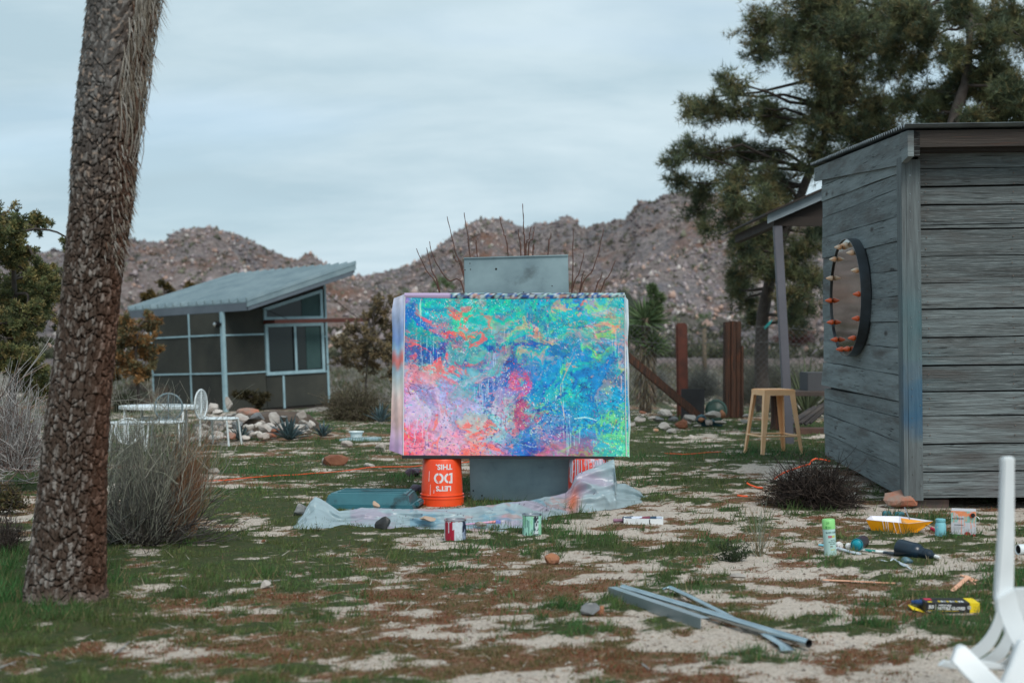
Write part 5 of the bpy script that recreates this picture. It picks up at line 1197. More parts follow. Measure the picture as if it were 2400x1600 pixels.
c1 = can(1066, 1270, .062, .125, 'paint_can', 'white paint can with dark red drips standing before the plastic sheet', st_red, (205, 218, 228), 1)
def st_mint(A, H, C_):
    C_ = np.where((fbm(A*2.5, H*3, 3) > .52)[..., None], cl3((150, 215, 175)), C_)
    k = (np.abs(np.mod(A-.45+PI, 2*PI)-PI) < .3) & (H > .05) & (H < .95); C_ = np.where(k[..., None], cl3((205, 220, 225)), C_)
    k2 = k & (vn(A*14, H*9) > .55) & (H > .25); C_ = np.where(k2[..., None], cl3((40, 50, 60)), C_)
    k3 = (vn(A*16, H*1.6+3) > .78); C_ = np.where(k3[..., None], cl3((40, 90, 90)), C_); k4 = k & (H < .1); return np.where(k4[..., None], cl3((30, 35, 40)), C_)
c2 = can(1247, 1257, .056, .128, 'paint_can', 'mint green paint can standing before the plastic sheet', st_mint, (165, 222, 205), 2)
# brush on the sheet
p = at(1110, 1222, 8.9); z_ = sheet_z(p.x, 8.75)
b1, b2_, b3 = at(1162, 1222, 8.62), at(1092, 1228, 8.62), at(1120, 1232, 8.62)
pb = thing('paint_brush', 'paintbrush with a violet and pink handle lying across the plastic sheet', 'paintbrush', b2_)
q = MB(); q.tube([b1, b1.lerp(b2_, .6), b2_], [.009, .007, .005], 6); q.build('handle', mat('violet_paint', lin(165, 165, 225), lin(235, 150, 150), 9, .4), pb, world=True)
q = MB(); q.hexa([b1+Vector((0, -.02, -.008)), b1+Vector((.03, -.02, -.01)), b1+Vector((.03, .02, -.01)), b1+Vector((0, .02, -.008)), b1+Vector((0, -.02, .008)), b1+Vector((.03, -.02, .006)), b1+Vector((.03, .02, .006)), b1+Vector((0, .02, .008))]); q.build('bristles', mat('blue_paint', lin(120, 130, 200), None), pb, world=True)

# ---- stones round the painting
M_rk = mat('pale_granite', (.50, .47, .43), (.33, .29, .265), 7, .9, bump=.5, bscale=20, rand=.25, c3=(.40, .21, .12), s3=3, f3=(.62, .72))
M_rg = mat('grey_granite', (.17, .18, .185), (.10, .105, .11), 8, .85, bump=.5, bscale=25, rand=.2, c3=(.3, .29, .28), s3=14, f3=(.55, .65))
M_rd = mat('dark_stone', (.022, .024, .026), (.05, .05, .05), 10, .5, bump=.4)
M_rb = mat('rust_brown_stone', (.16, .055, .03), (.24, .10, .055), 6, .85, bump=.4)
M_ro = mat('orange_brown_stone', (.36, .15, .07), (.28, .13, .08), 14, .9, bump=.9, bscale=30)
M_rp = mat('paint_splashed_stone', (.10, .05, .08), (.03, .03, .045), 14, .5, c3=lin(225, 70, 110), s3=16, f3=(.58, .68), bump=.4)
rock(896, 1243, 38, 36, M_rd, 'black pointed stone with a pale tip weighing down the plastic sheet', 11, dep=.7)
o_ = rock(880, 1222, 22, 16, mat('peach_stone', (.45, .30, .2), (.4, .3, .24), 8), 'small peach stone resting on top of the black stone', 12, lift=.085, dep=.6)
rock(703, 1212, 34, 33, M_rg, 'grey white stone tucked against the left end of the plastic sheet', 13)
rock(1001, 1222, 42, 12, bpy.data.materials['peach_stone'], 'small peach stone lying on the plastic sheet left of the red-dripped can', 14, D=8.62)
rock(1128, 1235, 34, 15, M_rk, 'pale stone lying on the plastic sheet between the two paint cans', 15, D=8.55)
rock(969, 1120, 42, 24, M_rp, 'purple paint-splashed stone left of the orange bucket, farther back', 16)
rock(974, 1158, 44, 24, M_rp, 'dark stone splashed with pink paint touching the orange bucket', 17)
rock(786, 1092, 60, 26, M_rb, 'red-brown stone with a white end on the grass left of the painting', 18, cuts=5, dep=.6)
rock(763, 1091, 20, 20, M_rk, 'white stone chunk against the left end of the red-brown stone', 19)
rock(868, 1097, 34, 12, M_rk, 'flat white stone on the ground behind the orange cord', 20)
rock(889, 1062, 30, 24, M_rk, 'rounded pale stone beside the lower left corner of the painting', 21)
rock(812, 1048, 29, 19, M_rk, 'pale rounded stone before the flat slab with the white bowl', 22)
rock(498, 1112, 32, 15, M_rk, 'tan stone on the grass right of the bare twig shrub', 23)
rock(873, 1120, 9, 4, M_rk, 'tiny white pebble on the grass above the teal box', 24)
rock(1293, 1323, 38, 27, M_ro, 'rough orange-brown stone alone on the sand before the mint can', 25, cuts=3)
rock(1384, 1443, 48, 30, M_rg, 'smooth blue-grey stone on the grass left of the metal pipes', 26, cuts=3, dep=.7)
rock(1409, 1441, 18, 24, M_ro, 'tan stone touching the right end of the blue-grey stone', 27)
rock(623, 1380, 24, 20, M_rk, 'white upright stone on the grass right of the trunk', 28)
rock(1730, 1354, 40, 10, M_rk, 'flat pinkish stone half buried in the sand before the sparse stalk plant', 29)
rock(60, 1105, 40, 28, M_rg, 'grey stone left of the trunk behind the dry twigs', 30)
rock(86, 1095, 22, 16, M_rk, 'small pale stone touching the left edge of the trunk', 31)
rock(1240, 1186+8, 10, 4, M_rk, 'tiny pebble in front of the metal cabinet', 32)
rock(1150, 1442, 18, 9, M_rb, 'small dark brown stone on the moss in the foreground', 33)
rock(616, 1272, 12, 9, M_rb, 'small reddish stone on the grass right of the bare twig shrub', 34)

# white tray of paint tubes
g = gnd(1508, 1228)
tr_ = thing('foam_tray', 'white foam tray of paint tubes on the sand right of the plastic sheet', 'tray', g, (0, 0, math.radians(-6)))
q = MB(); W_, D_, H_ = .122, .06, .034
q.box(-W_, W_, 0, .006, 0, H_); q.box(-W_, W_, .12, .126, 0, H_); q.box(-W_, -W_+.006, .006, .12, 0, H_); q.box(W_-.006, W_, .006, .12, 0, H_); q.box(-W_+.006, W_-.006, .006, .12, 0, .008); q.build('tray_body', mat('white_foam', (.72, .75, .77), None, rough=.7), tr_)
M_navy = mat('navy_paint', lin(22, 40, 62), lin(40, 80, 110), 12, .35)
for i, (x_, c_) in enumerate(((-.085, M_navy), (-.03, bpy.data.materials['pale_blue_paint']), (.02, mat('crimson_paint', lin(110, 30, 60), None, rough=.4)), (.06, M_navy), (.09, bpy.data.materials['pale_blue_paint']))):
    q = MB(); q.tube([(x_-.045, .05+.01*i, .026), (x_+.02, .07, .034)], [.012, .009], 8); q.solo('paint_tube', c_, ['navy paint tube at the left end of the white foam tray', 'pale blue paint tube second from the left in the foam tray', 'crimson paint tube in the middle of the foam tray', 'navy paint tube right of the crimson one in the foam tray', 'pale blue paint tube at the right end of the foam tray'][i], 'paint tube', smooth='auto'); o = bpy.data.objects[-1] if False else None
for o in [o for o in COL.objects if o.name.startswith('paint_tube')]:
    o.location = Matrix.Translation(g) @ Matrix.Rotation(math.radians(-6), 4, 'Z') @ o.location; o.rotation_euler.z = math.radians(-6)
q = MB(); q.box(.035, .041, -.0015, .0, .002, H_-.002); q.build('tape_mark', M_hole, tr_)
g = gnd(1450, 1225); q = MB(); q.tube([g+Vector((-.03, .03, .012)), g+Vector((.0, .02, .014)), g+Vector((.03, .015, .014))], [.012, .009, .012], 8); q.tube([g+Vector((.03, .015, .014)), g+Vector((.055, .01, .012))], [.010, .008], 8)
q.solo('paint_tube', mat('mauve_paint', lin(150, 110, 130), lin(90, 60, 80), 20), 'mauve crumpled paint tube at the left end of the foam tray', 'paint tube')

# orange cord over the grass
def cord(pts, label, rad=.0045, lift=.012):
    P_ = [gnd(*p) for p in pts]; Q = []
    for a_, b_ in zip(P_[:-1], P_[1:]):
        for i in range(5): Q.append(a_.lerp(b_, i/5))
    Q.append(P_[-1]); Q = [Vector((p.x, p.y+.02*mnoise.noise(p*3), tz(p.x, p.y)+lift+.006*mnoise.noise(p*5))) for p in Q]
    q = MB(); q.tube(Q, rad, 6); return q.solo('extension_cord', M_cord, label, 'cord', smooth=True, loc=Q[0])
cord([(470, 1134), (560, 1127), (680, 1118), (760, 1112), (860, 1101), (960, 1098), (1040, 1093), (1103, 1086), (1200, 1080)], 'long orange cord running over the grass from the twig shrub to behind the orange bucket', lift=.02)
cord([(1557, 1066), (1600, 1069), (1660, 1065), (1690, 1063)], 'short stretch of orange cord on the sand left of the beige stool', lift=.02)
# cord hanging by the dark bush is above the ground
def cordw(pts, label, rad=.007):
    q = MB(); q.tube(pts, rad, 6); return q.solo('extension_cord', M_cord, label, 'cord', smooth=True, loc=pts[0])
cordw([at(x, y, 10.3) for x, y in ((1815, 1122), (1835, 1108), (1862, 1098), (1880, 1092), (1898, 1087), (1903, 1078), (1912, 1074), (1930, 1077), (1945, 1080))], 'orange cord looping over the dark twig bush beside the shed')
cordw([at(x, y, 9.5) for x, y in ((1728, 1160), (1740, 1162), (1752, 1162))], 'lowest scrap of orange cord left of the dark twig bush', .006)
cordw([at(x, y, 9.9) for x, y in ((1750, 1131), (1758, 1136), (1775, 1142), (1788, 1143))], 'orange cord end with a curl left of the dark twig bush', .007)

# ================================================================ METAL PIPES in front
M_pipe = mat('galvanised_pipe', lin(196, 208, 213), lin(168, 182, 188), 8, .2, metal=1)
M_pipei = mat('pipe_inside', (.02, .022, .024))
def gp(px, py, h): # point h above ground seen at the pixel
    r_ = ray(px, py); z = h
    for _ in range(8):
        t = (z-CAMH)/r_.z; z = tz(r_.x*t, r_.y*t)+h
    return Vector((r_.x*t, r_.y*t, z))
p0, p1 = gp(1460, 1377, .035), gp(1896, 1507, .03); rad = .0165
pi_ = thing('steel_pipe', 'round galvanised steel pipe lying across the foreground with its dark open end to the right', 'pipe', p1)
q = MB(); q.tube([p0, p0.lerp(p1, .5), p1], [rad, rad, rad], 24, caps=False)
q.build('tube', M_pipe, pi_, world=True, smooth='auto')
d_ = (p1-p0).normalized(); q = MB(); q.tube([p1-d_*.001, p1-d_*.4], [rad-.0018]*2, 24, caps=False); q.tube([p1-d_*.4, p1-d_*.401], rad-.0018, 24); q.build('bore', M_pipei, pi_, world=True)
q = MB(); s_ = [p1+Vector((0, 0, 0))]; 
# ring closing the wall thickness
up = Vector((0, 0, 1)); a_ = d_.cross(up).normalized(); b_ = a_.cross(d_); RV = []
for rr_ in (rad, rad-.0018):
    RV += [p1+(a_*math.cos(2*PI*j/24)+b_*math.sin(2*PI*j/24))*rr_ for j in range(24)]
q.add(RV, [(j, (j+1) % 24, 24+(j+1) % 24, 24+j) for j in range(24)]); q.build('pipe_lip', M_pipe, pi_, world=True)
# angle bar
a0, a1 = gp(1425, 1375, .05), gp(1642, 1448, .05)
q = MB(); dd = (a1-a0).normalized(); sd_ = Vector((0, 0, 1)).cross(dd).normalized(); sd_ = sd_ if sd_.y > 0 else -sd_
th_ = .002
q.hexa([a0+Vector((0, 0, -.045)), a1+Vector((0, 0, -.045)), a1+Vector((0, 0, -.045))+sd_*th_, a0+Vector((0, 0, -.045))+sd_*th_, a0, a1, a1+sd_*th_, a0+sd_*th_])
q.hexa([a0+sd_*th_*1.2-Vector((0, 0, .002)), a1+sd_*th_*1.2-Vector((0, 0, .002)), a1+sd_*.04-Vector((0, 0, .002)), a0+sd_*.04-Vector((0, 0, .002)), a0+sd_*th_*1.2, a1+sd_*th_*1.2, a1+sd_*.04, a0+sd_*.04])
q.solo('angle_bar', mat('angle_metal', lin(160, 172, 178), lin(146, 160, 166), 5, .38, metal=.6), 'pale metal angle bar, leftmost of the metal pieces in the foreground', 'metal bar')
# crushed tube under the pipe
c = [gp(1552, 1380, .02), gp(1572, 1376, .028), gp(1620, 1400, .03), gp(1700, 1440, .016), gp(1790, 1485, .012), gp(1835, 1510, .02), gp(1850, 1524, .014)]
cw_ = [.022, .016, .013, .013, .013, .018, .03]; chh = [.004, .009, .012, .012, .010, .007, .002]
V = []; F = []; n_ = 12
for i, p in enumerate(c):
    t_ = (c[min(i+1, 6)]-c[max(i-1, 0)]).normalized(); a_ = t_.cross(Vector((0, 0, 1))).normalized(); b_ = a_.cross(t_)
    V += [p+a_*cw_[i]*math.cos(2*PI*j/n_)+b_*chh[i]*math.sin(2*PI*j/n_) for j in range(n_)]
F = [(i*n_+j, i*n_+(j+1) % n_, (i+1)*n_+(j+1) % n_, (i+1)*n_+j) for i in range(6) for j in range(n_)]+[tuple(range(n_)), tuple(range(6*n_, 7*n_))]
q = MB(); q.add(V, F); q.solo('flattened_tube', M_pipe, 'thin metal tube with flattened flared ends crossing under the round pipe', 'metal tube', smooth='auto')

# ================================================================ LEANING TRUNK
EDG = [(-160, 226, 392), (0, 208, 370), (100, 199, 352), (200, 186, 338), (300, 176, 329), (400, 170, 318), (500, 166, 308), (600, 155, 292), (700, 145, 280), (800, 133, 270), (900, 120, 261), (1000, 106, 254), (1100, 96, 249), (1200, 84, 247), (1300, 72, 247), (1370, 60, 246), (1408, 49, 252), (1425, 36, 266)]
DT = 6.22; g0 = gnd(150, 1410)
trk = thing('leaning_tree', 'thick scaly-barked tree trunk leaning to the right at the left of the yard', 'tree', (at(150, 1410, DT).x, DT, tz(-2, DT)))
nH = 800; fa = np.concatenate([np.linspace(-PI*.62, PI*.62, 200), np.linspace(PI*.62, 2*PI-PI*.62, 50)[1:-1]]); nA = len(fa)
yp = np.linspace(1425, -160, nH); Lp = np.interp(yp, [e[0] for e in EDG], [e[1] for e in EDG]); Rp = np.interp(yp, [e[0] for e in EDG], [e[2] for e in EDG])
cxp = (Lp+Rp)/2; zc = CAMH+(793-yp)/FPX*DT; xc = (cxp-1200)/FPX*DT; rad_ = (Rp-Lp)/2/FPX*DT
A, Z = np.meshgrid(fa, zc); RR = rad_[:, None]+0*A; u = A*.165; v = Z    # metres along the bark
HN = (793-yp)[:, None]/FPX*DT+0*A
def bark(u, v, cw_, chh_, seed):
    """cracked plates: distance to the cell border and a plate id"""
    v = v+.35*cw_*np.sin(u/cw_*2.1+seed)+.018*(fbm(u*9+seed, v*9, 2)-.5)*2; u = u+.012*(fbm(u*11+seed*3, v*8, 2)-.5)*2
    gx = u/cw_; gy = v/chh_; ix = np.floor(gx).astype(int); gy = gy+_T[(ix*7+seed) & 255, seed & 255]*.9; iy = np.floor(gy).astype(int)
    d1 = np.full(u.shape, 9.); d2 = np.full(u.shape, 9.); idd = np.zeros(u.shape)
    for a in (-1, 0, 1):
        for b_ in (-1, 0, 1):
            jx, jy = ix+a, iy+b_; ox = jx+.5+.55*(_T[(jx*13+seed) & 255, (jy*29) & 255]-.5); oy = jy+.5+.55*(_T[(jx*31+seed) & 255, (jy*17+91) & 255]-.5)
            dx_ = np.abs(gx-ox); dy_ = np.abs(gy-oy); d = (dx_**3.2+dy_**3.2)**(1/3.2)
            nw = d < d1; d2 = np.where(nw, d1, np.minimum(d2, d)); idd = np.where(nw, _T[(jx*5+3) & 255, (jy*11+seed) & 255], idd); d1 = np.minimum(d1, d)
    return d2-d1, idd
b1_, i1 = bark(u, v, .0205, .037, 3); b2c, i2 = bark(u, v, .075, .085, 8)
upk = sstep(2.05, 2.5, v)    # near the top the bark gets finer and hairy
pl_ = sstep(.05, .16, b1_+.35*(fbm(u*90, v*70, 2)-.5)); big = sstep(.0, .09, b2c+.12*(fbm(u*60, v*50, 2)-.5))
patchy = .35+.9*sstep(.35, .65, fbm(u*9+4, v*5, 3)); disp = (-.010*(1-pl_)*patchy-.020*(1-big))*(1-.6*upk)+.006*(i1-.5)+.006*(fbm(u*60, v*45, 2)-.5)+upk*(.008*(fbm(u*140, v*60, 2)-.5)+.012*(fbm(u*40, v*22, 2)-.5))
Rr = RR+disp
VX = xc[:, None]+Rr*np.sin(A); VY = DT-Rr*np.cos(A)*.95; VZ = Z+.004*(i1-.5)
base = np.array([.058, .038, .028]); pale = np.array([.27, .245, .225]); deep = np.array([.045, .024, .015]); redc = np.array([.115, .045, .022])
kk = sstep(.56, 1.0, i1*.40+.60*fbm(u*75, v*38, 3)+.10)[..., None]
C_ = base*(1-kk)+pale*kk
C_ = C_*(.25+.75*pl_*(.4+.6*big))[..., None]*(.75+.5*fbm(u*120, v*60, 2))[..., None]+deep*(1-pl_*(.4+.6*big))[..., None]*.5  # crevice shade painted into the cracks, over their own browner bark
rd = (sstep(.35, .95, A/1.5+.25*fbm(u*6, v*3, 2))*.75)[..., None]*(A < 2)[..., None]; C_ = C_*(1-rd)+redc*rd*(.5+.8*kk)*1.0
gz = (sstep(1.5, 2.3, v)*(1-.8*sstep(0, .8, A)))[..., None]*.55; C_ = C_*(1-gz)+np.array([.14, .145, .145])*gz*(.45+.7*kk+.4*fbm(u*80, v*30, 2)[..., None])
pt_ = (sstep(1.7, 1.9, v)*(vn(u*70, v*85) > .80))[..., None]; C_ = np.where(pt_, C_*.4+np.array([.33, .25, .2])*.6, C_)
bt = (sstep(.10, .0, v)*.4)[..., None]; C_ = C_*(1-bt)+np.array([.2, .17, .15])*bt
idx = np.arange(nH*nA).reshape(nH, nA); F = np.stack([idx[:-1], np.roll(idx[:-1], -1, 1), np.roll(idx[1:], -1, 1), idx[1:]], -1).reshape(-1, 4)
me = npmesh('trunk', rel(np.stack([VX, VY, VZ], -1).reshape(-1, 3), trk), F, C_.reshape(-1, 3))
link('trunk', me, M_stem, trk)
# dry hanging leaf strips on the upper right, bristles on both sides
rng = np.random.default_rng(77)
def onb(a, zz, lift=0):
    i = np.clip(np.interp(zz, zc, np.arange(nH)), 0, nH-1); r0 = np.interp(zz, zc, rad_); x0 = np.interp(zz, zc, xc)
    return np.stack([x0+(r0+lift)*np.sin(a), DT-(r0+lift)*np.cos(a)*.95, zz], -1)
n = 1500; a = np.where(rng.random(n) < .62, rng.uniform(.55, 2.0, n), rng.uniform(-1.75, -1.2, n)); zz = rng.uniform(1.45, 2.85, n); zz = np.where(a > 0, zz, rng.uniform(1.55, 2.8, n))
B0 = onb(a, zz); out_ = np.stack([np.sin(a), -np.cos(a), 0*a], -1)
ln = np.where(a > 0, rng.uniform(.02, .06, n)+.10*sstep(1.9, 2.5, zz)*rng.random(n)**2, rng.uniform(.012, .03, n))
D = out_*rng.uniform(.15, .55, (n, 1))+np.array([0, 0, -1])*rng.uniform(.6, 1, (n, 1)); D /= np.linalg.norm(D, axis=1, keepdims=True)
V, F = blades(B0, D, ln, .003+.003*rng.random(n), rng)
pal = np.array([[.26, .23, .19], [.15, .12, .09], [.10, .05, .03], [.33, .31, .28]]); c = pal[rng.integers(0, 4, n)]
link('bark_bristles', npmesh('b', rel(V, trk), F, np.repeat(c, 3, 0)), M_stem, trk, 'stuff')
n = 260; a = rng.uniform(.5, 1.5, n); zz = 2.05+.75*rng.random(n)**.7; B0 = onb(a, zz); k = 6
tipa = a+rng.uniform(-.1, .25, n); T1 = onb(tipa, zz-rng.uniform(.08, .22, n), .012)
Pp = arcs(B0, T1, np.stack([np.sin(a), -np.cos(a), .5+0*a], -1)*rng.uniform(.008, .03, (n, 1)), k)
V, F = tubes(Pp, np.linspace(.0032, .0012, k)[None, :]); c = pal[rng.choice([0, 3, 1, 2], n, p=[.35, .3, .2, .15])]
link('dry_leaves', npmesh('d', rel(V, trk), F, np.repeat(c, k*3, 0)), M_stem, trk, 'stuff')

# ================================================================ PLANT BUILDERS
def twigshrub(name, label, cat, px, py, n, hmin, hmax, spread, rad, cols, seed, lean=(0, 0), group=None, D=None, k=6, branch=2, bend=.15, parts='twigs', th=None, baser=.08, elv=(.4, 1.4)):
    rng = np.random.default_rng(seed); g = gnd(px, py) if D is None else at(px, py, D)
    t = th or thing(name, label, cat, g, group=group)
    az = rng.random(n)*2*PI; el_ = rng.uniform(elv[0], elv[1], n); L_ = rng.uniform(hmin, hmax, n)
    d = np.stack([np.cos(az)*np.cos(el_)*spread+lean[0], np.sin(az)*np.cos(el_)*spread+lean[1], np.sin(el_)], -1)
    B = np.array(g)+np.stack([np.cos(az), np.sin(az), 0*az], -1)*baser*rng.random((n, 1))
    T = B+d*L_[:, None]; P_ = arcs(B, T, rng.normal(size=(n, 3))*bend*L_[:, None]*.5+np.array([0, 0, -.04])*L_[:, None], k)
    P_[:, 1:-1] += rng.normal(size=(n, k-2, 3))*.018*L_[:, None, None]
    R = np.linspace(1, .35, k)[None]*rad; allP = [P_]; allR = [np.broadcast_to(R, (n, k))]
    for lv in range(branch):
        i = rng.integers(0, len(P_), n*2); j = rng.integers(1, k-1, n*2); S = P_[i, j]
        dd = P_[i, np.minimum(j+1, k-1)]-P_[i, j]; dd /= np.linalg.norm(dd, axis=1, keepdims=True)+1e-9; dd = dd+rdir(len(i), rng)*.65
        l2 = L_[i % n]*rng.uniform(.2, .45, len(i))*(.7**lv); T2 = S+dd*l2[:, None]; T2[:, 2] = np.maximum(T2[:, 2], g.z+.01); Q = arcs(S, T2, rng.normal(size=(len(i), 3))*.08*l2[:, None], k)
        allP.append(Q); allR.append(np.broadcast_to(R*.6, (len(i), k)))
    PA = np.concatenate(allP); RA = np.concatenate(allR)
    V, F = tubes(PA, RA); pal = np.array(cols); c = pal[rng.integers(0, len(pal), len(PA))]*(.75+.5*rng.random((len(PA), 1)))
    link(parts, npmesh(parts, rel(V, t), F, np.repeat(c, k*3, 0)), M_stem, t, 'stuff')
    return t, PA
def leaves_on(t, PA, n, ln, wd, cols, seed, jit=.02, name='leaves', up=.3, quad=True, tmin=.4):
    rng = np.random.default_rng(seed); i = rng.integers(0, len(PA), n); k = PA.shape[1]; f = rng.uniform(tmin*(k-1), k-1.001, n); j = f.astype(int); f = (f-j)[:, None]
    P_ = PA[i, j]*(1-f)+PA[i, j+1]*f+rng.normal(size=(n, 3))*jit
    d = rdir(n, rng); d[:, 2] += up; d /= np.linalg.norm(d, axis=1, keepdims=True)
    fn = leafq if quad else blades
    V, F = fn(P_, d, ln*(.6+.8*rng.random(n)), wd, rng); pal = np.array(cols); c = pal[rng.integers(0, len(pal), n)]*(.65+.7*rng.random((n, 1)))
    return link(name, npmesh(name, rel(V, t), F, np.repeat(c, 4 if quad else 3, 0)), M_leaf, t, 'stuff')

def limb_path(a, b_, rng, k=7, sag=.05):
    a, b_ = np.array(a), np.array(b_); L_ = np.linalg.norm(b_-a)
    P_ = arcs(a[None], b_[None], np.array([[0, 0, sag*L_]])+rng.normal(size=(1, 3))*.05*L_, k)[0]; P_[1:-1] += rng.normal(size=(k-2, 3))*.02*L_; return P_
def clumptree(name, label, px_base, D, trunkpx, clumps, tufts, seed, needle, width, cols, barkc, trad=.12, per=9, twn=22, limbs=True, cat='tree', dspread=.8, base_py=None, flat=.8, leafy=False, limbr=.02):
    """trunkpx: list (px,py) along the trunk; clumps: list (px,py,rpx)"""
    rng = np.random.default_rng(seed); s = FPX/D
    t0 = at(trunkpx[0][0], trunkpx[0][1], D); base = Vector((t0.x, D, tz(t0.x, D)))
    t = thing(name, label, cat, base)
    tp = [base-Vector((0, 0, .05))]+[at(x_, y_, D) for x_, y_ in trunkpx]; tp = [p for i, p in enumerate(tp) if i == 0 or p.z > base.z+.05]
    q = MB(); nn = len(tp); fine = []
    for a_, b_ in zip(tp[:-1], tp[1:]):
        for i in range(4): fine.append(a_.lerp(b_, i/4))
    fine.append(tp[-1]); fine = [p+Vector((mnoise.noise(p*1.3)*.06, mnoise.noise(p*1.3+Vector((5, 5, 5)))*.06, 0)) for p in fine]
    q.tube(fine, [trad*(1-.78*i/(len(fine)-1)) for i in range(len(fine))], 9); q.build('trunk', barkc, t, world=True, smooth=True)
    FA = np.array([p[:] for p in fine]); CT = []; TW = []; LB = []
    for (cx_, cy_, rp) in clumps:
        r_ = rp/s*(.97 if needle > .1 and D > 20 and not leafy else 1); c_ = np.array(at(cx_, cy_, D)); c_[1] += rng.uniform(-1, 1)*dspread; c_[0] = c_[0]*(c_[1]/D) if False else c_[0]
        k_ = np.argmin(np.linalg.norm(FA-c_-np.array([0, 0, .5*abs(c_[0]-FA[:, 0]).min()]), axis=1)); 
        if limbs: LB.append(limb_path(FA[k_], c_, rng, 7, .06))
        n_ = max(5, int(twn*(r_*s/50)**1.5)); dd = rdir(n_, rng)*np.array([1, 1, flat]); e_ = c_+dd*r_*rng.uniform(.5, 1.32, (n_, 1)); st_ = c_+dd*r_*.05+rng.normal(size=(n_, 3))*r_*.15
        TW.append(arcs(st_, e_, rng.normal(size=(n_, 3))*r_*.09+np.array([0, 0, -.05*r_]), 5))
    TW = np.concatenate(TW); 
    V, F = tubes(TW, np.linspace(.008, .003, 5)[None]*(1 if D > 16 else .7)); c = np.tile(np.array([[.075, .058, .048]]), (len(V), 1))
    if limbs:
        LBa = np.array(LB); V2, F2 = tubes(LBa, np.linspace(limbr, .008, 7)[None], 5); V = np.concatenate([V, V2]); F = np.concatenate([F, F2+len(V)-len(V2)]); c = np.concatenate([c, np.tile(np.array([[.06, .048, .042]]), (len(V2), 1))])
    link('branches', npmesh('branches', rel(V, t), F, c), M_stem, t, 'stuff')
    # tufts of needles along the twigs
    n = tufts; i = rng.integers(0, len(TW), n); f = rng.random(n)**.55*3.999; j = f.astype(int); f = (f-j)[:, None]
    P_ = TW[i, j]*(1-f)+TW[i, j+1]*f; ax = TW[i, j+1]-TW[i, j]; ax /= np.linalg.norm(ax, axis=1, keepdims=True)+1e-9; P_ = P_+rng.normal(size=(n, 3))*needle*.35
    P_ = np.repeat(P_, per, 0); ax = np.repeat(ax, per, 0); d = ax*.9+rdir(n*per, rng)*.95+np.array([0, 0, .15]); d /= np.linalg.norm(d, axis=1, keepdims=True)
    fn = leafq if leafy else blades
    V, F = fn(P_, d, needle*rng.uniform(.6, 1.15, n*per), width, rng)
    pal = np.array(cols); ci = rng.integers(0, len(pal), len(TW)); ci2 = np.where(rng.random(n) < .65, ci[i], rng.integers(0, len(pal), n)); c = pal[ci2]*(.7+.6*rng.random((n, 1)))
    link('crown', npmesh('crown', rel(V, t), F, np.repeat(np.repeat(c, per, 0), 4 if leafy else 3, 0)), M_leaf, t, 'stuff')
    return t
M_bark = mat('grey_bark', (.085, .070, .062), (.045, .035, .03), 8, .9, bump=.6)
PINE = [(.14, .165, .085), (.10, .130, .080), (.17, .18, .085), (.07, .098, .062), (.20, .17, .08)]
CA = [(1820, 30, 75), (1800, 95, 50), (1890, 20, 85), (1975, 20, 95), (2060, 40, 75), (1850, 115, 75), (1930, 110, 85), (2010, 110, 90), (2080, 100, 60), (1870, 190, 65), (1945, 200, 90), (2020, 190, 80), (2085, 170, 50), (2090, 240, 42), (2030, 265, 60), (1690, 225, 42), (1640, 225, 36), (1660, 275, 42), (1625, 262, 26), (1725, 265, 45), (1790, 262, 45), (1850, 270, 55), (1930, 290, 85), (2030, 320, 45), (1975, 350, 60), (1600, 360, 36), (1572, 378, 24), (1640, 350, 34), (1690, 355, 45), (1755, 350, 48), (1825, 345, 50), (1890, 370, 70), (1600, 420, 34), (1660, 425, 48), (1720, 430, 48), (1785, 420, 48), (1850, 425, 50), (1650, 480, 36), (1700, 510, 44), (1755, 500, 50), (1810, 480, 45), (1670, 530, 26), (1730, 560, 28), (1780, 580, 40), (1750, 625, 38), (1800, 640, 46), (1860, 590, 45), (1895, 560, 40), (1740, 680, 28), (1780, 705, 34), (1830, 700, 42), (1875, 660, 42), (1780, 745, 26), (1890, 720, 34), (1720, 600, 34), (1765, 660, 36), (1850, 640, 44), (1870, 760, 26), (1810, 560, 44), (1760, 560, 36), (1700, 480, 40), (1730, 640, 24), (1840, 740, 26), (1930, 250, 80), (1900, 60, 90)]
clumptree('pine_tree', 'tall open pine with a wide leftward crown rising behind the porch of the weathered shed', 1785, 24.0, [(1786, 830), (1790, 740), (1815, 600), (1870, 470), (1930, 330), (1960, 180), (1985, 40), (2000, -120)], CA, 22500, 5, .15, .0100, PINE, M_bark, trad=.13, per=9, twn=30, dspread=1.5, limbr=.035)
CB = [(2120, 90, 44), (2135, 30, 50), (2170, 20, 60), (2215, 40, 50), (2170, 80, 50), (2165, 140, 36), (2210, 140, 44), (2160, 215, 42), (2190, 260, 42), (2225, 210, 42), (2260, 170, 40), (2300, 110, 56), (2350, 50, 70), (2395, 120, 60), (2340, 160, 55), (2400, 200, 60), (2290, 200, 48), (2330, 235, 52), (2390, 270, 50), (2330, 280, 40), (2250, 255, 34), (2420, 30, 70), (2290, 20, 44), (2440, 240, 60), (2240, 290, 30), (2370, 200, 50), (2290, 270, 36)]
clumptree('pine_tree', 'second pine with a pale upright stem showing above the shed roof', 2235, 21.0, [(2225, 400), (2237, 290), (2258, 200), (2272, 100), (2276, 20), (2280, -100)], CB, 13000, 9, .135, .0095, PINE, M_bark, trad=.12, per=9, twn=30, dspread=.9, limbr=.03)
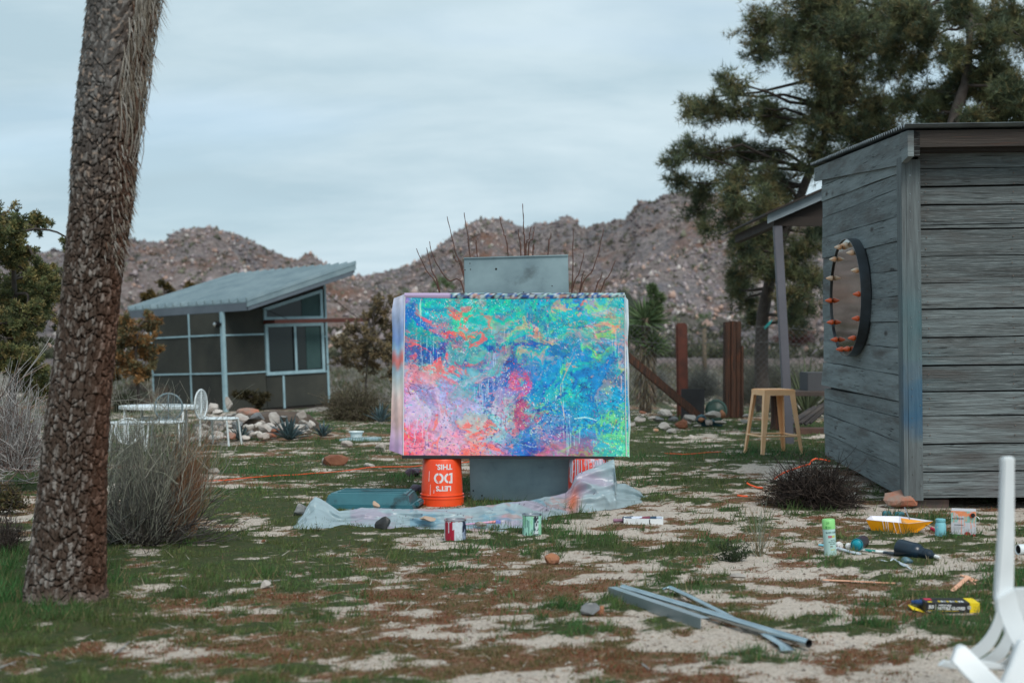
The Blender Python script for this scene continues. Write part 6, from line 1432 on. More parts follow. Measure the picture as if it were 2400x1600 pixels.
# olive tree on the far left
CL = [(-30, 520, 60), (20, 505, 36), (40, 560, 48), (75, 545, 34), (98, 556, 20), (0, 590, 60), (70, 600, 44), (20, 650, 60), (90, 660, 50), (130, 690, 42), (50, 710, 60), (-20, 700, 70), (110, 740, 50), (40, 780, 65), (140, 770, 36), (0, 850, 60), (90, 830, 55), (135, 850, 36), (60, 900, 50), (150, 640, 30), (-60, 600, 70), (-60, 800, 80)]
OLV = [(.15, .165, .07), (.10, .125, .055), (.22, .21, .085), (.07, .085, .04), (.25, .20, .08)]
clumptree('olive_green_tree', 'bushy olive green tree at the left edge behind the leaning trunk', 40, 13.5, [(30, 900), (35, 760), (30, 620), (20, 540)], CL, 34000, 15, .036, .010, OLV, M_bark, trad=.05, per=5, twn=44, dspread=.8, leafy=True, limbr=.014)
# shrub with orange leaves left of the cabin
clumptree('orange_shrub', 'loose orange and olive shrub between the trunk and the grey cabin', 320, 28, [(320, 900), (318, 830), (325, 770)], [(300, 760, 34), (335, 755, 28), (280, 800, 40), (325, 805, 40), (345, 830, 28), (290, 850, 44), (335, 870, 34), (270, 880, 30)], 3600, 25, .085, .03, [(.22, .12, .05), (.30, .16, .06), (.16, .14, .07), (.12, .11, .06)], M_bark, trad=.05, per=4, twn=20, dspread=.5, leafy=True, cat='shrub')
for i, (px, py, r_) in enumerate(((395, 668, 18), (440, 668, 11), (335, 690, 14))):
    pass
clumptree('creosote_bush', 'tall thin bush whose yellowish tips show above the cabin roof', 390, 36, [(395, 900), (392, 700)], [(345, 690, 12), (388, 672, 14), (400, 690, 10), (440, 672, 10), (340, 705, 14), (380, 700, 14)], 500, 27, .10, .04, [(.13, .09, .03), (.08, .07, .03)], M_bark, trad=.03, per=4, twn=20, dspread=.3, leafy=True, cat='shrub')
# creosote right of the cabin
clumptree('creosote_bush', 'tall open brownish creosote bush right of the cabin behind the painting', 850, 25, [(860, 900), (865, 800)], [(800, 800, 26), (830, 770, 30), (860, 740, 30), (890, 720, 26), (905, 760, 34), (870, 800, 40), (825, 825, 34), (900, 830, 40), (855, 850, 44), (885, 705, 14), (915, 700, 18), (930, 800, 34), (800, 840, 26), (920, 870, 30)], 3300, 29, .06, .022, [(.18, .13, .07), (.22, .17, .09), (.13, .11, .07), (.26, .21, .14)], M_bark, trad=.03, per=4, twn=26, dspread=.5, leafy=True, cat='shrub')
clumptree('green_sprig_bush', 'small dark leafy plant growing beside the cabin corner above the stone heap', 590, 24, [(590, 955), (588, 930)], [(562, 928, 12), (585, 922, 16), (605, 935, 16), (618, 930, 12), (590, 945, 18)], 420, 33, .07, .03, [(.045, .04, .02), (.06, .05, .025)], M_bark, trad=.015, per=4, twn=20, dspread=.1, leafy=True, cat='shrub')

# domed dry bushes
def dome(px, py, wpx, hpx, label, cols, seed, n=260, name='dry_bush', cat='shrub', group=None, D=None, leaf=0, lcols=None, rad=.006, lw=.012):
    g = gnd(px, py) if D is None else at(px, py, D); s = FPX/g.y; R_ = wpx/s/2; H_ = hpx/s; rng = np.random.default_rng(seed)
    t = thing(name, label, cat, g, group=group); k = 6
    d = rdir(n, rng); d[:, 2] = np.abs(d[:, 2]); lump = .72+.55*fbm(d[:, 0]*2.2+seed, d[:, 1]*2.2+d[:, 2]*1.5+7, 2)[:, None]; T = np.array(g)+d*np.array([R_, R_*.8, H_])*rng.uniform(.6, 1.05, (n, 1))*lump; B = np.array(g)+rng.normal(size=(n, 3))*np.array([R_*.15, R_*.12, 0])
    P_ = arcs(B, T, rng.normal(size=(n, 3))*R_*.14, k); PP = [P_]; RR_ = [np.linspace(rad, rad*.35, k)[None].repeat(n, 0)]
    m_ = n*4; i = rng.integers(0, n, m_); j = rng.integers(2, k-1, m_); S = P_[i, j]; dd = d[i]*np.array([R_, R_*.8, H_])*.20+rdir(m_, rng)*R_*.30; T2 = S+dd*rng.uniform(.4, 1, (m_, 1)); T2[:, 2] = np.maximum(T2[:, 2], g.z+.01)
    PP.append(arcs(S, T2, rng.normal(size=(m_, 3))*R_*.03, k)); RR_.append(np.linspace(rad*.55, rad*.3, k)[None].repeat(m_, 0))
    PA = np.concatenate(PP); V, F = tubes(PA, np.concatenate(RR_)); pal = np.array(cols); c = pal[rng.integers(0, len(pal), len(PA))]*(.7+.6*rng.random((len(PA), 1)))
    link('twigs', npmesh('twigs', rel(V, t), F, np.repeat(c, k*3, 0)), M_stem, t, 'stuff')
    if leaf: leaves_on(t, PA[n:], leaf, lw*3, lw, lcols, seed+1, .01)
    return t
dome(1905, 1188, 270, 122, 'dark dense twiggy bush in front of the lower left of the weathered shed', [(.028, .020, .017), (.045, .033, .028), (.018, .014, .013), (.07, .052, .042)], 61, n=620, rad=.004)
dome(835, 985, 190, 95, 'domed olive brown bush between the cabin and the painting', [(.10, .085, .055), (.075, .06, .04), (.14, .12, .085)], 62, n=420, leaf=2600, lcols=[(.09, .085, .04), (.13, .12, .06), (.07, .065, .035)], lw=.012)
dome(395, 958, 130, 60, 'fluffy dry grass clump with reddish tips behind the white garden chair', [(.20, .18, .15), (.24, .15, .10), (.16, .14, .12)], 63, n=420, rad=.004)
dome(290, 968, 60, 60, 'dark green low shrub at the foot of the orange shrub, beside the trunk', [(.05, .045, .035)], 64, n=150, leaf=1800, lcols=[(.04, .055, .025), (.03, .04, .02)])
dome(320, 935, 80, 50, 'dark dead-twig bush at the left foot of the cabin', [(.045, .037, .032), (.09, .08, .07)], 65, n=240)
dome(1800, 930, 240, 110, 'pale grey-green desert bush behind the fence left of the porch post', [(.21, .21, .17), (.16, .155, .12), (.25, .235, .19)], 66, n=520, D=27, rad=.006)
dome(1640, 925, 120, 72, 'pale grey bush behind the fence between the two posts', [(.22, .215, .19), (.17, .165, .14)], 67, n=320, D=27, rad=.006)
dome(1525, 905, 90, 50, 'whitish dry bush behind the diagonal beam', [(.30, .29, .27), (.2, .19, .17)], 68, n=260, D=29, rad=.007)
dome(1860, 800, 110, 45, 'dark reddish bush behind the porch post on the slope', [(.09, .03, .028), (.06, .03, .028)], 69, n=200, D=60, rad=.012)
dome(40, 1100, 200, 250, 'tangled mass of pale grey bare twigs left of the trunk', [(.40, .39, .385), (.28, .265, .255), (.50, .49, .48), (.2, .14, .125)], 70, n=250, rad=.0038, D=10.6)
dome(20, 1190, 90, 60, 'low olive shrub at the left edge in front of the grey twigs', [(.08, .065, .05)], 71, n=90, leaf=900, lcols=[(.06, .06, .025), (.1, .075, .03)], D=9.3)
dome(15, 1300, 120, 110, 'dark brown twig litter bush at the left edge before the trunk', [(.06, .045, .038), (.10, .08, .07)], 72, n=160, D=7.6, rad=.003)
twigshrub('bare_bush', 'bare pale branches reaching in at the left edge before the olive tree', 'shrub', -110, 1130, 40, .7, 1.15, .9, .007, [(.33, .32, .31), (.24, .22, .21), (.28, .2, .17)], 73, lean=(.35, 0), D=11, branch=3, elv=(.3, 1.2))
# big twig shrub beside the trunk
GS = [(.24, .25, .20), (.33, .32, .25), (.38, .36, .30), (.16, .14, .12)]
t, PA = twigshrub('twig_shrub', 'large windswept bare twig shrub growing beside the leaning trunk', 'shrub', 330, 1272, 250, .50, .90, .60, .0026, GS, 81, lean=(.10, 0), branch=2, baser=.17, elv=(.8, 1.5), bend=.22)
twigshrub('t', '', '', 335, 1272, 110, .25, .48, .9, .0048, [(.075, .065, .060), (.045, .038, .035), (.12, .11, .10)], 82, th=t, lean=(.2, -.05), branch=2, baser=.15, elv=(.08, .9), parts='dead_branches')
twigshrub('t', '', '', 425, 1266, 260, .30, .66, .35, .0019, [(.34, .17, .09), (.42, .25, .15), (.24, .12, .07)], 83, th=t, lean=(.12, 0), branch=1, baser=.07, elv=(1.1, 1.5), parts='dry_stalks', bend=.06)
twigshrub('t', '', '', 265, 1270, 110, .35, .72, .6, .0026, [(.09, .085, .08), (.15, .155, .14)], 84, th=t, lean=(.35, 0), branch=2, baser=.12, elv=(.5, 1.3), parts='grey_branches')
# sparse stalk plant + weed on the right
t, PA = twigshrub('stalk_plant', 'sparse grey-green stalk plant standing alone on the sand before the dark bush', 'plant', 1778, 1303, 21, .16, .30, .62, .0026, [(.27, .30, .24), (.22, .24, .19), (.28, .22, .13)], 91, branch=1, baser=.02, elv=(.75, 1.5), bend=.08)
t, PA = twigshrub('weed', 'dark green leafy weed left of the sparse stalk plant', 'plant', 1718, 1316, 22, .04, .13, .9, .0022, [(.04, .055, .025)], 92, branch=1, baser=.03, elv=(.3, 1.4)); leaves_on(t, PA, 900, .016, .006, [(.035, .052, .025), (.05, .07, .035), (.025, .04, .02)], 93, .006, tmin=.1)
t, PA = twigshrub('weed', 'tiny thin weed sprouting before the left end of the plastic sheet', 'plant', 743, 1250, 5, .04, .08, .4, .0016, [(.1, .1, .05)], 94, branch=1, baser=.01); leaves_on(t, PA, 30, .012, .004, [(.08, .09, .04)], 95, .002)
# bare red stems behind the painting
ST = [[(1031, 686), (999, 634), (976, 582)], [(1029, 678), (1012, 634), (1000, 580)], [(1086, 675), (1050, 656), (1018, 607), (1007, 566)], [(1087, 650), (1067, 590), (1048, 507)], [(1087, 637), (1070, 612), (1061, 588)], [(1102, 599), (1096, 550), (1088, 498)], [(1118, 599), (1116, 570), (1115, 562)], [(1190, 596), (1180, 545), (1171, 507)], [(1229, 595), (1227, 530), (1225, 477)], [(1220, 595), (1217, 560), (1214, 537)], [(1232, 595), (1240, 560), (1245, 531)], [(1238, 595), (1248, 560), (1252, 531)], [(1250, 594), (1251, 585), (1251, 579)], [(1284, 593), (1289, 560), (1292, 545)], [(1340, 686), (1342, 600), (1344, 536)], [(1340, 683), (1358, 640), (1368, 593)], [(1359, 686), (1392, 628), (1415, 536)], [(1359, 683), (1364, 650), (1369, 634)], [(1395, 686), (1406, 655), (1411, 637)], [(1408, 686), (1428, 645), (1442, 610)], [(1233, 598), (1229, 575), (1231, 560)]]
DS = 10.9; bsd = Vector((at(1215, 1150, DS).x, DS, tz(0, DS)))
stt = thing('bare_stem_shrub', 'fan of bare reddish stems sticking up behind the metal cabinet', 'shrub', bsd)
r = random.Random(4)
for s_ in ST:
    P3 = [at(x_, y_, DS) for x_, y_ in s_]; b0 = bsd+Vector(((P3[0].x-bsd.x)*.25, r.uniform(-.03, .03), 0)); pts = [b0, b0.lerp(P3[0], .5)+Vector(((P3[0].x-bsd.x)*.12, 0, 0)), P3[0]]
    fine = []
    full = pts+P3[1:]
    for i in range(len(full)-1):
        p0, p1_, p2, p3 = full[max(i-1, 0)], full[i], full[i+1], full[min(i+2, len(full)-1)]
        for j in range(5):
            u_ = j/5; fine.append(.5*((2*p1_)+(p2-p0)*u_+(2*p0-5*p1_+4*p2-p3)*u_*u_+(3*p1_-p0-3*p2+p3)*u_**3)+Vector((r.uniform(-1, 1)*.0035, 0, 0)))
    fine.append(full[-1]); q = MB(); nn = len(fine)
    q.tube(fine, [.0075-.0052*i/(nn-1)+.0012*(i % 2) for i in range(nn)], 5); q.build('stem', bpy.data.materials.get('red_stem') or mat('red_stem', (.115, .045, .03), (.06, .03, .022), 12, .7), stt, world=True)

# ---- spiky plants: every leaf a part
def leafblade(L_, W_, droop, th_=.004, fold=.25):
    n_ = 6; V = []; 
    for i in range(n_):
        t_ = i/(n_-1); w_ = W_*(1-t_**2.2)*(.75+.5*math.sin(t_*PI*.8))/1.1; x_ = L_*t_; z_ = -droop*t_*t_
        V += [(x_, -w_/2, z_+fold*w_), (x_, 0, z_), (x_, w_/2, z_+fold*w_), (x_, 0, z_-th_*(1-t_))]
    F = []
    for i in range(n_-1):
        a = 4*i; F += [(a, a+1, a+5, a+4), (a+1, a+2, a+6, a+5), (a+2, a+3, a+7, a+6), (a+3, a, a+4, a+7)]
    me = bpy.data.meshes.new('leaf'); me.from_pydata(V, [], F); 
    for p in me.polygons: p.use_smooth = True
    return me
M_agave = mat('agave_blue', (.060, .105, .115), (.040, .072, .082), 9, .5, spec=.4, rand=.2, c3=(.13, .18, .18), s3=4, f3=(.6, .8))
M_yucca = mat('yucca_green', (.085, .115, .06), (.12, .14, .08), 5, .55, rand=.25)
def rosette(name, label, cat, g, n, L_, W_, m_, seed, elmin=.25, elmax=1.45, droop=.1, group=None):
    t = thing(name, label, cat, g, group=group); r = random.Random(seed); mes = [leafblade(L_*f_, W_, L_*droop) for f_ in (1, .85, .7)]
    for me_ in mes: me_.materials.append(m_)
    for i in range(n):
        el_ = elmin+(elmax-elmin)*(i/(n-1))**.8; az = i*2.39996+r.uniform(-.2, .2)
        o = bpy.data.objects.new('leaf', mes[r.randint(0, 2)]); COL.objects.link(o); o.parent = t
        o.rotation_euler = (r.uniform(-.2, .2), -el_, az); o.location = (.02*math.cos(az), .02*math.sin(az), .02)
    return t
def agv(px, py, hpx, label, seed, n=24):
    g = gnd(px, py); return rosette('agave', label, 'agave', g, n, hpx/FPX*g.y*1.02, hpx/FPX*g.y*.17, M_agave, seed, group='blue agaves in the yard')
agv(564, 1034, 46, 'blue agave at the foot of the stone heap, leftmost of the agaves', 1)
agv(678, 1034, 62, 'largest blue agave, at the right part of the stone heap', 2, 30)
agv(757, 1026, 40, 'small blue agave at the right end of the stone heap', 3)
agv(893, 992, 50, 'blue agave half hidden behind the left edge of the painting', 4)
g = at(1890, 925, 20.5); g.z = tz(g.x, 20.5)
rosette('yucca', 'big green yucca with stiff leaves behind the plank bench', 'yucca', g, 60, .95, .055, M_yucca, 6, .15, 1.5, .05)
# joshua tree right of the painting
M_dead = mat('dead_leaf_skirt', (.14, .11, .075), (.09, .07, .05), 12, .9)
def joshua(label, D, trunkpx, heads, seed, per=130, name='joshua_tree', wl=.012):
    b = at(*trunkpx[0], D); b.z = min(b.z, tz(b.x, D)) if D < 60 else b.z
    t = thing(name, label, 'tree', b); s = FPX/D; rng = np.random.default_rng(seed)
    q = MB(); pts = [b]+[at(x_, y_, D) for x_, y_ in trunkpx[1:]]; q.tube(pts, [.10*min(1, D/40+.5)*(1-.3*i/len(pts)) for i in range(len(pts))], 9); q.build('trunk', M_dead, t, world=True, smooth=True)
    for (hx, hy, hr) in heads:
        c_ = np.array(at(hx, hy, D)); n_ = per; d = rdir(n_*2, rng); d = d[d[:, 2] > -.55][:n_]; n_ = len(d)
        V, F = leafq(c_+d*.02, d, hr/s*rng.uniform(.8, 1.1, n_), hr/s*.075+.006, rng)
        c = vary((.13, .185, .09), n_, .35, rng, 4); c[:] = c; link('leaf_head', npmesh('h', rel(V, t), F, c), M_leaf, t, 'stuff')
    return t, rng
t, rng = joshua('joshua tree with round spiky green heads at the right edge of the painting', 22.5, [(1512, 940), (1515, 880), (1515, 800), (1512, 745)], [(1512, 752, 58), (1532, 812, 44), (1480, 790, 40), (1535, 722, 26), (1532, 690, 18), (1545, 700, 18), (1528, 676, 14)], 3, 240)
n = 500; zz = rng.random(n); a = rng.random(n)*6.3; tp = at(1513, 800, 22.5); bt_ = at(1512, 935, 22.5); P_ = np.array(bt_)*(1-zz[:, None])+np.array(tp)*zz[:, None]+np.stack([np.cos(a), np.sin(a), 0*a], -1)*.1
d = np.stack([np.cos(a)*.5, np.sin(a)*.5, -1+0*a], -1); d /= np.linalg.norm(d, axis=1, keepdims=True); V, F = leafq(P_, d, .2, .02, rng); link('dead_leaves', npmesh('dl', rel(V, t), F, vary((.17, .14, .10), n, .4, rng, 4)), M_leaf, t, 'stuff')
joshua('small joshua tree on the slope above the left top corner of the painting', 60, [(1040, 760), (1038, 700)], [(1035, 665, 24), (1052, 670, 16), (1022, 668, 16)], 4, 90)
joshua('tiny green joshua head peeping over the left end of the painting', 70, [(950, 760), (950, 700)], [(950, 682, 13)], 5, 60)
joshua('small two-headed joshua tree on the plain between the fence posts', 55, [(1652, 840), (1650, 770)], [(1642, 746, 15), (1661, 742, 14)], 6, 70)
joshua('small joshua tree just left of the rusty steel post', 62, [(1586, 840), (1586, 770)], [(1586, 748, 13)], 7, 60)

# ================================================================ STONE HEAPS
def stone_label(px, py, w_, h_, hp):
    shape = 'flat pale stone' if h_ < .45*w_ else ('chunky pale stone' if h_ > .75*w_ else 'rough pale stone')
    size = 'small ' if w_ < 22 else ('wide ' if w_ > 31 else '')
    if hp == 0:
        row = 'top course' if py < 990 else ('upper middle' if py < 1002 else ('lower middle' if py < 1016 else 'foot'))
        wh = 'left end' if px < 485 else ('left part' if px < 515 else ('centre' if px < 560 else ('right of the left agave' if px < 615 else ('beside the largest agave' if px < 695 else 'right end'))))
        return f'{size}{shape}, {row} of the long stone heap, {wh}'
    row = 'back' if py < 992 else ('middle' if py < 1006 else 'front'); wh = 'near the painting' if px < 1520 else ('below the leaning board' if px < 1600 else 'toward the timber post')
    return f'{size}{shape} at the {row} of the low fence heap, {wh}'
ML = ['long heap of pale stones before the grey cabin']
SP = [(496, 972, 26, 28, 'rounded white boulder standing on the left top of the stone heap', M_rk), (535, 962, 17, 30, 'upright white pointed stone crowning the middle of the stone heap', M_rk), (508, 974, 26, 14, None, M_rk), (575, 974, 50, 20, 'flat orange-stained slab on top of the stone heap', M_ochre), (600, 985, 32, 18, 'dark grey stone on the upper right of the stone heap', M_rg), (567, 994, 38, 24, 'rounded tan boulder in the middle of the stone heap', M_rk), (532, 980, 30, 12, None, M_rk), (545, 988, 38, 12, None, M_rk), (530, 996, 34, 12, None, M_rk), (520, 990, 24, 14, None, M_rk),
      (490, 994, 24, 22, None, M_rk), (506, 1006, 30, 28, None, M_rk), (538, 1006, 34, 14, None, M_rk), (588, 1008, 24, 16, None, M_rk), (612, 996, 28, 14, None, M_rk), (641, 1000, 26, 32, 'tall pale upright stone at the right of the stone heap', M_rk), (600, 1006, 26, 16, None, M_rk), (620, 1018, 30, 26, 'angular white block at the foot of the stone heap', M_rk), (540, 1020, 30, 16, None, M_rk), (505, 1022, 30, 14, None, M_rk), (480, 1010, 24, 16, None, M_rk), (470, 1024, 26, 16, None, M_rk), (555, 1022, 26, 16, None, M_rk), (541, 1030, 20, 16, 'small peach stone at the foot of the heap beside the left agave', M_ochre), (588, 1024, 26, 14, None, M_rk), (645, 1016, 26, 14, 'brownish red stone in the stone heap beside the largest agave', M_rb), (634, 1026, 36, 12, 'low peach slab before the largest agave', M_ochre),
      (662, 990, 24, 18, 'dark grey stone behind the largest agave', M_rg), (664, 1010, 20, 20, None, M_rk), (706, 984, 28, 22, 'ridged white quartz stone at the right of the stone heap', M_rk), (712, 997, 26, 12, None, M_rk), (714, 1012, 26, 18, 'striped brown grey stone right of the largest agave', M_rg), (733, 1006, 22, 20, 'rounded white stone at the right end of the heap', M_rk), (500, 1034, 34, 14, None, M_rk), (520, 1032, 34, 12, None, M_rk), (460, 1008, 22, 14, None, M_rk), (455, 1036, 24, 12, None, M_rk), (575, 1030, 18, 10, None, M_rk), (690, 1008, 18, 14, None, M_rk)]
r = random.Random(17)
for k_ in range(40):
    px_ = 458+r.random()*275; top_ = np.interp(px_, [455, 500, 540, 600, 640, 735], [1006, 985, 980, 990, 1000, 1008]); py_ = top_+r.random()*(1030-top_); SP.append((px_, py_, r.uniform(16, 30), r.uniform(11, 19), None, r.choice([M_rk, M_rk, M_rk, M_rg])))
for i, (px, py, w_, h_, lab, m_) in enumerate(SP):
    D = 17.2-(py-975)/60*1.6; zz = tz(at(px, py, D).x, D)
    o = rock(px, py, w_*1.12, h_*1.15, m_, lab or stone_label(px, py, w_, h_, 0), 500+i, ML[0], D=max(14.9, min(17.6, D)), dep=.9, rot=.3*(i % 5))
q = None
# soil core that the upper stones rest on
mb = rock_mesh(900, (.88, .30, .26), 5, 3); co = link('soil_mound', mb, M_rd if False else mat('mound_soil', (.10, .075, .06), (.06, .045, .035), 6, .95, bump=.5)); co.location = (at(575, 1030, 17).x, 17.55, tz(-3, 16.5)); co['kind'] = 'structure'
S2 = [(1500, 990, 30, 16, None, M_rk), (1557, 975, 40, 20, 'pale flat boulder on top of the right stone heap', M_rk), (1545, 990, 34, 16, None, M_rg), (1575, 988, 30, 14, None, M_rg), (1617, 988, 40, 18, 'long white stone against the foot of the diagonal beam', M_rk), (1674, 980, 46, 18, 'long pale stone with an orange end before the green lid', M_rk), (1694, 980, 16, 20, 'orange stone against the thick timber post', M_ro), (1662, 998, 18, 18, 'rounded cream stone left of the thick timber post', M_rk), (1645, 990, 18, 12, 'orange stone at the lower end of the beam', M_ro), (1560, 1010, 34, 24, 'white oblong stone at the front of the right stone heap', M_rk), (1597, 1006, 34, 26, 'red-brown broken stone at the front of the right stone heap', M_rb), (1574, 1018, 26, 16, None, M_rk), (1612, 996, 18, 12, None, M_rk), (1537, 1013, 14, 12, None, M_rk), (1480, 1002, 22, 14, None, M_rk), (1505, 970, 22, 8, None, M_rb), (1530, 984, 24, 10, None, M_rk), (1690, 995, 30, 12, None, M_rk), (1748, 992, 28, 10, 'low pale stone right of the thick timber post', M_rk), (1634, 1002, 20, 8, None, M_rk), (1625, 1028, 18, 10, None, M_rk), (1756, 978, 28, 10, 'white flat stone between the timber post and the stool', M_rk), (1585, 1029, 34, 8, 'flat pale slab sunk in the grass right of the painting', M_rk)]
for i, (px, py, w_, h_, lab, m_) in enumerate(S2):
    g = gnd(px, py); D = min(g.y, 18.4) if py < 1003 else g.y
    rock(px, py, w_, h_, m_, lab or stone_label(px, py, w_, h_, 1), 600+i, 'low heap of stones by the fence', D=D, dep=.9)
# slab and bowl
g = gnd(838, 1034); q = MB(); q.prism([g+Vector((-.20, -.05, 0)), g+Vector((.02, -.07, 0)), g+Vector((.26, .0, 0)), g+Vector((.24, .28, 0)), g+Vector((-.1, .3, 0))], (0, 0, .03)); q.solo('stone_slab', mat('blue_grey_slab', lin(150, 175, 180), lin(125, 148, 155), 6, .7, bump=.2), 'flat pale blue slab on the ground under the white bowl', 'slab', bevel=.006)
g2 = Vector((at(835, 1000, g.y+.15).x, g.y+.15, g.z+.032)); q = MB(); q.lathe([(.045, 0), (.062, .004), (.070, .05), (.088, .062), (.088, .070), (.080, .068), (.060, .02), (.001, .015)], 28, Matrix.Translation(g2), caps=False); q.solo('bowl', mat('white_ceramic', (.62, .70, .72), None, rough=.3), 'white footed bowl standing on the flat slab', 'bowl', smooth='auto', loc=g2)

# ================================================================ GARDEN TABLE AND CHAIRS
M_gw = mat('white_garden_paint', (.68, .74, .76), (.56, .62, .64), 12, .5)
M_gb = mat('blue_grey_garden_paint', (.16, .22, .245), (.12, .17, .19), 12, .5)
DTb = 15.6; P_ = at(372, 953, DTb+.35); z0 = tz(P_.x, DTb)
tb = thing('garden_table', 'white metal garden table with an oval top behind the twig shrub', 'table', (P_.x, DTb+.35, z0))
ht = P_.z-z0; q = MB(); wx = (465-277)/2/FPX*DTb
q.lathe([(1, -.018), (1.0, .012), (.97, .016), (.001, .016)], 40, Matrix.Translation((0, 0, ht)) @ Matrix.Diagonal((wx, .36, 1, 1)), caps=False); q.lathe([(.001, -.018), (1, -.018)], 40, Matrix.Translation((0, 0, ht)) @ Matrix.Diagonal((wx, .36, 1, 1)), caps=False); q.build('table_top', M_gw, tb, smooth='auto')
for x_, y_ in ((-wx*.74, -.2), (wx*.72, -.2), (-wx*.55, .2), (wx*.6, .2)):
    q = MB(); q.tube([(x_, y_, 0), (x_, y_, ht-.02)], .016, 8); q.build('leg', M_gw, tb, smooth=True)
q = MB(); q.tube([(-wx*.74, -.2, ht-.13), (wx*.72, -.2, ht-.13)], .012, 8); q.build('stretcher', M_gw, tb); q = MB(); q.tube([(-wx*.55, .2, ht-.13), (wx*.6, .2, ht-.13)], .012, 8); q.build('stretcher', M_gw, tb)
def roundchair(px, py, D, rpx, m_, yaw, label, squash=1.0):
    c_ = at(px, py, D); z0 = tz(c_.x, D); R_ = rpx/FPX*D; t = thing('garden_chair', label, 'chair', (c_.x, D, z0), (0, 0, yaw)); hz = c_.z-z0
    q = MB(); n_ = 32; ring = [(R_*math.cos(2*PI*i/n_), 0, hz+R_*math.sin(2*PI*i/n_)) for i in range(n_+1)]; q.tube(ring, .010, 6, caps=False); q.build('back_frame', m_, t, smooth=True)
    q = MB(); q.tube([(0, -.004, hz-R_), (0, -.004, hz+R_)], .008, 6); q.build('back_bar', m_, t)
    q = MB(); st = .022
    for i in range(int(2*R_/st)):
        x_ = -R_+st*(i+.5); h_ = math.sqrt(max(0, R_*R_-x_*x_)); q.tube([(x_, .002, hz-h_), (x_, .002, hz+h_)], .0022, 3, caps=False); q.tube([(-h_, .002, hz+x_), (h_, .002, hz+x_)], .0022, 3, caps=False)
    q.build('mesh_back', m_, t)['kind'] = 'stuff'
    sh_ = hz-R_-.05; sh_ = max(.28, sh_); q = MB(); q.lathe([(.001, 0), (.19, 0), (.20, .012), (.19, .02), (.001, .02)], 24, Matrix.Translation((0, -.22, sh_)), caps=False); q.build('seat', M_gw, t, smooth='auto')
    for x_, y_ in ((-.15, -.36), (.15, -.36), (-.15, -.06), (.15, -.06)):
        q = MB(); q.tube([(x_*1.15, y_*1.1, 0), (x_, y_, sh_)], .011, 6); q.build('leg', M_gw, t)
    for s_ in (-1, 1):
        q = MB(); q.tube([(s_*R_*.5, 0, hz-R_*.85), (s_*.12, -.05, sh_+.01)], .009, 6); q.build('back_support', m_, t)
    return t
roundchair(395, 954, 14.9, 32, M_gb, 0.1, 'blue-grey garden chair with a round mesh back in front of the white table')
roundchair(471, 947, 15.3, 34, M_gw, math.radians(78), 'white garden chair seen edge-on at the right end of the white table')
roundchair(300, 1010, 14.2, 30, M_gw, math.radians(200), 'white garden chair low at the left, mostly behind the twig shrub')

# ================================================================ STOOL
M_stool = mat('sand_yellow_paint', lin(255, 205, 160), lin(248, 192, 142), 5, .45)
st_ = thing('stool', 'beige square metal stool standing on the grass left of the weathered shed', 'stool', (at(1812, 1062, 14.15).x, 14.15, tz(2.6, 14.15)), (0, 0, math.radians(14)))
hs = at(1812, 911, 14.15).z-st_.location.z; a_ = .158; f_ = .222
q = MB(); q.box(-a_, a_, -a_, a_, hs-.012, hs); q.build('seat', M_stool, st_, bevel=.010, smooth='auto')
q = MB()
for (x0, x1, y0, y1) in ((-a_-.004, a_+.004, -a_-.004, -a_), (-a_-.004, a_+.004, a_, a_+.004), (-a_-.004, -a_, -a_, a_), (a_, a_+.004, -a_, a_)): q.box(x0, x1, y0, y1, hs-.06, hs-.006)
q.build('apron', M_stool, st_)['kind'] = 'stuff'
for sx in (-1, 1):
    for sy in (-1, 1):
        q = MB(); wt, wb = .060, .030
        # folded sheet leg: two faces meeting at the corner
        T0 = Vector((sx*(a_+.002), sy*(a_+.002), hs-.03)); B0 = Vector((sx*f_, sy*f_, 0))
        q.hexa([B0, B0-Vector((sx*wb, 0, 0)), B0-Vector((sx*wb, sy*.003, 0)), B0-Vector((0, sy*.003, 0)), T0, T0-Vector((sx*wt, 0, 0)), T0-Vector((sx*wt, sy*.003, 0)), T0-Vector((0, sy*.003, 0))])
        q.hexa([B0, B0-Vector((0, sy*wb, 0)), B0-Vector((sx*.003, sy*wb, 0)), B0-Vector((sx*.003, 0, 0)), T0, T0-Vector((0, sy*wt, 0)), T0-Vector((sx*.003, sy*wt, 0)), T0-Vector((sx*.003, 0, 0))])
        q.build('leg', M_stool, st_)
zr = .19; fr_ = f_-(f_-a_)*zr/hs-.004
for p0, p1 in (((-fr_, -fr_), (fr_, -fr_)), ((fr_, -fr_), (fr_, fr_)), ((fr_, fr_), (-fr_, fr_)), ((-fr_, fr_), (-fr_, -fr_))):
    q = MB(); q.tube([(p0[0], p0[1], zr), (p1[0], p1[1], zr)], .007, 6, flat=1.4); q.build('foot_rail', M_stool, st_)

# ================================================================ SMALL THINGS ON THE SAND
# square spray can
g = gnd(1950, 1303); M_lab = mat('pale_label', lin(188, 222, 218), None, rough=.35); M_lime = mat('lime_cap', lin(140, 212, 128), None, rough=.4); M_ink = mat('dark_ink', lin(25, 60, 70), None); M_rink = mat('red_ink', lin(190, 35, 70), None)
sc_ = thing('spray_can', 'pale spray paint can with a lime green cap standing tilted in the grass', 'spray can', (g.x, g.y+.035, g.z-.004), (0, math.radians(-3.6), 0))
R_ = .0325; hT = .196
q = MB(); q.lathe([(R_-.001, 0), (R_, .002), (R_, .145), (R_-.001, .146)], 32); q.build('body', M_lab, sc_, smooth='auto')
q = MB(); q.lathe([(R_+.0015, .1465), (R_+.0015, .190), (R_-.002, hT), (.001, hT)], 32, caps=False); q.lathe([(.001, .1465), (R_+.0015, .1465)], 32, caps=False); q.build('cap', M_lime, sc_, smooth='auto')
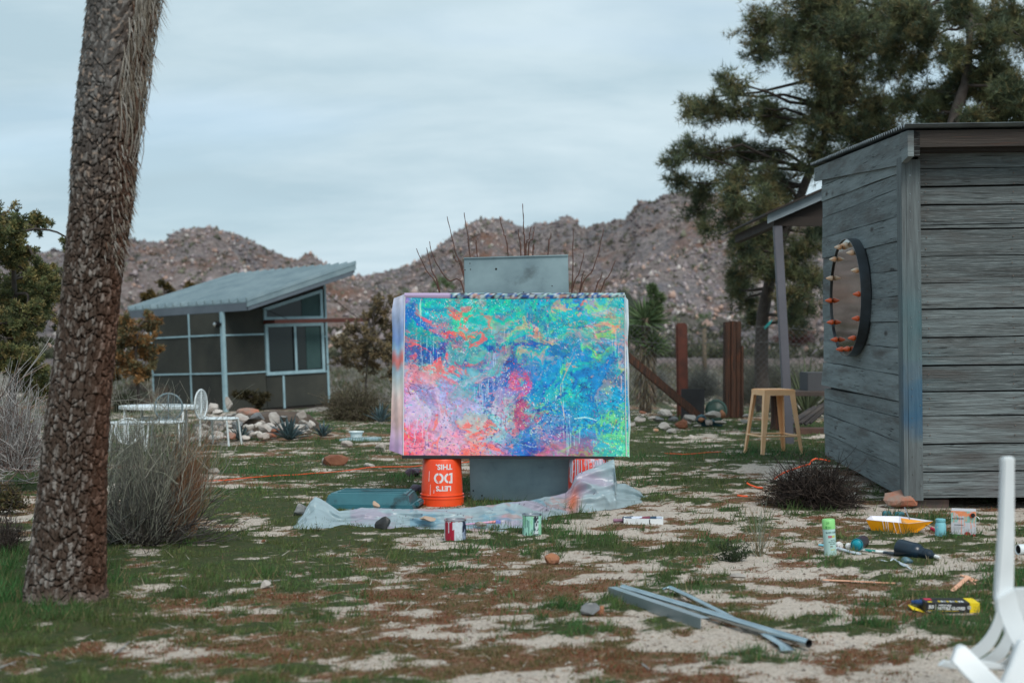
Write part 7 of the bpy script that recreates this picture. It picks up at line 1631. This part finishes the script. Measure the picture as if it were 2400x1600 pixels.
def cyl(a0, zc_, R__):
    def f(x, y): a = a0+x/R__; return (R__*math.sin(a), -R__*math.cos(a), zc_+y)
    return f
RT = R_+.0005
put_text('lettering', 'RUST-OLEUM', .0125, cyl(.35, .128, RT), M_ink, sc_, bold=.0004, sx=.95)
for i, (tx, zz) in enumerate((('GLOSS', .088), ('PROTECTIVE', .078), ('ENAMEL', .068))): put_text('lettering', tx, .0085, cyl(.35, zz, RT), M_ink, sc_, bold=.0001)
def patch(a0, a1, z0, z1, R__, m_, name='print_patch'):
    q = MB(); n_ = 8; V = []
    for i in range(n_+1):
        a = a0+(a1-a0)*i/n_; V += [(R__*math.sin(a), -R__*math.cos(a), z0), (R__*math.sin(a), -R__*math.cos(a), z1)]
    q.add(V, [(2*i, 2*i+2, 2*i+3, 2*i+1) for i in range(n_)]); return q.build(name, m_, sc_)
for i in range(3):
    for j in range(2): patch(-.38+.2*i, -.38+.2*i+.17, .1005+.0065*j, .1060+.0065*j, RT, M_rink)
patch(.24, .8, .101, .113, RT, mat('gold_print', lin(190, 195, 110), None)); patch(-.15, .25, .052, .058, RT, mat('grey_print', lin(120, 110, 100), None)); patch(-.1, .6, .036, .040, RT, bpy.data.materials['gold_print'])
patch(-.7, -.52, .150, .163, R_+.002, mat('green_print', lin(40, 120, 60), None)); patch(-.45, .15, .158, .160, R_+.002, bpy.data.materials['green_print']); patch(-.4, .1, .152, .154, R_+.002, bpy.data.materials['green_print'])
put_text('lettering', '29', .018, cyl(-.35, .178, R_+.002), bpy.data.materials['green_print'], sc_)

def lying(name, label, cat, p0, p1, prof, m_, n_=24, group=None, parts=None):
    """lathe whose axis goes p0->p1; prof (r, t along metres)"""
    d = (p1-p0).normalized(); rot = d.to_track_quat('Z', 'Y').to_matrix().to_4x4(); t = thing(name, label, cat, p0, rot.to_euler(), group)
    for nm, pr, mm in parts: q = MB(); q.lathe(pr, n_, caps=False); q.build(nm, mm, t, smooth='auto')
    return t
M_tq = mat('turquoise_paint', lin(20, 150, 165), lin(15, 125, 145), 9, .3); M_dk = mat('splattered_can', lin(35, 55, 65), lin(60, 40, 50), 30, .4, c3=lin(150, 60, 60), s3=40, f3=(.62, .7), coords='Object')
P0 = gp(2008, 1276, .036); d = Vector((.45, .9, 0)).normalized()
lying('spray_can', 'turquoise spray can lying with its nozzle end towards the viewer', 'spray can', P0, P0+d, None, None, parts=[('body', [(.027, .0), (.032, .004), (.033, .01), (.033, .15), (.031, .155), (.001, .155)], M_dk), ('dome', [(.0275, .0), (.026, -.004), (.020, -.008), (.014, -.010), (.013, -.015), (.008, -.016), (.007, -.022), (.001, -.023)], M_tq), ('rim_ring', [(.030, -.002), (.033, -.002), (.0335, .004), (.031, .005)], M_tq)])
# two white caps
M_capw = mat('white_cap', (.74, .74, .74), None, rough=.45)
for i, (px, lab) in enumerate(((1970, 'white round cap lying next to the green-capped spray can'), (1993, 'white round cap touching the turquoise spray can'))):
    p = gp(px, 1278+i*3, .016); lying('bottle_cap', lab, 'cap', p, p+Vector((.25, -.9, -.05))*-1, None, None, n_=20, parts=[('cap', [(.001, -.002), (.009, -.002), (.010, .0), (.016, .0), (.0175, .003), (.018, .024), (.001, .024)], M_capw)])
def tubeobj(name, label, cat, pts, rad, m_, flat=.6):
    q = MB(); q.tube(pts, rad, 10, flat=flat); return q.solo(name, m_, label, cat, smooth='auto')
tubeobj('paint_tube', 'white paint tube lying between the green-capped can and the caps', 'paint tube', [gp(1938, 1283, .012), gp(1965, 1284, .012), gp(1990, 1292, .012), gp(2016, 1298, .008)], [.008, .012, .012, .014], mat('white_tube', lin(200, 210, 215), lin(170, 180, 190), 20, .4))
tubeobj('paint_tube', 'small light blue tube end showing left of the green-capped can', 'paint tube', [gp(1919, 1276, .008), gp(1930, 1277, .008)], [.009, .009], mat('light_blue', lin(110, 185, 205), None))
tubeobj('paint_tube', 'green and white paint tube lying between the turquoise can and the dark bottle', 'paint tube', [gp(2016, 1287, .006), gp(2040, 1290, .010), gp(2062, 1292, .011), gp(2078, 1293, .011)], [.016, .013, .012, .012], mat('green_white_tube', lin(20, 130, 120), lin(225, 230, 230), 28, .4, ramp=(.49, .53)))
tubeobj('paint_tube', 'short navy tube against the end of the dark bottle', 'paint tube', [gp(2072, 1294, .013), gp(2098, 1297, .014)], [.014, .015], mat('navy_tube', lin(15, 25, 35), lin(60, 70, 80), 30, .35))
# dark bottle
M_nv = mat('navy_bottle', lin(14, 30, 44), lin(22, 44, 60), 8, .28, c3=lin(150, 175, 185), s3=14, f3=(.66, .70)); M_nv2 = mat('bottle_base', lin(70, 110, 130), lin(20, 35, 50), 30, .4)
P0, P1 = gp(2106, 1283, .046), gp(2195, 1304, .024); d = (P1-P0).normalized(); 
t = lying('paint_bottle', 'big dark navy paint bottle lying on its side with a white spout', 'bottle', P0, P1, None, None, 28, parts=[('body', [(.040, 0), (.047, .004), (.048, .02), (.0465, .09), (.048, .10), (.046, .115), (.036, .135), (.029, .14), (.0285, .165), (.001, .166)], M_nv), ('base', [(.001, -.001), (.030, .0005), (.040, .0)], M_nv2), ('cap', [(.026, .166), (.029, .167), (.028, .195), (.016, .205), (.013, .222), (.001, .223)], M_nv), ('spout', [(.010, .222), (.008, .250), (.001, .251)], M_capw)])
# crumpled glove and foil
gl = thing('glove', 'crumpled white and grey disposable glove on the sand below the dark bottle', 'glove', gp(2095, 1315, .004))
for i, pts in enumerate(([(2060, 1311), (2075, 1314), (2086, 1316)], [(2086, 1316), (2092, 1308), (2104, 1312), (2112, 1322), (2124, 1328)], [(2104, 1314), (2118, 1322), (2138, 1335)], [(2092, 1308), (2110, 1318), (2130, 1325)])):
    q = MB(); q.tube([gp(x_, y_, .008+.006*(j % 2)) for j, (x_, y_) in enumerate(pts)], [.006]*(len(pts)-1)+[.003], 7, flat=.5); q.build('finger', bpy.data.materials['white_tube'], gl, world=True, smooth=True)
o = rock(2127, 1322, 28, 16, mat('grey_film', lin(90, 120, 130), lin(60, 85, 95), 20, .4), 'scrunched grey-green rag touching the white glove', 700, name='rag', cat='rag', cuts=4)
# yellow paint tray
M_yel = mat('yellow_plastic', lin(250, 170, 12), lin(240, 150, 10), 4, .4, c3=lin(190, 175, 140), s3=7, f3=(.64, .72)); M_traw = mat('tray_white', (.78, .77, .82), (.66, .65, .72), 6, .5)
g = gnd(2110, 1250); ty = thing('paint_tray', 'yellow paint roller tray with a white inside on the sand before the shed', 'paint tray', g, (0, 0, math.radians(-2)))
hx = .185; zt = .072
T4 = [(-hx, .07, zt), (.03, -.06, zt-.006), (hx+.012, .02, zt), (.05, .24, zt+.0), (-.12, .25, zt)]
B4 = [(-hx+.035, .07, .006), (.025, -.03, .0), (.085, -.01, .002), (.04, .20, .004), (-.10, .21, .004)]
n_ = 5
cen = Vector((0, .1, 0)); V = [Vector(p) for p in B4]+[Vector(p) for p in T4]; q = MB(); q.add(V, [tuple(range(n_))[::-1]]+[(i, (i+1) % n_, n_+(i+1) % n_, n_+i) for i in range(n_)]); q.build('outer_shell', M_yel, ty)
inn = [cen.lerp(Vector(p), .95)+Vector((0, 0, 0)) for p in T4]; inn = [Vector((p.x, p.y, t_[2])) for p, t_ in zip(inn, T4)]; inb = [Vector((cen.x+(p[0]-cen.x)*.9, cen.y+(p[1]-cen.y)*.9, .018)) for p in B4]
q = MB(); rimo = [Vector(p)+Vector((0, 0, .001)) for p in T4]; q.add(rimo+[p+Vector((0, 0, .001)) for p in inn], [(i, (i+1) % n_, n_+(i+1) % n_, n_+i) for i in range(n_)]); 
q.add([p+Vector((0, 0, .001)) for p in inn]+inb, [(i, (i+1) % n_, n_+(i+1) % n_, n_+i) for i in range(n_)]+[tuple(range(n_, 2*n_))]); q.build('inner_liner', M_traw, ty)
q = MB()
for i, t_ in enumerate((.30, .37, .42, .55, .68)):
    a = Vector(T4[0]).lerp(Vector(T4[1]), t_+.1); b_ = Vector(B4[0]).lerp(Vector(B4[1]), t_+.1+(.08 if i > 2 else -.02)); nn = Vector((-.2, -1, 0)).normalized()*.0015; q.tube([a+nn, b_+nn], [.0022, .0014], 5)
q.build('paint_drip', M_traw, ty)['kind'] = 'stuff'
sw = thing('screwdriver', 'screwdriver with a red handle propped on the front edge of the yellow tray', 'screwdriver', gp(2185, 1240, .02))
a0, a1, a2 = gp(2156, 1219, .06), gp(2181, 1236, .045), gp(2196, 1246, .02); q = MB(); q.tube([a0, a1], .003, 6); q.build('shaft', M_tin, sw, world=True); q = MB(); q.tube([a1, a1.lerp(a2, .3), a1.lerp(a2, .4), a2], [.008, .010, .008, .010], 8); q.build('handle', M_rink, sw, world=True)
a0, a1 = gp(2120, 1188, .11), gp(2131, 1217, .06); a1.y = a0.y = g.y+.1; q = MB(); a0 = at(2120, 1188, g.y+.1); a1 = at(2132, 1217, g.y+.1); q.tube([a0, a1], .0035, 8); q.solo('metal_rod', M_tin, 'thin metal rod standing up out of the yellow tray', 'rod')
for i, (px, lab) in enumerate(((2078, 'teal crumpled rag behind the left back edge of the yellow tray'), (2108, 'small teal rag behind the rod in the yellow tray'))):
    p = gnd(px, 1218); rock(px, 1212, 26, 14, M_tq if i == 5 else mat('teal_rag', lin(60, 125, 135), lin(30, 70, 80), 20, .7) if i == 0 else bpy.data.materials['teal_rag'], lab, 720+i, name='rag', cat='rag', cuts=3)
# jar
M_jar = mat('jar_paint', lin(125, 190, 200), lin(95, 160, 175), 14, .35, c3=lin(190, 180, 165), s3=30, f3=(.60, .68))
g = gnd(2208, 1261); jr = thing('jar', 'paint-smeared light blue jar standing right of the yellow tray', 'jar', (g.x, g.y+.03, g.z))
q = MB(); q.lathe([(.028, 0), (.031, .003), (.031, .075), (.027, .083), (.026, .090)], 28); q.build('body', M_jar, jr, smooth='auto'); q = MB(); q.lathe([(.027, .0905), (.028, .092), (.028, .106), (.026, .108), (.001, .108)], 28, caps=False); q.build('lid', M_jar, jr, smooth='auto')
# square tin
g = gnd(2258, 1258); tn = thing('paint_tin', 'square white paint tin streaked with orange paint standing before the shed', 'paint can', (g.x, g.y, g.z), (0, 0, math.radians(-19)))
wq, hq, dq = .068, .155, .09
nu_, nv2 = 60, 70; UU, VV = np.meshgrid(np.linspace(0, 1, nu_), np.linspace(0, 1, nv2)); C_ = np.zeros((nv2, nu_, 3))+cl3((205, 205, 212))
tp_ = VV > .72; C_ = np.where(((VV > .55) & (fbm(UU*5, VV*5, 3) > .5))[..., None], cl3((150, 195, 185)), C_); C_ = np.where(((VV > .8) & (fbm(UU*6+9, VV*6, 3) > .48))[..., None], cl3((240, 150, 105)), C_)
for x_, l_ in ((.12, .45), (.2, .35), (.33, .5), (.42, .95), (.55, .62), (.62, .4), (.8, .7), (.93, .6)): C_ = np.where(((np.abs(UU-x_-.008*np.sin(VV*20)) < .014) & (VV > 1-l_))[..., None], cl3((245, 150, 110)), C_)
C_ = np.where(((VV < .07))[..., None], cl3((45, 120, 75)), C_); C_ = np.where((((UU-.66)/.13)**2+((VV-.08)/.10)**2 < 1)[..., None], cl3((200, 25, 60)), C_); C_ = np.where(((UU > .86) & (VV < .09))[..., None], cl3((195, 25, 60)), C_)
C_ = np.where(((np.abs(VV-.44) < .018) & (UU > .12) & (UU < .5))[..., None], cl3((50, 55, 60)), C_)
for k_ in range(6): C_ = np.where(((np.abs(VV-.36+.045*k_) < .006) & (UU > .1) & (UU < .55-.05*(k_ % 3)))[..., None], cl3((150, 150, 155)), C_)
V = np.stack([(UU*2-1)*wq, np.full_like(UU, -.0005), .006+VV*(hq-.012)], -1).reshape(-1, 3); idx = np.arange(nu_*nv2).reshape(nv2, nu_); F = np.stack([idx[:-1, :-1], idx[:-1, 1:], idx[1:, 1:], idx[1:, :-1]], -1).reshape(-1, 4)
q = MB(); q.box(-wq, wq, 0, dq, 0, hq); q.build('body', mat('tin_white', (.60, .60, .63), None, rough=.4), tn, bevel=.003); link('front_label', npmesh('fl', V, F, C_.reshape(-1, 3)), M_vc, tn)
put_text('lettering', 'INTERIOR', .014, lambda x, y: (-.03+x, -.0012, .105+y), M_ink, tn, bold=.0002)
q = MB(); q.lathe([(.012, 0), (.012, .010), (.010, .012)], 16, Matrix.Translation((wq-.016, -.001, .128)) @ Matrix.Rotation(PI/2, 4, 'X')); q.build('spout_cap', M_hole, tn, smooth='auto'); q = MB(); q.lathe([(.014, 0), (.014, .003)], 16, Matrix.Translation((wq-.022, -.001, .126)) @ Matrix.Rotation(PI/2, 4, 'X')); q.build('spout_ring', M_org, tn)
q = MB(); q.tube([(wq+.002, .03, .12), (wq+.02, .03, .105), (wq+.018, .03, .085), (wq+.006, .03, .075)], .0015, 5); q.build('handle', M_tin, tn)
# gloves box
g = gp(2170, 1437, 0); M_bx = mat('black_card', (.018, .018, .020), None, rough=.5); M_by = mat('yellow_card', lin(235, 205, 30), None, rough=.5); M_wp = mat('white_ink', (.75, .77, .78), None)
gb = thing('glove_box', 'black and yellow carton of disposable nitrile gloves lying on the grass', 'box', (g.x, g.y, g.z), (0, 0, math.radians(-3)))
Lb, Hb, Db = .222, .046, .115; xy = .182
q = MB(); q.box(0, xy, 0, Db, .001, Hb); q.build('carton', M_bx, gb); q = MB(); q.box(xy+.0003, Lb, -.0005, Db, .001, Hb+.0004); q.build('yellow_end', M_by, gb)
fr2 = lambda cx_, cz_: (lambda x, y: (cx_+x, -.0008, cz_+y))
put_text('lettering', '50', .021, fr2(.020, .028), M_wp, gb, bold=.0007, shear=.2, sx=1.05); put_text('lettering', 'DISPOSABLE', .0095, fr2(.078, .0355), M_wp, gb, bold=.0003, shear=.2); put_text('lettering', 'NITRILE GLOVES', .0165, fr2(.104, .0225), M_wp, gb, bold=.0006, shear=.2, sx=.93)
q = MB(); q.box(.040, .0412, -.0008, -.0003, .010, .041); q.build('rule_line', M_wp, gb); q = MB(); q.box(.046, .135, -.0008, -.0003, .0115, .0128); q.build('rule_line', M_by, gb); q = MB(); q.box(.008, .032, -.0008, -.0003, .0125, .014); q.build('rule_line', M_by, gb)
q = MB(); q.lathe([(.008, 0), (.008, .0006)], 20, Matrix.Translation((.179, -.0004, .027)) @ Matrix.Rotation(PI/2, 4, 'X')); q.build('seal_print', mat('grey_ink', (.4, .42, .43), None), gb)
put_text('lettering', 'PF', .0065, lambda x, y: (.179+x, -.0013, .027+y), M_bx, gb); put_text('lettering', 'PF', .005, lambda x, y: (.203+x, -.0013, .027+y), M_bx, gb)
# top: oval opening, product print
q = MB(); n_ = 24; q.add([(.10+.055*math.cos(2*PI*i/n_), .075+.028*math.sin(2*PI*i/n_), Hb+.0006) for i in range(n_)], [tuple(range(n_))]); q.build('opening', M_hole, gb)
for i in range(9):
    q = MB(); x_ = .058+i*.012; q.box(x_, x_+.007, .018, .045, Hb+.0002, Hb+.0008); q.build('print_patch', (M_wp if i % 3 else M_by) if i not in (2, 5) else bpy.data.materials['grey_ink'], gb)
q = MB(); q.box(.012, .03, .012, .03, Hb+.0002, Hb+.0008); q.build('print_patch', M_by, gb)
q = MB(); q.box(.01, .04, .06, .10, Hb+.0002, Hb+.0008); q.build('print_patch', M_rink, gb)
q = MB(); q.add([(-.001, .005, .003), (-.001, .085, .003), (-.055, .09, .022), (-.05, .03, .012)], [(0, 1, 2, 3)]); q.add([(-.001, .005, .0015), (-.001, .085, .0015), (-.055, .09, .0205), (-.05, .03, .0105)], [(3, 2, 1, 0)]); q.build('open_flap', M_by, gb)
q = MB(); p0 = Vector((-.035, .085, .032)); q.lathe([(.001, -.003), (.008, -.003), (.010, 0), (.010, .012), (.008, .014)], 16, Matrix.Translation(g+p0) @ Matrix.Rotation(PI/2, 4, 'Y') @ Matrix.Rotation(.3, 4, 'X')); q.lathe([(.012, .014), (.0135, .03), (.0135, .08)], 16, Matrix.Translation(g+p0) @ Matrix.Rotation(PI/2, 4, 'Y') @ Matrix.Rotation(.3, 4, 'X')); q.solo('paint_bottle', mat('blue_bottle', lin(20, 55, 105), None, rough=.3), 'small blue bottle poking out of the open end of the gloves carton', 'bottle', smooth='auto')
# wooden stir sticks
M_stk = mat('peach_wood', lin(232, 180, 150), lin(215, 155, 125), 10, .7, stretch=(.4, 1, 1))
def stick(p0, p1, w_, label, h=.012, h2=None):
    a, b_ = gp(*p0, h), gp(*p1, h if h2 is None else h2); d = (b_-a).normalized(); s = d.cross(Vector((0, 0, 1))).normalized()*w_/2; q = MB()
    m1_ = a.lerp(b_, .05); q.prism([a-s*.6, m1_-s, b_-s, b_+s, m1_+s, a+s*.6], (0, 0, -.003)); return q.solo('stir_stick', M_stk, label, 'stick', 'flat wooden paint stirring sticks')
stick((1928, 1357), (2098, 1365), .022, 'long peach wooden stick lying alone on the sand'); stick((2232, 1383), (2270, 1350), .024, 'peach wooden stick pointing down left, leftmost of the crossed sticks', .016); stick((2262, 1347), (2306, 1378), .026, 'peach wooden stick at the bottom of the crossed sticks, pointing down right', .008, .004); stick((2252, 1346), (2324, 1372), .022, 'peach wooden stick pointing farthest right among the crossed sticks', .006)
# tin can at the right edge
p = gp(2385, 1287, .028); lying('tin_can', 'open silver tin lying on its side at the right edge of the photo', 'can', p, p+Vector((1, .25, 0)), None, None, parts=[('body', [(.022, .004), (.0275, .0), (.028, .002), (.0275, .09), (.001, .09)], M_gw), ('inside', [(.024, .005), (.024, .07), (.001, .07)], M_tin)])
# litter: twigs and scraps
rng2 = random.Random(21)
for i, (pts, lab) in enumerate((([(268, 1530), (290, 1515), (302, 1503)], 'pale broken twig on the moss in the lower left'), ([(46, 1525), (70, 1533), (95, 1536)], 'curved pale twig on the grass under the trunk'), ([(0, 1563), (20, 1556), (42, 1548)], 'straight pale twig at the lower left corner'), ([(570, 1371), (620, 1362), (680, 1357)], 'thin grey twig lying by the white upright stone'), ([(515, 1348), (530, 1351), (538, 1354)], 'short white scrap of bark on the grass'), ([(425, 1372), (445, 1383), (470, 1385)], 'thin twig with orange leaves on the sand'), ([(1505, 1555), (1515, 1562), (1522, 1568)], 'small grey splinter on the sand before the pipes'), ([(155, 1555), (175, 1550), (195, 1546)], 'straight dry stick on the moss at the lower left'))):
    q = MB(); q.tube([gp(x_, y_, .010) for x_, y_ in pts], [.004, .0035, .002], 5); q.solo('twig', bpy.data.materials.get('pale_twig') or mat('pale_twig', (.30, .31, .30), (.2, .19, .18), 20, .8), lab, 'twig')

# ================================================================ WHITE PLASTIC CHAIR, tipped over, right foreground
M_pl = mat('white_plastic', (.72, .76, .78), (.66, .70, .72), 5, .35, spec=.5)
Dk = 4.35
chr_ = thing('plastic_chair', 'white plastic garden chair tipped over in the right foreground with one leg in the air', 'chair', (at(2420, 1600, Dk).x, Dk, 0))
def band(pts, depth, name, th_=.006, M_=M_pl, bev=.002):
    """pts: list ((px,py) left edge, (px,py) right edge, D) -> curved strap with thickness"""
    V = []
    for (l, r_, D) in pts:
        a, b_ = at(*l, D), at(*r_, D); V += [a, b_, b_+Vector((0, depth, 0)), a+Vector((0, depth, 0))]
    F = [(0, 1, 2, 3)]; n_ = len(pts)
    for i in range(n_-1):
        for j in range(4): k = (j+1) % 4; F.append((4*i+j, 4*i+k, 4*i+4+k, 4*i+4+j))
    F.append((4*n_-1, 4*n_-2, 4*n_-3, 4*n_-4)); q = MB(); q.add(V, F); return q.build(name, M_, chr_, world=True, smooth='auto', bevel=bev)
band([((2351, 1072), (2380, 1070), Dk+.0), ((2352, 1090), (2379, 1090), Dk), ((2350, 1150), (2379, 1150), Dk), ((2346, 1250), (2379, 1250), Dk), ((2340, 1330), (2378, 1330), Dk), ((2337, 1380), (2377, 1380), Dk), ((2336, 1410), (2382, 1410), Dk-.01)], .038, 'leg', bev=.005)
band([((2336, 1402), (2380, 1378), Dk-.02), ((2338, 1430), (2388, 1420), Dk-.02), ((2350, 1465), (2402, 1460), Dk-.03), ((2372, 1510), (2430, 1500), Dk-.04), ((2410, 1570), (2475, 1550), Dk-.05), ((2450, 1640), (2520, 1620), Dk-.06)], .03, 'seat_rail', bev=.004)
band([((2378, 1378), (2460, 1376), Dk-.0), ((2384, 1420), (2490, 1420), Dk+.01), ((2400, 1470), (2520, 1470), Dk+.02), ((2430, 1540), (2560, 1540), Dk+.02)], .02, 'seat', bev=.003)
# curved back slats sweeping down to the lower left
def arcpts(x0, y0, x1, y1, b_, n_=7):
    return [(x0+(x1-x0)*i/(n_-1)+b_*4*(i/(n_-1))*(1-i/(n_-1)), y0+(y1-y0)*i/(n_-1)+b_*4*(i/(n_-1))*(1-i/(n_-1))) for i in range(n_)]
SL_ = [((2337, 1430), (2352, 1460), (2270, 1526), (2290, 1545)), ((2358, 1474), (2371, 1500), (2293, 1547), (2330, 1552)), ((2376, 1506), (2390, 1530), (2333, 1556), (2366, 1560)), ((2396, 1534), (2420, 1560), (2370, 1562), (2400, 1572))]
for (a, b_, c_, d_) in SL_:
    A_ = arcpts(*a, *c_, 9); B_ = arcpts(*b_, *d_, 9); band([(A_[i], B_[i], Dk-.10+.03*i/6) for i in range(7)], .006, 'back_slat', bev=0)
band([((2268, 1527), (2287, 1545), Dk-.075), ((2300, 1548), (2298, 1566), Dk-.075), ((2340, 1554), (2340, 1568), Dk-.075), ((2410, 1566), (2410, 1574), Dk-.075)], .012, 'back_rail', bev=.002)
band([((2245, 1516), (2262, 1512), Dk-.25), ((2232, 1552), (2290, 1540), Dk-.27), ((2262, 1585), (2318, 1568), Dk-.29), ((2300, 1620), (2350, 1600), Dk-.31), ((2350, 1680), (2400, 1650), Dk-.33)], .03, 'armrest', bev=.004)
band([((2200, 1560), (2214, 1548), Dk-.16), ((2230, 1566), (2236, 1551), Dk-.16), ((2262, 1568), (2270, 1556), Dk-.16)], .02, 'arm_lip', bev=.002)
band([((2392, 1500), (2430, 1510), Dk-.12), ((2370, 1560), (2420, 1570), Dk-.14), ((2345, 1610), (2400, 1620), Dk-.16), ((2330, 1680), (2390, 1690), Dk-.18)], .03, 'front_rail', bev=.004)
